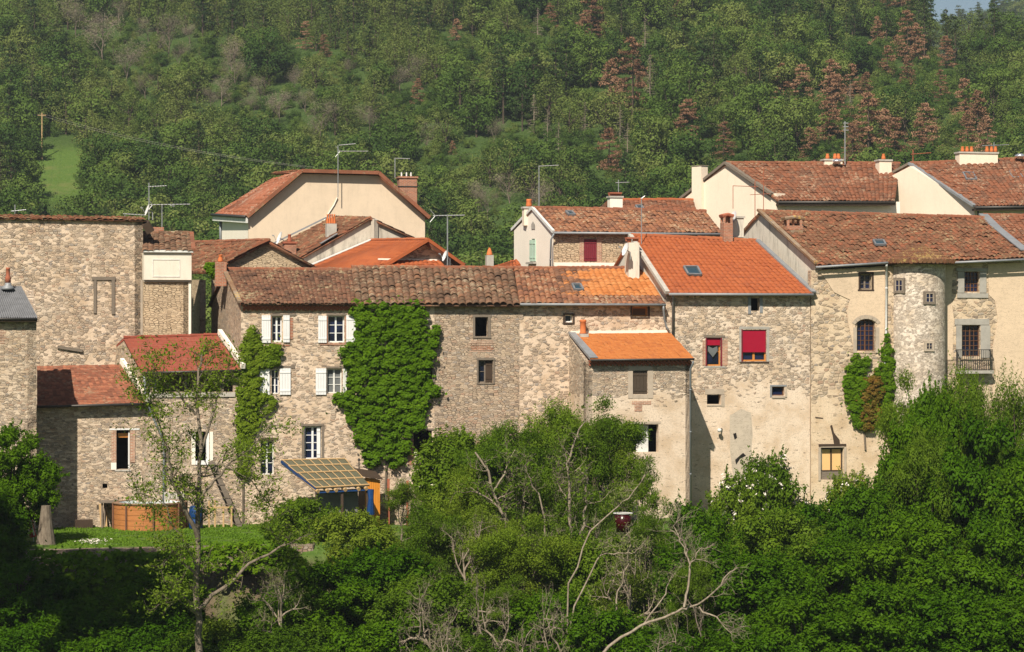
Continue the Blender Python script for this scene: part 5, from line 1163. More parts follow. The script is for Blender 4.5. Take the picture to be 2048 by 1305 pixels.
# ---------- hillside
BR = [hill_broad(100+i, w=7.5+.7*(i % 3), h=8+.8*(i % 4), n=3400) for i in range(6)]
OL = [hill_broad(120+i, w=6.5, h=8.5, n=1500, leaf=.28, mat='leaf_olive', nb=24, rb=1.1) for i in range(3)]
DC = [hill_conifer(140+i, w=7.4+.9*(i % 3), h=10+1.2*(i % 3), n=3600, leaf=.36, ragged=.22+.07*i, nm='dead_conifer', whorls=10+i) for i in range(5)]
PN = [hill_conifer(160+i, w=6.2, h=11.5+i, n=1500, mat='leaf_pine', ragged=.5, nm='pine_tree', whorls=9, z0=.3) for i in range(3)]
GB = [hill_conifer(180+i, w=4.2, h=11+i, n=700, mat='leaf_grey', dens=.35, ragged=.35, leaf=.24, nm='bare_conifer', whorls=16) for i in range(2)]
def bare_mesh(seed, H=9):
    rng = np.random.default_rng(seed); br, an = skeleton(rng, H, .5, 3, (6,5,4), .14, .16, .10, .25); tv, tf = tubes_np(br); n = 2600
    C = an[rng.integers(len(an), size=n)]+rng.normal(0, .6, (n, 3)); v, f = leafquads(C, .34, rng, 0, .12); V, F, m = joinq([(tv, tf, 0), (v, f, 1)]); return raw_mesh('bare_tree', V, F, [M['bark'], M['leaf_grey']], m)
GT = [bare_mesh(200+i) for i in range(3)]
def topx(px, py):
    """hill point seen at a pixel"""
    for Y in np.arange(200, 640, 1.5):
        x = (px-1024)/FPX*Y
        if CZ-(py-652.5)/FPX*Y <= ground(x, Y): return x, Y
    return None
def region(px, py):
    lm = [(180,'big blank wall'), (420,'cream panelled box'), (860,'beige truncated gable'), (1030,'grey chimney with orange cap'), (1240,'narrow white gable'), (1380,'cream capped chimney'), (1560,'tall cream gable chimney'), (1740,'long red-brown roof'), (1900,'plain cream gable'), (9999,'six-pot chimney')]
    n = [b for a, b in lm if px < a][0]; band = 'low' if py > 330 else ('halfway up' if py > 160 else 'high')
    return n, band
def place(me, name, label, cat, x, y, z, s, rot, group, sx=1.0):
    o = bpy.data.objects.new(name, me); COL.objects.link(o); o.location = (x, y, z); o.rotation_euler = (0, 0, rot); o.scale = (s*sx, s*sx, s); return tag(o, label, cat, group)
hr = random.Random(11); spots = []
def meadow(px, py):     # open grass at left
    return (58 < px < 162 and 275 < py < 415) or (70 < px < 170 and 415 <= py < 450)
def meadow2(px, py): return 52 < px < 165 and 275 < py < 505
def blocked(x, Y, r):
    return any((x-a)**2+((Y-b)*.8)**2 < r*r for a, b, _ in spots)
def addspot(x, Y, r): spots.append((x, Y, r))
# single trees read off the photograph (pixel of the base, height in px)
brown = [(1183,80,70,0),(1170,88,50,1),(1265,245,120,2),(1222,200,60,3),(1275,180,45,4),(1374,300,72,1),(1218,352,68,0),(1447,330,60,2),(1603,215,62,1),(1663,215,70,3),(1705,200,52,0),(1732,205,44,4),(1672,260,80,2),(1658,290,70,1),(1737,310,90,0),(1772,300,60,3),(1815,125,75,2),(1833,130,60,1),(1755,95,45,4),(1775,160,50,0),(1815,180,48,3),(1852,310,75,1),(1838,320,60,2),(1930,240,60,0),(1955,270,64,3),(1935,300,58,4),(1892,140,48,1),(1790,330,70,0),(1562,205,56,2),(1620,340,60,4),(1357,55,40,3),(913,85,34,0),(835,215,40,1),(612,105,44,2),(648,118,36,4),(1803,22,55,0),(1780,18,45,3),(1100,60,40,1),(1975,330,70,2),(1705,330,60,4),(1880,210,50,2),(905,315,22,3)]
used_lab = {}; keep = []
for (px, py, hp, k) in brown:
    if py < 12: continue
    h_ = topx(px, py)
    if not h_: continue
    x, Y = h_; me = DC[k % 5]; H = hp*Y/FPX; top = max(v.co.z for v in me.vertices); s = H/top*1.45
    n, b = region(px, py); where = {'low': 'just over', 'halfway up': 'halfway up the hill above', 'high': 'high on the hill above'}[b]
    lab = f"rust brown dead conifer {where} the {n}"; used_lab.setdefault(lab, []).append(place(me, 'dead_conifer', lab, 'tree', x, Y, ground(x, Y)-.3, s, hr.random()*6.28, 'dead brown conifers among the green trees')); addspot(x, Y, 4.6*s); keep.append((px, py, Y, 26, hp))
greyc = [(1068,275,80),(1240,290,70),(1300,205,90),(1095,290,60),(1170,280,70),(1255,330,70),(1700,225,60),(1645,45,40),(1075,90,70),(1290,100,60),(1117,310,60),(1520,45,50)]
for i, (px, py, hp) in enumerate(greyc):
    h_ = topx(px, py); x, Y = h_; s = hp*Y/FPX/11*1.1; n, b = region(px, py)
    place(GB[i % 2], 'bare_conifer', f"thin grey bare conifer {'low' if b=='low' else b} on the slope above the {n}", 'tree', x, Y, ground(x, Y)-.3, s, hr.random()*6, 'bare grey conifers'); addspot(x, Y, 2.5); keep.append((px, py, Y, 14, hp))
greyt = [(205,130,70),(205,70,50),(250,165,60),(290,200,60),(340,120,60),(355,140,60),(420,230,60),(440,215,50),(465,150,60),(500,235,50),(525,210,60),(590,190,60),(610,230,50),(640,290,60),(740,275,60),(800,190,60),(845,180,50),(955,430,70),(975,440,60),(1020,410,50),(690,160,40),(380,90,50),(300,85,50),(1085,440,70),(560,255,50),(850,305,50),(985,290,50),(470,185,50),(235,55,60),(150,80,60)]
for i, (px, py, hp) in enumerate(greyt):
    h_ = topx(px, py); x, Y = h_; s = hp*Y/FPX/9*1.3; n, b = region(px, py)
    s *= hr.uniform(.7, 1.25); place(GT[i % 3], 'bare_tree', f"greyish leafless tree {b} on the slope above the {n}", 'tree', x, Y, ground(x, Y)-.3, s, hr.random()*6, 'leafless grey trees on the hill'); addspot(x, Y, 3.6); keep.append((px, py, Y, 22, hp))
# fill the slope
cand = []
Yv = 205.0
while Yv < 600:
    xw = 1100/FPX*Yv*1.06; step_ = 4.9 if Yv > 300 else 5.2; x = -xw+hr.random()*step_
    while x < xw:
        X = x+hr.uniform(-1.7, 1.7); Y = Yv+hr.uniform(-2.2, 2.2); px = pxof(X, Y); g = ground(X, Y); py = 652.5-(g-CZ)/Y*FPX; x += step_*hr.uniform(.85, 1.2)
        if meadow2(px, py) or blocked(X, Y, 0): continue
        if any((X-a)**2+((Y-b)*.8)**2 < (c*.6)**2 for a, b, c in spots): continue
        if any(abs(px-kx) < kw+30 and Y < kY and py-7.5/Y*FPX < ky-kh*.55 and py > ky for kx, ky, kY, kw, kh in keep): g -= 1000
        if py < -70 or Y > 592-100*sstep(1790, 1868, px): continue
        cand.append((Y, X, g, px, py))
    Yv += 4.6 if Yv > 300 else 6.5
hr.shuffle(cand); low = []; broad = []; pine = []; oliv = []
for c in cand:
    Y, X, g, px, py = c
    if g < -500: low.append((Y, X, g+1000, px, py)); continue
    nz = math.sin(X*.05+1)*math.cos(Y*.045)+.5*math.sin(X*.13+Y*.08); r = hr.random()
    pr = .30 if (nz > .4 and py < 300) else .05
    if py < 130 and px > 1700: pr = .5
    if py < 110 and 600 < px < 1000: pr = .3
    orr = .30+(.35 if px < 900 and py < 330 else 0)
    (pine if r < pr else (oliv if r < pr+orr else broad)).append(c)
def visible_size(c): return -c[0]+(0 if -40 < c[3] < 2090 else -1000)
rest = []
for i, (Y, X, g, px, py) in enumerate(low):
    for j in range(2): rest.append((X+hr.uniform(-2,2), Y+hr.uniform(-2,2), g-1.2, hr.uniform(.32,.5), hr.random()*6, BR[j]))
for lst, meshes, nm, desc, sc, grp in ((broad, BR, 'broadleaf_tree', 'leafy green tree', (.72, 1.15), 'leafy green trees on the wooded slope'), (pine, PN, 'pine_tree', 'dark ragged pine', (.7, 1.05), 'dark pines on the wooded slope'), (oliv, OL, 'olive_green_tree', 'thin olive-green tree', (.7, 1.1), 'sparse olive-green trees on the wooded slope')):
    lst.sort(key=visible_size, reverse=True)
    for i, (Y, X, g, px, py) in enumerate(lst):
        s = hr.uniform(*sc)*(1.0 if Y > 300 else .9); k = hr.randrange(len(meshes)); rot = hr.random()*6.28
        if i < 290 and -40 < px < 2090 and py > -40:
            n, b = region(px, py); place(meshes[k], nm, f"{desc} {'low' if b=='low' else b} on the wooded slope above the {n}", 'tree', X, Y, g-.4, s, rot, grp, hr.uniform(.9, 1.15))
        else: rest.append((X, Y, g-.4, s, rot, meshes[k]))
for i in range(2600):
    Y = 200+390*hr.random()**.8; px = hr.uniform(-60, 2110); x = (px-1024)/FPX*Y; g = ground(x, Y); py = 652.5-(g-CZ)/Y*FPX
    if not meadow(px, py) and py > -60 and Y < 592-100*sstep(1790, 1868, px): rest.append((x, Y, g-1.0, hr.uniform(.22, .42), hr.random()*6, hr.choice(BR+OL)))
# far ridge and the remaining mass: one object, instanced by geometry nodes
def forest_stuff(name, label, pts):
    ms = []; [ms.append(p[5]) for p in pts if p[5] not in ms]
    me = bpy.data.meshes.new(name); me.vertices.add(len(pts)); me.vertices.foreach_set('co', np.array([p[:3] for p in pts], dtype=np.float32).ravel())
    for an_, vals, ty in (('tscale', [p[3] for p in pts], 'FLOAT'), ('trot', [p[4] for p in pts], 'FLOAT'), ('tidx', [ms.index(p[5]) for p in pts], 'INT')):
        at = me.attributes.new(an_, ty, 'POINT'); at.data.foreach_set('value', vals)
    o = bpy.data.objects.new(name, me); COL.objects.link(o); tag(o, label, 'forest', None, 'stuff')
    ng = bpy.data.node_groups.new('scatter_trees', 'GeometryNodeTree'); ng.interface.new_socket('Geometry', in_out='INPUT', socket_type='NodeSocketGeometry'); ng.interface.new_socket('Geometry', in_out='OUTPUT', socket_type='NodeSocketGeometry')
    N_ = ng.nodes; gi = N_.new('NodeGroupInput'); go_ = N_.new('NodeGroupOutput'); gt = N_.new('GeometryNodeGeometryToInstance')
    for m_ in reversed(ms):
        src = [ob for ob in bpy.data.objects if ob.data == m_][0]; oi = N_.new('GeometryNodeObjectInfo'); oi.inputs['Object'].default_value = src; oi.transform_space = 'ORIGINAL'
        try: oi.inputs['As Instance'].default_value = True
        except Exception: pass
        ng.links.new(oi.outputs['Geometry'], gt.inputs[0])
    ip = N_.new('GeometryNodeInstanceOnPoints'); ng.links.new(gi.outputs[0], ip.inputs['Points']); ng.links.new(gt.outputs[0], ip.inputs['Instance']); ip.inputs['Pick Instance'].default_value = True
    def att(nm, ty): a = N_.new('GeometryNodeInputNamedAttribute'); a.data_type = ty; a.inputs['Name'].default_value = nm; return [s for s in a.outputs if s.enabled][0]
    ng.links.new(att('tidx', 'INT'), ip.inputs['Instance Index']); ng.links.new(att('tscale', 'FLOAT'), ip.inputs['Scale'])
    cx = N_.new('ShaderNodeCombineXYZ'); ng.links.new(att('trot', 'FLOAT'), cx.inputs[2]); ng.links.new(cx.outputs[0], ip.inputs['Rotation']); ng.links.new(ip.outputs[0], go_.inputs[0])
    md = o.modifiers.new('scatter', 'NODES'); md.node_group = ng; return o
forest_stuff('hillside_forest', 'closely packed crowns filling the upper and outer slopes of the hill', rest)
far = []
for i in range(900):
    px = hr.uniform(1700, 2200); Y = hr.uniform(1060, 1300); x = (px-1024)/FPX*Y; far.append((x, Y, ground(x, Y)-.5, hr.uniform(.9, 1.4), hr.random()*6, hr.choice(BR+PN)))
forest_stuff('distant_forest', 'bluish wooded ridge far behind at the upper right corner', far)
# shrubs and trees close behind the roofs
# ---------- power line in the meadow
pb = topx(84, 322); pole = Vector((pb[0], pb[1], ground(*pb)-.3)); pt_ = thing('power_pole', 'slim wooden power pole standing in the grass clearing on the left', 'pole', pole); mb = MB(); top = Vector((pole.x, pole.y, CZ-(226-652.5)/FPX*pole.y)); mb.tube([pole, top], [.13, .09], 8); mb.bar(top-UP*.4-Vector((.7,0,0)), top-UP*.4+Vector((.7,0,0)), .12, .12); mb.build('pole', M['wood_n'], pt_)
mb = MB()
for k, (qx, qy, YY) in enumerate(((-60, 214, 330), (620, 335, 300))):
    q = P(qx, qy, YY)
    for dx in (-.6, .6):
        a = top-UP*.3+Vector((dx,0,0)); pts = [a.lerp(q+Vector((dx,0,0)), t)-UP*(4*t*(1-t)*(.5 if k == 0 else .9)) for t in np.linspace(0, 1, 14)]; mb.tube(pts, .011, 4)
tag(mb.build('power_line', M['cement']), 'two sagging grey wires crossing the slope from the left edge past the pole', 'cable')
# ---------- foreground
PR = {
 'ac1': near_tree(301, 9, 46000, leaf=.15, sig=.32), 'ac2': near_tree(302, 9, 38000, leaf=.15, sig=.32, spread=.6), 'ac3': near_tree(303, 8, 26000, leaf=.14, spread=.5),
 'fth': dense_tree(320, 5.5, 6.5, 34000, leaf=.13, mat='leaf_near', nb=48, rb=.75, asp=.42), 'fth2': dense_tree(321, 5, 6, 28000, leaf=.12, mat='leaf_near', nb=36, rb=.7, asp=.4),
 'thin': near_tree(304, 8, 13000, leaf=.16, sig=.2, bark='bark_p', spread=.5),
 'dead': near_tree(305, 6, 1600, leaf=.12, bark='bark_p', spread=.62, mat='leaf_olive', kids=(7,5,4,3), wig=.25),
 'dead2': near_tree(306, 6, 900, leaf=.12, bark='bark_p', spread=.7, mat='leaf_olive', kids=(8,6,4,3), wig=.3),
 'dn1': dense_tree(311, 6, 7), 'dn2': dense_tree(312, 7, 7.5, 34000, nb=75), 'dn3': dense_tree(313, 5.5, 5, 24000, leaf=.18, nb=50, rb=.7),
 'ln1': dense_tree(314, 6, 6, 26000, leaf=.17, mat='leaf_near', nb=60, rb=.7), 'ln2': dense_tree(315, 5, 5, 20000, leaf=.16, mat='leaf_near', nb=46, rb=.62),
 'eld': dense_tree(316, 5, 6, 22000, leaf=.19, mat='leaf_near', nb=45, rb=.7, extra=('flower_w', 110, .14, 14)),
 'ros': dense_tree(317, 4.2, 4.2, 15000, leaf=.16, mat='leaf_near', nb=40, rb=.6, extra=('flower', 260, .16, 10)),
}
HT = {k: max(max(v.co.z for v in a.vertices), max(v.co.z for v in b.vertices)) for k, (a, b) in PR.items()}
WD_ = {k: 2*max(abs(v.co.x) for v in list(b.vertices)[::7]) for k, (a, b) in PR.items()}
LOOK = {'fth': 'feathery spreading acacia', 'fth2': 'light green feathery acacia', 'ac1': 'feathery green acacia', 'ac2': 'airy feathery acacia', 'ac3': 'young light acacia', 'thin': 'thin sparse acacia', 'dead': 'half dead grey-branched tree', 'dead2': 'tangled bare grey tree', 'dn1': 'dark dense leafy tree', 'dn2': 'broad dense leafy tree', 'dn3': 'low dense leafy bush', 'ln1': 'bright green leafy bush', 'ln2': 'small bright green bush', 'eld': 'elder with creamy flower heads', 'ros': 'rose bush with pale pink flowers'}
def near(kind, px, pytop, wpx, D, where, zroot=None, rot=None, group=None):
    x = (px-1024)/FPX*D; z0 = ground(x, D)-.1 if zroot is None else zroot; zt = CZ-(pytop-652.5)/FPX*D; h = max(zt-z0, 1.0); sz = h/HT[kind]; sx = wpx/FPX*D/WD_[kind]
    if sz < .8*sx and kind[:2] in ('dn','ln','el','ro','ft'): sz = .8*sx; z0 = zt-HT[kind]*sz
    if sz < .6*sx: sz = .6*sx; z0 = zt-HT[kind]*sz
    cat = 'bush' if 'bush' in LOOK[kind] else 'tree'; nm = {'fth':'acacia_tree','fth2':'acacia_tree','ac1':'acacia_tree','ac2':'acacia_tree','ac3':'acacia_tree','thin':'acacia_tree','dead':'bare_tree','dead2':'bare_tree','eld':'elder_tree','ros':'rose_bush'}.get(kind, 'leafy_bush' if cat == 'bush' else 'leafy_tree')
    r = thing(nm, f"{LOOK[kind]} {where}", cat, (x, D, z0), group or 'trees and bushes on the bank below the houses')
    rt = hr.random()*6.28 if rot is None else rot
    for nm2, me in zip(('trunk', 'crown'), PR[kind]):
        o = bpy.data.objects.new(nm2, me); COL.objects.link(o); o.parent = r; o.rotation_euler = (0, 0, rt); o.scale = (sx, sx, sz)
    return r
LIST = [
 # left
 ('dn2',20,835,230,107,'at the left edge before the narrow stone block'), ('dn3',40,1225,240,97,'at the bottom edge, leftmost'), ('dn3',180,1250,240,96.5,'at the bottom edge, second from the left'), ('ac1',-25,1010,190,104,'at the left edge under the darker tree'), ('dn1',-60,940,260,103,'cut by the left edge'),
 ('dn2',40,1100,280,101,'in the bottom left corner'), ('dn3',230,1150,230,101,'below the lawn edge, dark side'), ('dn1',330,1125,200,101.5,'below the round pool'), ('dn3',150,1180,260,99,'low before the retaining wall'), ('dn3',300,1200,240,99,'at the bottom left of the thin trunk'),
 ('ln2',480,1075,170,106,'right of the thin trunk, below the wooden stair'), ('ac3',560,1080,170,104,'below the stair and the shelter'), ('ln1',440,1225,200,99,'at the foot of the thin tree'), ('dn3',560,1150,240,100,'under the glazed shelter, near the bottom'),
 # centre
 ('ln1',610,985,190,109,'left of the panelled shelter front'), ('ln1',700,1010,220,107,'just below the panelled shelter'), ('ac3',800,955,200,109,'right of the orange shed boards'), ('eld',905,845,190,114,'right of the dark doorway with the brick jamb'),
 ('fth',1010,821,240,111.5,'with creamy light before the brown wall'), ('fth',1110,776,220,112,'just left of the pale stems'), ('fth2',1190,826,170,112,'left of the annex opening'), ('fth',940,906,220,109,'below the elder'), ('fth2',1060,906,240,108,'behind the grey forks'), ('fth2',1170,960,200,107,'right of the grey forks'), ('ac1',990,847,230,112,'before the brown wall, middle of the photo'), ('ac1',1085,787,230,112.5,'tallest beside the annex'), ('ac3',1180,826,170,113,'directly left of the annex shutter'), ('thin',1245,835,200,112,'in front of the annex opening'), ('thin',1290,905,190,110,'low before the annex corner'),
 ('ac2',880,990,260,106,'in the middle below the elder'), ('ac2',1000,1000,260,105,'in the centre under the tallest acacia'), ('ac1',1120,1010,250,104,'right of centre under the tallest acacia'), ('dn1',760,1080,260,103,'below the shelter in the lower middle'), ('dn2',640,1110,280,101,'in the lower middle left'), ('ln1',860,1130,260,100,'in the lower middle'), ('ac2',980,1150,260,99.5,'at the bottom centre'), ('dn1',1110,1170,240,99,'at the bottom right of centre'),
 ('dn3',740,1215,260,97.5,'at the bottom edge left of centre'), ('ln2',560,1235,240,97,'at the bottom edge beneath the lawn'), ('ln2',930,1250,240,97,'at the bottom edge in the centre'), ('ln2',400,1255,240,97,'at the bottom edge under the thin trunk'),
 ('dead',1010,905,200,108,'with grey forks before the acacias'), ('dead',1120,885,180,108,'showing pale stems left of the annex'), ('dead2',1060,1130,300,96,'spreading over the lower centre'), ('dead2',930,1170,260,96,'near the bottom centre'), ('dead2',1180,1140,230,96,'left of the long pale branch'), ('dead',1260,1060,220,99,'over the grey patch right of centre'), ('dead2',1250,1200,260,95,'at the bottom, by the pale branch'),
 # right
 ('ros',1545,887,170,113,'before the plastered wall, left of the yellow door'), ('ros',1480,927,150,112,'left of the other rose bush'), ('ros',1700,927,130,114,'beside the yellow panelled door'), ('dn3',1400,975,200,110,'at the foot of the shaded wall strip'), ('dn3',1620,975,210,110,'under the yellow panelled door'), ('ln1',1560,1000,240,107,'below the taller rose bush'), ('dn1',1740,950,220,110,'right of the yellow panelled door'),
 ('dn2',1840,805,260,111,'below the round tower'), ('ac1',1915,730,230,114,'before the balcony, right of the tower'), ('fth',1930,698,200,113.5,'rising before the balcony'), ('fth2',2035,711,190,113.5,'last before the right edge under the ochre wall'), ('dn1',1870,740,170,113,'dark mass hiding the tower foot'), ('fth2',1960,756,220,112,'under the balcony'), ('fth',1850,826,220,110,'low below the tower'), ('ac2',2020,740,200,114,'at the right edge under the ochre wall'), ('ac2',1855,802,150,115,'at the foot of the round tower'), ('dn2',1960,805,280,110,'at the right edge below the balcony'), ('dn1',2060,900,260,108,'cut by the right edge'),
 ('dn2',1660,1060,300,104,'in the right half below the yellow door'), ('dn2',1820,1010,320,103,'right of centre-right, dark mass'), ('dn2',1980,1030,320,102,'right edge, middle height of the thicket'), ('dn1',1520,1090,280,102,'above the long pale branch'), ('dn1',1400,1060,240,103,'in front of the shaded wall strip, low'), ('ac3',1420,1090,200,100,'behind the forked pale branch'),
 ('dn2',1600,1170,320,98,'bottom right, below the thicket'), ('dn2',1760,1150,320,98,'bottom right in the darkest green'), ('dn1',1910,1160,320,97,'bottom right near the corner'), ('dn2',2040,1170,300,97,'in the bottom right corner'), ('dn3',1480,1220,260,96,'at the bottom edge right of the pale branch'), ('dn3',1340,1240,240,96,'at the bottom edge under the pale branch'),
]
for it in LIST: near(*it)
for it in [('dead',960,1010,200,103,'left of the central pale stems'), ('dead',1080,1040,220,102,'low in the middle of the thicket'), ('dead2',900,1120,230,98,'lower centre-left above the bottom twigs'), ('dead',1190,1010,190,103,'just left of the dark red pot'), ('dead',560,1120,170,98,'right of the thin grey-trunked acacia'), ('ln1',1200,1050,240,102,'beside the dark red pot'), ('ac3',1300,1010,200,106,'at the foot of the annex corner'), ('ac3',1250,1095,230,100,'under the dark red pot'), ('dn3',1200,1190,260,97,'at the bottom beneath the pale curved branches'), ('ac2',1050,1080,260,103,'in the very centre of the thicket'), ('ac3',1150,920,190,110,'low at the left corner of the annex')]: near(*it)
# trees whose limbs are read off the photograph
def limb_tree(name, label, D, limbs, seed, leafn, bark, sub=7, leaf=.16, mat='leaf_near', tilt=1.0, sig=.24, flen=1.3):
    """limbs: [(list of (px, py), r0, r1, dy)], px on a plane at distance D plus dy metres"""
    rng = np.random.default_rng(seed); br = []; anch = []
    for pts, r0, r1, dy in limbs:
        n = len(pts); W3 = [np.array(P(px, py, D+dy*i/max(1, n-1))) for i, (px, py) in enumerate(pts)]; fine = []
        for i in range(n-1):
            for t in (0, .33, .66): fine.append(W3[i]*(1-t)+W3[i+1]*t+rng.normal(0, .035, 3)*(1 if (i or t) else 0))
        fine.append(W3[-1]); m = len(fine); br.append((fine, list(np.linspace(r0, r1, m)), 7 if r0 > .07 else 5))
        for k in range(sub):
            i = int(rng.integers(max(1, m//3), m)); d = fine[min(i, m-1)]-fine[max(i-2, 0)]; d = d/(np.linalg.norm(d)+1e-6)
            def tw(p, d, L, r, l):
                q = p.copy(); dd = d.copy(); ps = [q.copy()]; rs = [r]
                for j in range(4): dd = dd+rng.normal(0, .25, 3)+[0, 0, .05*tilt]; dd /= np.linalg.norm(dd); q = q+dd*L/4; ps.append(q.copy()); rs.append(max(.004, r*(1-.2*(j+1))))
                br.append((ps, rs, 3)); anch.extend(ps[2:])
                if l < 2:
                    for j in range(3): c = dd*.6+rng.normal(0, .5, 3); c /= np.linalg.norm(c); tw(ps[1+j], c, L*.6, r*.55, l+1)
            c = d*.7+rng.normal(0, .5, 3); c /= np.linalg.norm(c); tw(np.array(fine[i]), c, flen*rng.uniform(.5, 1.1), max(.012, r1*.7), 0)
    root = Vector(br[0][0][0]); t = thing(name, label, 'tree', root, 'trees and bushes on the bank below the houses'); v, f = tubes_np(br)
    o = bpy.data.objects.new('trunk', raw_mesh('trunk', v-np.array(root), f, M[bark])); COL.objects.link(o); o.parent = t
    if leafn:
        an = np.array(anch); C = an[rng.integers(len(an), size=leafn)]+rng.normal(0, sig, (leafn, 3))*[1, 1, .5]; v, f = leafquads(C, leaf, rng, .5, .42)
        o = bpy.data.objects.new('crown', raw_mesh('crown', v-np.array(root), f, M[mat])); COL.objects.link(o); o.parent = t
    return t
limb_tree('acacia_tree', 'tall thin acacia with grey trunk and feathery tufts before the pool', 95, [
 ([(398,1330),(396,1240),(394,1150),(396,1060),(400,980),(402,900)], .15, .07, 1), ([(402,900),(398,850),(392,800),(398,740),(408,700)], .08, .03, 1), ([(402,905),(425,830),(440,780),(455,740)], .06, .02, 1.5),
 ([(396,1080),(370,1020),(345,960),(338,900)], .10, .04, -1.5), ([(392,830),(360,790),(335,770),(318,752)], .05, .02, -1), ([(338,900),(322,860),(305,820),(285,800)], .04, .02, -1), ([(400,1000),(430,960),(465,920),(500,900),(540,850)], .06, .02, 1), ([(394,1150),(350,1110),(345,1100)], .06, .02, -1),
 ([(396,1140),(375,1090),(350,1060),(330,1010),(250,970)], .05, .015, -.6), ([(398,1220),(440,1180),(500,1130),(560,1095),(600,1078)], .09, .03, 1.5), ([(398,1230),(370,1200),(355,1190)], .08, .03, -1), ([(455,935),(500,960),(530,1000)], .03, .015, 1)], 5, 17000, 'bark', 10, leaf=.13, flen=1.3, sig=.17)
limb_tree('bare_tree', 'long pale forked dead branch at the bottom, right of centre', 93, [
 ([(1180,1335),(1240,1275),(1300,1245),(1345,1230),(1370,1215),(1395,1212),(1430,1180),(1455,1150),(1475,1135)], .065, .02, 1), ([(1368,1215),(1375,1180),(1380,1130),(1372,1100),(1365,1080),(1340,1060)], .055, .02, 1), ([(1380,1130),(1370,1095),(1350,1060),(1355,1040)], .03, .012, .5), ([(1398,1214),(1430,1235),(1460,1265)], .04, .015, -.5), ([(1378,1135),(1395,1110),(1405,1095)], .025, .012, 0)], 8, 0, 'bark_p', 9, flen=.9)
limb_tree('bare_tree', 'pale curved branches left of the grey patch, lower right of centre', 97, [
 ([(1120,1340),(1150,1215),(1195,1120),(1215,1105),(1250,1108),(1270,1105)], .04, .02, 0), ([(1130,1330),(1140,1170),(1180,1060),(1230,1020),(1255,1000),(1290,950)], .042, .02, 0), ([(1230,1330),(1228,1240),(1235,1180),(1255,1130),(1262,1090)], .05, .02, 0), ([(1280,1330),(1290,1250),(1330,1190),(1345,1150)], .045, .015, 1)], 9, 900, 'bark_p', 6, flen=.9, mat='leaf_olive', leaf=.11)
limb_tree('acacia_tree', 'forked pale-stemmed acacia standing in the middle of the thicket', 106, [
 ([(1040,1300),(1030,1200),(1020,1110),(1010,1040),(985,985),(975,940),(950,905)], .10, .04, 0), ([(985,985),(1010,950),(1030,900)], .05, .02, .5), ([(1150,1260),(1142,1150),(1140,1060),(1140,980),(1135,930),(1150,880),(1165,850)], .09, .03, 0), ([(1145,1110),(1165,1050),(1172,1010),(1175,960),(1160,940),(1150,942)], .07, .03, 0), ([(1110,1260),(1100,1150),(1090,1060),(1082,1000),(1060,960),(1050,930)], .06, .02, 0), ([(1020,1060),(1010,1035),(985,1000),(940,975)], .05, .03, 0)], 10, 2500, 'bark_p', 8, flen=1.2)
# tall tree on the near bank, left of the view; it shades the bank below the lawn
for tx, ty, tz, tw, lb in ((-22.3, 82, 22.6, 1.15, 'tall leafy tree standing on the near bank beyond the left edge'), (-27.5, 84, 21.5, 1.1, 'second tall tree on the near bank, farther beyond the left edge')):
    r_ = thing('leafy_tree', lb, 'tree', (tx, ty, ground(tx, ty)-.3)); g_ = r_.location.z; tm_, cm_ = PR['dn2']
    bt, bf = tubes_np([([(0,0,0),(.3,.1,7),(0,.2,15),(.1,0,tz-g_+3)], (.55,.42,.33,.2), 9)]); o = bpy.data.objects.new('trunk', raw_mesh('trunk', bt, bf, M['bark'])); COL.objects.link(o); o.parent = r_
    o = bpy.data.objects.new('crown', cm_); COL.objects.link(o); o.parent = r_; o.location = (0, 0, tz-g_); o.scale = (tw, tw*.85, .85)
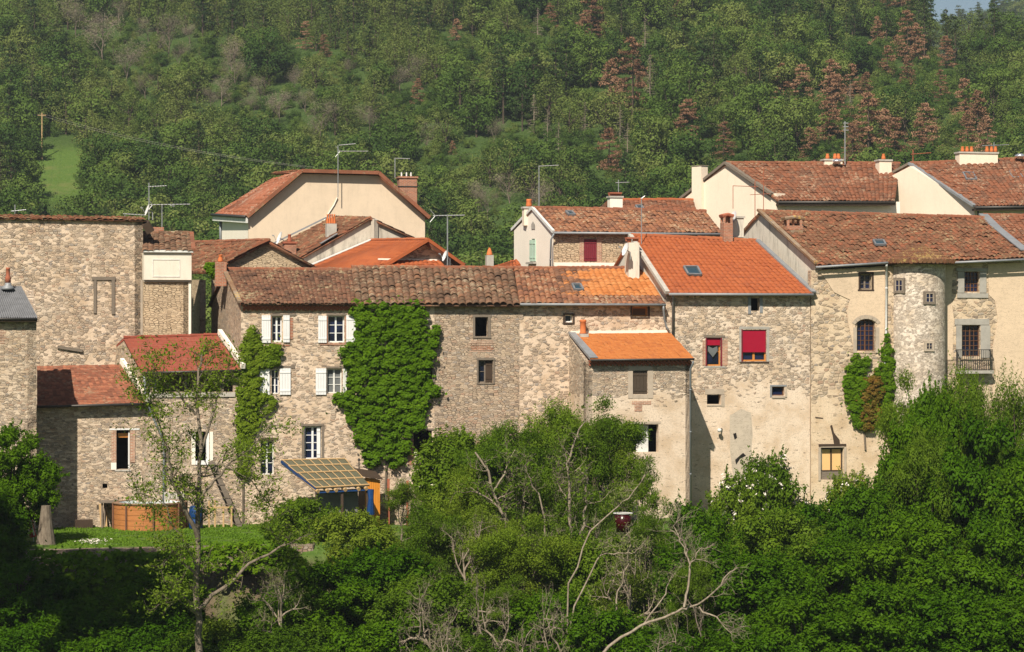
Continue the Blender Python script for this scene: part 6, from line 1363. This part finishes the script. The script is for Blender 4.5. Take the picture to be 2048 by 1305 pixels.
# ---------- ivy and creepers
def ivy(name, label, pl, polys, n, leaf, mat, thick=.45, stems=(), seed=1, bumps=.22):
    """polys: pixel polygons with weights; leaves fill them in clumps that stand off the wall"""
    rng = np.random.default_rng(seed)
    def inside(P_, poly):
        x, y = P_[:, 0], P_[:, 1]; ins = np.zeros(len(P_), bool); k = len(poly)
        for i in range(k):
            (x0, y0), (x1, y1) = poly[i], poly[(i+1) % k]; c = ((y0 > y) != (y1 > y)) & (x < (x1-x0)*(y-y0)/((y1-y0) or 1e-6)+x0); ins ^= c
        return ins
    C = []; Nn = []
    for poly, wt in polys:
        uvp = [pl.uv(*p) for p in poly]; us = [p[0] for p in uvp]; vs = [p[1] for p in uvp]; area = (max(us)-min(us))*(max(vs)-min(vs)); nc = int(area*bumps*190)
        cc = np.stack([rng.uniform(min(us), max(us), nc), rng.uniform(min(vs), max(vs), nc)], -1); cc = cc[inside(cc, uvp)]
        cr = rng.uniform(.05, .17, len(cc)); co = rng.uniform(.05, thick, len(cc)); m = int(n*wt); idx = rng.integers(len(cc), size=m)
        D = rng.normal(size=(m, 3)); D /= np.linalg.norm(D, axis=1)[:, None]; D[:, 1] = np.abs(D[:, 1]); r = cr[idx]
        out_ = (rng.random(m) < .06)[:]; u = cc[idx, 0]+D[:, 0]*r*1.25+rng.normal(0, .03, m)+out_*rng.normal(0, .16, m); v = cc[idx, 1]+D[:, 2]*r+out_*rng.normal(0, .18, m); o = co[idx]+D[:, 1]*r*.8
        du = np.array(pl.du); ou = np.array(pl.out); C.append(np.array(pl.o)+du*u[:, None]+ou*o[:, None]+np.array([0,0,1])*v[:, None]); Nn.append(du*D[:, :1]+ou*D[:, 1:2]+np.array([0,0,1])*D[:, 2:3])
    C = np.concatenate(C); Nn = np.concatenate(Nn); v, f = leafquads(C, leaf, rng, .3, .8, .6, Nn*.9+np.array(pl.out)*.2)
    root = Vector((C[:, 0].mean(), C[:, 1].mean(), C[:, 2].min())); t = thing(name, label, 'climbing plant', root)
    o = bpy.data.objects.new('foliage', raw_mesh('foliage', v-np.array(root), f, M[mat])); COL.objects.link(o); o.parent = t
    if stems:
        mb = MB()
        for s in stems: mb.tube([pl.pt(*p)+pl.out*.06 for p in s], [.05]*(len(s)-1)+[.02], 5)
        mb.build('stem', M['bark'], t)
    return t
ivy('climbing_ivy', 'huge dark green ivy covering the wall between the white shutters and the brown wall', F0, [
 ([(700,606),(760,604),(845,606),(852,625),(850,650),(845,665),(850,672),(866,655),(876,652),(872,690),(862,710),(858,730),(858,765),(868,772),(880,778),(866,800),(856,815),(852,835),(838,855),(826,870),(822,885),(815,905),(805,925),(790,935),(778,936),(770,920),(760,905),(755,925),(738,935),(728,905),(705,870),(697,840),(690,822),(672,812),(664,796),(668,790),(690,790),(697,765),(698,742),(690,730),(684,716),(674,700),(676,692),(692,688),(712,686),(712,650),(708,632),(700,622),(695,610)], 1.0)], 62000, .125, 'leaf_ivy', .34, [[(738,1000),(740,930),(735,860)], [(770,1000),(772,930),(780,850)]], 21)
ivy('climbing_creeper', 'yellow-green creeper climbing the corner left of the white shutters', F0, [
 ([(505,650),(512,660),(520,690),(545,690),(556,692),(566,700),(560,720),(548,735),(520,737),(519,790),(540,792),(555,800),(545,815),(530,830),(515,850),(505,865),(500,900),(492,950),(478,950),(474,880),(478,820),(476,760),(482,720),(484,690),(492,668)], 1.0)], 20000, .11, 'leaf_yel', .22, [[(485,1060),(486,950),(490,850)]], 22)
ivy('climbing_creeper', 'green creeper reddening at the centre, beside the white downpipe left of the tower', FF, [
 ([(1690,740),(1702,728),(1708,700),(1713,705),(1716,722),(1728,715),(1735,722),(1732,740),(1728,755),(1735,765),(1742,800),(1735,830),(1745,860),(1720,860),(1705,840),(1692,805),(1688,770)], .6), ([(1748,760),(1752,735),(1762,722),(1768,690),(1771,650),(1775,690),(1782,710),(1783,740),(1788,770),(1785,800),(1790,850),(1765,860),(1760,800)], .5)], 20000, .105, 'leaf_ivy', .2, [[(1730,900),(1725,820),(1718,740)], [(1770,880),(1768,760),(1772,670)]], 23)
ivy('climbing_creeper', 'rust and green creeper patch between the two green creepers', FF, [([(1722,760),(1735,758),(1760,752),(1764,780),(1760,820),(1755,850),(1728,860),(1718,830),(1725,800)], 1)], 6000, .11, 'leaf_red', .32, (), 24)
ivy('climbing_creeper', 'little weedy tuft on the roof verge by the left brick chimney', fac(4.3), [([(414,525),(430,520),(432,545),(425,560),(415,552)], 1)], 900, .13, 'leaf_ivy', .2, (), 25)
# ---------- retaining wall at the lawn edge
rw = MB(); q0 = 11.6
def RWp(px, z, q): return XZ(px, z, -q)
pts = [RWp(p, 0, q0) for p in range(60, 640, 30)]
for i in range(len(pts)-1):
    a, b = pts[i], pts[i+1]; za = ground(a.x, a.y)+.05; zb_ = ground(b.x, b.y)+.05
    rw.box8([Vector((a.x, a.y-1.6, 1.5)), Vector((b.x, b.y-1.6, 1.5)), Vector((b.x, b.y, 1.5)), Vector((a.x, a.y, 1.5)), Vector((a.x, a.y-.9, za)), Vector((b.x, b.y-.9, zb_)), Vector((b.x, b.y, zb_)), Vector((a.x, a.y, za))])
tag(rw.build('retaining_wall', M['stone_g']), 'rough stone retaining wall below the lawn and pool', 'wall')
def pxl(pl, poly): return poly
ivy('climbing_ivy', 'dark ivy hanging over the retaining wall under the lawn', Pl(RWp(300, 0, q0+1.7), DU), [([(60,1100),(140,1104),(300,1106),(360,1115),(372,1150),(360,1230),(345,1300),(250,1300),(80,1300)], 1.4), ([(250,1108),(560,1080),(600,1120),(590,1150),(480,1135),(370,1140)], .4)], 16000, .16, 'leaf_ivy', .5, (), 26)
# ---------- grass tufts and daisies on the lawn
rng = np.random.default_rng(9); gpx = rng.uniform(100, 560, 26000); gq = rng.uniform(.3, 11.5, 26000); GP = []
for a, b in zip(gpx, gq): p = RWp(a, 0, b); GP.append((p.x, p.y, ground(p.x, p.y)+.03))
GP = np.array(GP); v, f = leafquads(GP, .16, rng, 0, .25); gr = bpy.data.objects.new('lawn_grass', raw_mesh('lawn_grass', v, f, mleaf('lawn_blades', [(.08,.17,.015), (.12,.22,.02), (.16,.25,.035)], .3, 0, .5))); COL.objects.link(gr); tag(gr, 'bright short grass of the lawn around the round pool', 'grass', kind='stuff')
GP = []
for a, b in zip(rng.normal(190, 16, 160), rng.normal(8.2, .7, 160)): p = RWp(a, 0, b); GP.append((p.x, p.y, ground(p.x, p.y)+.08))
v, f = leafquads(np.array(GP), .09, rng, 2, 1); gr = bpy.data.objects.new('daisies', raw_mesh('daisies', v, f, M['flower'])); COL.objects.link(gr); tag(gr, 'patch of tiny white daisies in the lawn left of the pool', 'flowers', kind='stuff')
# ------------------------------------------------------------------ garden things
LZ = 6.7
def onl(px, py, z=LZ):                  # ground point at height z seen at a pixel
    Y = (CZ-z)*FPX/(py-652.5); return Vector(((px-1024)/FPX*Y, Y, z))
pc = onl(300, 1058); PRD = 72*pc.y/FPX; PH = 1.22
pool = thing('swimming_pool', 'round above-ground pool clad in orange-brown wood panels with white inner rim', 'pool', pc)
mb = MB(); K_ = 40
for i in range(K_):
    t0_, t1_ = 2*math.pi*i/K_, 2*math.pi*(i+1)/K_; a = pc+Vector((math.cos(t0_)*PRD, math.sin(t0_)*PRD, 0)); b = pc+Vector((math.cos(t1_)*PRD, math.sin(t1_)*PRD, 0)); n = Vector((math.cos((t0_+t1_)/2), math.sin((t0_+t1_)/2), 0))
    for j in range(5): mb.q(a+UP*(PH*j/5), b+UP*(PH*j/5), b+UP*(PH*(j+.94)/5), a+UP*(PH*(j+.94)/5)); mb.q(a+UP*(PH*(j+.94)/5)-n*.012, b+UP*(PH*(j+.94)/5)-n*.012, b+UP*(PH*(j+1)/5)-n*.012, a+UP*(PH*(j+1)/5)-n*.012)
    mb.q(b-n*.08, a-n*.08, a-n*.08+UP*PH, b-n*.08+UP*PH)
M['pool_wood'] = mflat('pool_wood_panels', (.42,.17,.055), .6, .45, 5, 0, .3, (.6,.6,6)); mb.build('wall', M['pool_wood'], pool)
for i in range(8):
    t = 2*math.pi*(i+.30)/8; c = pc+Vector((math.cos(t)*(PRD+.03), math.sin(t)*(PRD+.03), 0)); mb = MB(); mb.bar(c, c+UP*PH, .14, .07); mb.build('post', mflat('pool_post', (.16,.075,.04), .6, .3) if i == 0 else bpy.data.materials['pool_post'], pool)
mb = MB(); mb.lathe(pc, [(PRD-.22, PH-.02), (PRD-.22, PH+.03), (PRD+.06, PH+.03), (PRD+.06, PH-.02), (PRD-.2, PH-.03)], 40); mb.f = mb.f[:-2]; mb.m = mb.m[:-2]; mb.build('rim', mflat('pool_rim', (.26,.16,.10), .6, .3), pool)
mb = MB(); R2 = PRD-.23
for i in range(K_):
    t0_, t1_ = 2*math.pi*i/K_, 2*math.pi*(i+1)/K_; a = pc+Vector((math.cos(t0_)*R2, math.sin(t0_)*R2, PH)); b = pc+Vector((math.cos(t1_)*R2, math.sin(t1_)*R2, PH)); mb.q(a, b, b-UP*.5, a-UP*.5)
mb.build('liner', M['white'], pool)
N = NB('pool_water'); wm = N.fin((.50,.60,.62), .25, N.noise(N.wpos(), 3, 2)[0], .01, .3, .5); mb = MB(); mb.q(*[pc+Vector((math.cos(2*math.pi*i/K_)*R2, math.sin(2*math.pi*i/K_)*R2, PH-.07)) for i in range(K_)]); mb.build('water', wm, pool)
mb = MB(); c = pc+Vector((-PRD-.28, .2, 0))
for dx in (-.25, .25): mb.bar(c+Vector((dx,-.3,0)), c+Vector((dx,-.3,PH)), .07, .07); mb.bar(c+Vector((dx,.4,0)), c+Vector((dx,.4,PH)), .07, .07)
mb.box8([c+Vector(p) for p in ((-.35,-.45,PH-.02),(.38,-.45,PH-.02),(.38,.6,PH-.02),(-.35,.6,PH-.02),(-.35,-.45,PH+.05),(.38,-.45,PH+.05),(.38,.6,PH+.05),(-.35,.6,PH+.05))]); mb.build('deck', M['wood_g'], pool)
# planks leaning on the wall
for i, (x0, yb, x1, yt) in enumerate(((197,1050,196,1010), (204,1052,200,1008), (212,1052,210,1018))):
    mb = MB(); a = onl(x0, yb+4); mb.bar(a, FP(x1, yt, -.08), .12, .03, OUT); tag(mb.build('wooden_plank', M['wood_n'] if i else M['wood_g']), ('grey plank leaning on the wall left of the pool, leftmost of three', 'longest pale plank of the three leaning left of the pool', 'short pale plank of the three leaning left of the pool')[i], 'plank', 'planks leaning against the wall')
# blue barrel / tarpaulin right of the pool
mb = MB(); c = XZ(392, LZ, -2.2); mb.lathe(c, [(.28,0),(.32,.1),(.33,.45),(.30,.5),(.33,.55),(.31,1.0),(.24,1.08)], 16); tag(mb.build('water_barrel', M['blue'], smooth=True), 'blue plastic barrel behind the right side of the pool', 'barrel')
sh = thing('corrugated_sheet', 'light grey corrugated sheet standing against the wall behind the pool', 'sheet', XZ(345, LZ, -.5)); mb = MB(); us = np.linspace(F0.uv(328,1000)[0], F0.uv(368,1000)[0], 25); v0, v1 = LZ, F0.uv(345, 984)[1]
for i in range(24): a_, b_ = .03*(i % 2), .03*((i+1) % 2); mb.q(F0.w(us[i],v0,.4+a_), F0.w(us[i+1],v0,.4+b_), F0.w(us[i+1],v1,.15+b_), F0.w(us[i],v1,.15+a_)); mb.q(F0.w(us[i+1],v0,.38+b_), F0.w(us[i],v0,.38+a_), F0.w(us[i],v1,.13+a_), F0.w(us[i+1],v1,.13+b_))
mb.build('sheet', M['cement'], sh)
# wooden stair against the wall
st = thing('wooden_staircase', 'weathered open wooden stair with post rails climbing to the creeper corner', 'staircase', XZ(450, LZ, -1.5))
pA, pB = XZ(480, LZ, -1.6), FP(425, 925, -1.6)
for off_ in (0, 1.0):
    mb = MB(); o_ = OUT*-off_; mb.bar(pA+o_, pB+o_, .06, .22); mb.build('stringer', M['wood_g'], st)
for i in range(10):
    c = pA.lerp(pB, (i+.5)/10); mb = MB(); mb.bar(c+OUT*.03, c-OUT*1.03, .30, .05); mb.build('tread', M['wood_g'], st)
for x_ in (418, 430, 447, 463): 
    mb = MB(); b_ = XZ(x_, LZ, -1.75); mb.bar(b_, b_+UP*(1.0 if x_ > 440 else 1.3), .08, .08); mb.build('post', M['wood_n'], st)
mb = MB(); mb.bar(XZ(416, LZ+.95, -1.78), XZ(466, LZ+.95, -1.78), .05, .08); mb.build('rail', M['wood_n'], st)
# red and white closed parasol at the left
par = thing('closed_parasol', 'closed red and cream parasol leaning beside the shaggy trunk on the left', 'parasol', onl(68, 1085)); mb = MB(); b_ = onl(68, 1085); t_ = b_+Vector((-.25, 0, 1.5)); mb.tube([b_, t_], .02, 6); mb.build('pole', M['white'], par)
mb = MB(); mb.tube([b_.lerp(t_, .15), b_.lerp(t_, .3), b_.lerp(t_, .9), t_], [.16,.12,.06,.01], 9); mb.build('canopy', mflat('red_fabric', (.50,.04,.02), .8, .2), par); mb = MB(); mb.tube([b_.lerp(t_, .2)+Vector((.06,-.08,0)), b_.lerp(t_, .85)+Vector((.02,-.05,0))], [.06,.03], 6); mb.build('stripe', M['cream_w'], par)
# shaggy trunk stump under left tree
mb = MB(); c = onl(92, 1092); mb.tube([c-UP*.4, c+UP*.8, c+UP*1.7], [.5,.30,.20], 12); tag(mb.build('tree_trunk', M['bark']), 'thick shaggy grey trunk at the left end of the lawn', 'tree trunk')
# flat stone and box by the foot of the wall
mb = MB(); mb.bar(XZ(150, LZ+.2, -.5), XZ(185, LZ+.2, -.5), .5, .4); tag(mb.build('garden_box', M['wood_d']), 'low dark box against the foot of the wall left of the planks', 'box')
# ---------- shelter with translucent panels on battens
she = thing('lean_to_shelter', 'lean-to shelter roofed with olive translucent panels on pale battens, blue tarpaulin edge', 'shelter', XZ(660, LZ, -3))
eLs, eRs, rRs, rLs = FP(632,977,-5.2), FP(740,971,-5.2), FP(690,918,-1.6), FP(562,921,-1.6)
mb = MB(); mb.q(eLs, eRs, rRs, rLs); mb.q(*[p-UP*.04 for p in (rLs, rRs, eRs, eLs)]); mb.build('roof_panel', mflat('olive_panel', (.10,.10,.065), .5, .25, 2), she)
def sp(u, v): return eLs.lerp(eRs, u).lerp(rLs.lerp(rRs, u), v)
nrm_ = (eRs-eLs).cross(rLs-eLs).normalized()
for j, v in enumerate((0.01, .27, .53, .78, .99)): mb = MB(); mb.bar(sp(0,v)+nrm_*.03, sp(1,v)+nrm_*.03, .07, .04, nrm_); mb.build('batten', M['wood_n'], she)
for j, (v0, v1) in enumerate(((.01,.27),(.27,.53),(.53,.78),(.78,.99))):
    for i in range(8 if j else 7):
        u = (i+(.15 if j % 2 else .0))/7.2
        if u <= 1: mb = MB(); mb.bar(sp(u,v0)+nrm_*.035, sp(min(u+.0,1),v1)+nrm_*.035, .035, .02, nrm_); mb.build('glazing_bar', M['wood_n'], she)
for i in range(6):
    u = (.02,.20,.36,.53,.78,.92)[i]; mb = MB(); d_ = (sp(u,0)-sp(u,1)).normalized(); mb.tube([sp(u,.98)-nrm_*.12, sp(u,0)-nrm_*.12+d_*.12], .085, 10); mb.build('rafter', M['wood_n'], she)
mb = MB(); mb.bar(rLs-UP*.06, eLs-UP*.08, .03, .14); mb.bar(eLs-UP*.20+OUT*.02, eRs-UP*.20+OUT*.02, .03, .06); mb.build('tarpaulin_edge', M['blue'], she)
mb = MB()
for p in (sp(.03,.03), sp(.97,.03), sp(.5,.03)): mb.bar(Vector((p.x,p.y,LZ-1)), p-UP*.2, .12, .12)
mb.build('post', M['wood_d'], she)
mb = MB(); a, b = sp(.15,.25), sp(.9,.25); mb.q(Vector((a.x,a.y,LZ-1)), Vector((b.x,b.y,LZ-1)), b-UP*.45, a-UP*.45); mb.build('back_curtain', mflat('grey_sheet', (.16,.16,.15), .9, .3, 2), she)
mb = MB(); a = sp(.97,.0)+DU*.1; mb.tube([a-UP*.2, a-UP*.6+OUT*.1, a-UP*1.3], [.16,.12,.2], 8); tag(mb.build('blue_tarpaulin', M['blue']), 'crumpled blue tarpaulin hanging at the right corner of the panelled shelter', 'tarpaulin')
shd = thing('garden_shed', 'small shed of bright orange boards right behind the panelled shelter', 'shed', XZ(745, LZ, -3)); pls = fac(-3.6); mb = MB(); n_ = 7; a, b = pls.uv(730, 1030), pls.uv(760, 955)
for i in range(n_): u0 = a[0]+(b[0]-a[0])*i/n_; mb.pbox(pls, u0+.004, u0+(b[0]-a[0])/n_-.004, LZ-.6, b[1]-.02*i, -.02, .02+.004*(i % 2))
mb.build('boards', M['shed_o'], shd); mb = MB(); p0, p1 = pls.w(a[0]-.3, b[1]+.12), pls.w(b[0]+.1, b[1]-.06); mb.box8([p0+OUT*.2-UP*.04, p1+OUT*.2-UP*.04, p1-OUT*1.8+UP*.2, p0-OUT*1.8+UP*.2, p0+OUT*.2, p1+OUT*.2, p1-OUT*1.8+UP*.24, p0-OUT*1.8+UP*.24]); mb.build('roof', M['wood_d'], shd)
mb = MB(); mb.pbox(pls, a[0], b[0], LZ-.6, b[1]-.14, -1.7, -.03); mb.build('body', M['wood_d'], shd)
for i, (px_, yt, lb) in enumerate(((777, 958, 'rusty square post right of the orange shed'), (815, 962, 'second rusty post, farther right of the orange shed'))):
    mb = MB(); b_ = XZ(px_, LZ-.3, -2.6); mb.bar(b_, FP(px_, yt, -2.6), .11, .11); tag(mb.build('wooden_post', M['pot_d']), lb, 'post')
mb = MB(); b_ = XZ(718, LZ, -1.2); t_ = FP(718, 922, -1.2); mb.tube([b_, t_], .03, 6); mb.lathe(t_, [(.06,0),(.07,.06),(.02,.12)], 8); tag(mb.build('stove_pipe', M['dkmetal']), 'thin dark pipe rising just beyond the shelter roof', 'pipe')
# low garden wall, right of the shelter
mb = MB(); 
for i in range(12): x0 = 745+i*12; h = 7.9+.25*math.sin(i*1.7); a, b = XZ(x0, 0, -1.9), XZ(x0+12.5, 0, -1.9); mb.box8([a+UP*5.5+OUT*.2, b+UP*5.5+OUT*.2, b+UP*5.5-OUT*.2, a+UP*5.5-OUT*.2, a+UP*h+OUT*.15, b+UP*(h+.05)+OUT*.15, b+UP*(h+.05)-OUT*.15, a+UP*h-OUT*.15])
tag(mb.build('garden_wall', M['stone_q']), 'low broken rubble wall under the ivy and dark doorway', 'wall')
# lantern, planter, pale sheet
lan = thing('wall_lamp', 'small round lamp on the edge of the shaded strip of wall', 'lamp', FP(1441, 862, -.1)); mb = MB(); mb.bar(FP(1444,858,-.02), FP(1440,858,-.25), .05, .05); mb.build('bracket', M['dkmetal'], lan); mb = MB(); mb.lathe(FP(1439,860,-.3)-UP*.12, [(.05,0),(.10,.05),(.11,.12),(.07,.18)], 10); mb.build('shade', M['whited'], lan, smooth=True)
bk = thing('flower_pot', 'dark red glossy pot with a white rim in the undergrowth right of centre', 'pot', P(1246, 1064, 100)); c = P(1246, 1064, 100); mb = MB(); mb.lathe(c, [(.26,0),(.36,.72)], 18); mb.build('body', mflat('dark_red_glaze', (.035,.001,.002), .25, .3), bk, smooth=True); mb = MB(); mb.tube([c+Vector((math.cos(t)*.38, math.sin(t)*.38, .74)) for t in np.linspace(0, 2*math.pi, 20)], .018, 6); mb.build('rim', M['whited'], bk)
mb = MB(); a = onl(1468, 985, 7.3); a = FP(1468, 1010, -1.0); mb.q(a-DU*.3, a+DU*.25, a+DU*.35+UP*.85, a-DU*.12+UP*.95); mb.q(*[p-OUT*.04 for p in (a-DU*.12+UP*.95, a+DU*.35+UP*.85, a+DU*.25, a-DU*.3)]); tag(mb.build('pale_panel', M['white']), 'pale bluish panel leaning in the bushes left of the roses', 'panel')

# ---------- haze: one closed box of even pale air
mb = MB(); X0, X1, Y0, Y1, Z0, Z1 = -390, 390, -60, 1420, -2.5, 190
mb.box8([Vector(p) for p in ((X0,Y0,Z0),(X1,Y0,Z0),(X1,Y1,Z0),(X0,Y1,Z0),(X0,Y0,Z1),(X1,Y0,Z1),(X1,Y1,Z1),(X0,Y1,Z1))])
hm = bpy.data.materials.new('pale_air'); hm.use_nodes = True; t_ = hm.node_tree; t_.nodes.clear(); o_ = t_.nodes.new('ShaderNodeOutputMaterial'); v_ = t_.nodes.new('ShaderNodeVolumePrincipled')
v_.inputs['Color'].default_value = (.80, .90, 1, 1); v_.inputs['Density'].default_value = .00016; v_.inputs['Anisotropy'].default_value = .2; t_.links.new(v_.outputs[0], o_.inputs['Volume'])
tag(mb.build('haze', hm), 'thin bluish haze in the valley air', 'haze', kind='stuff')
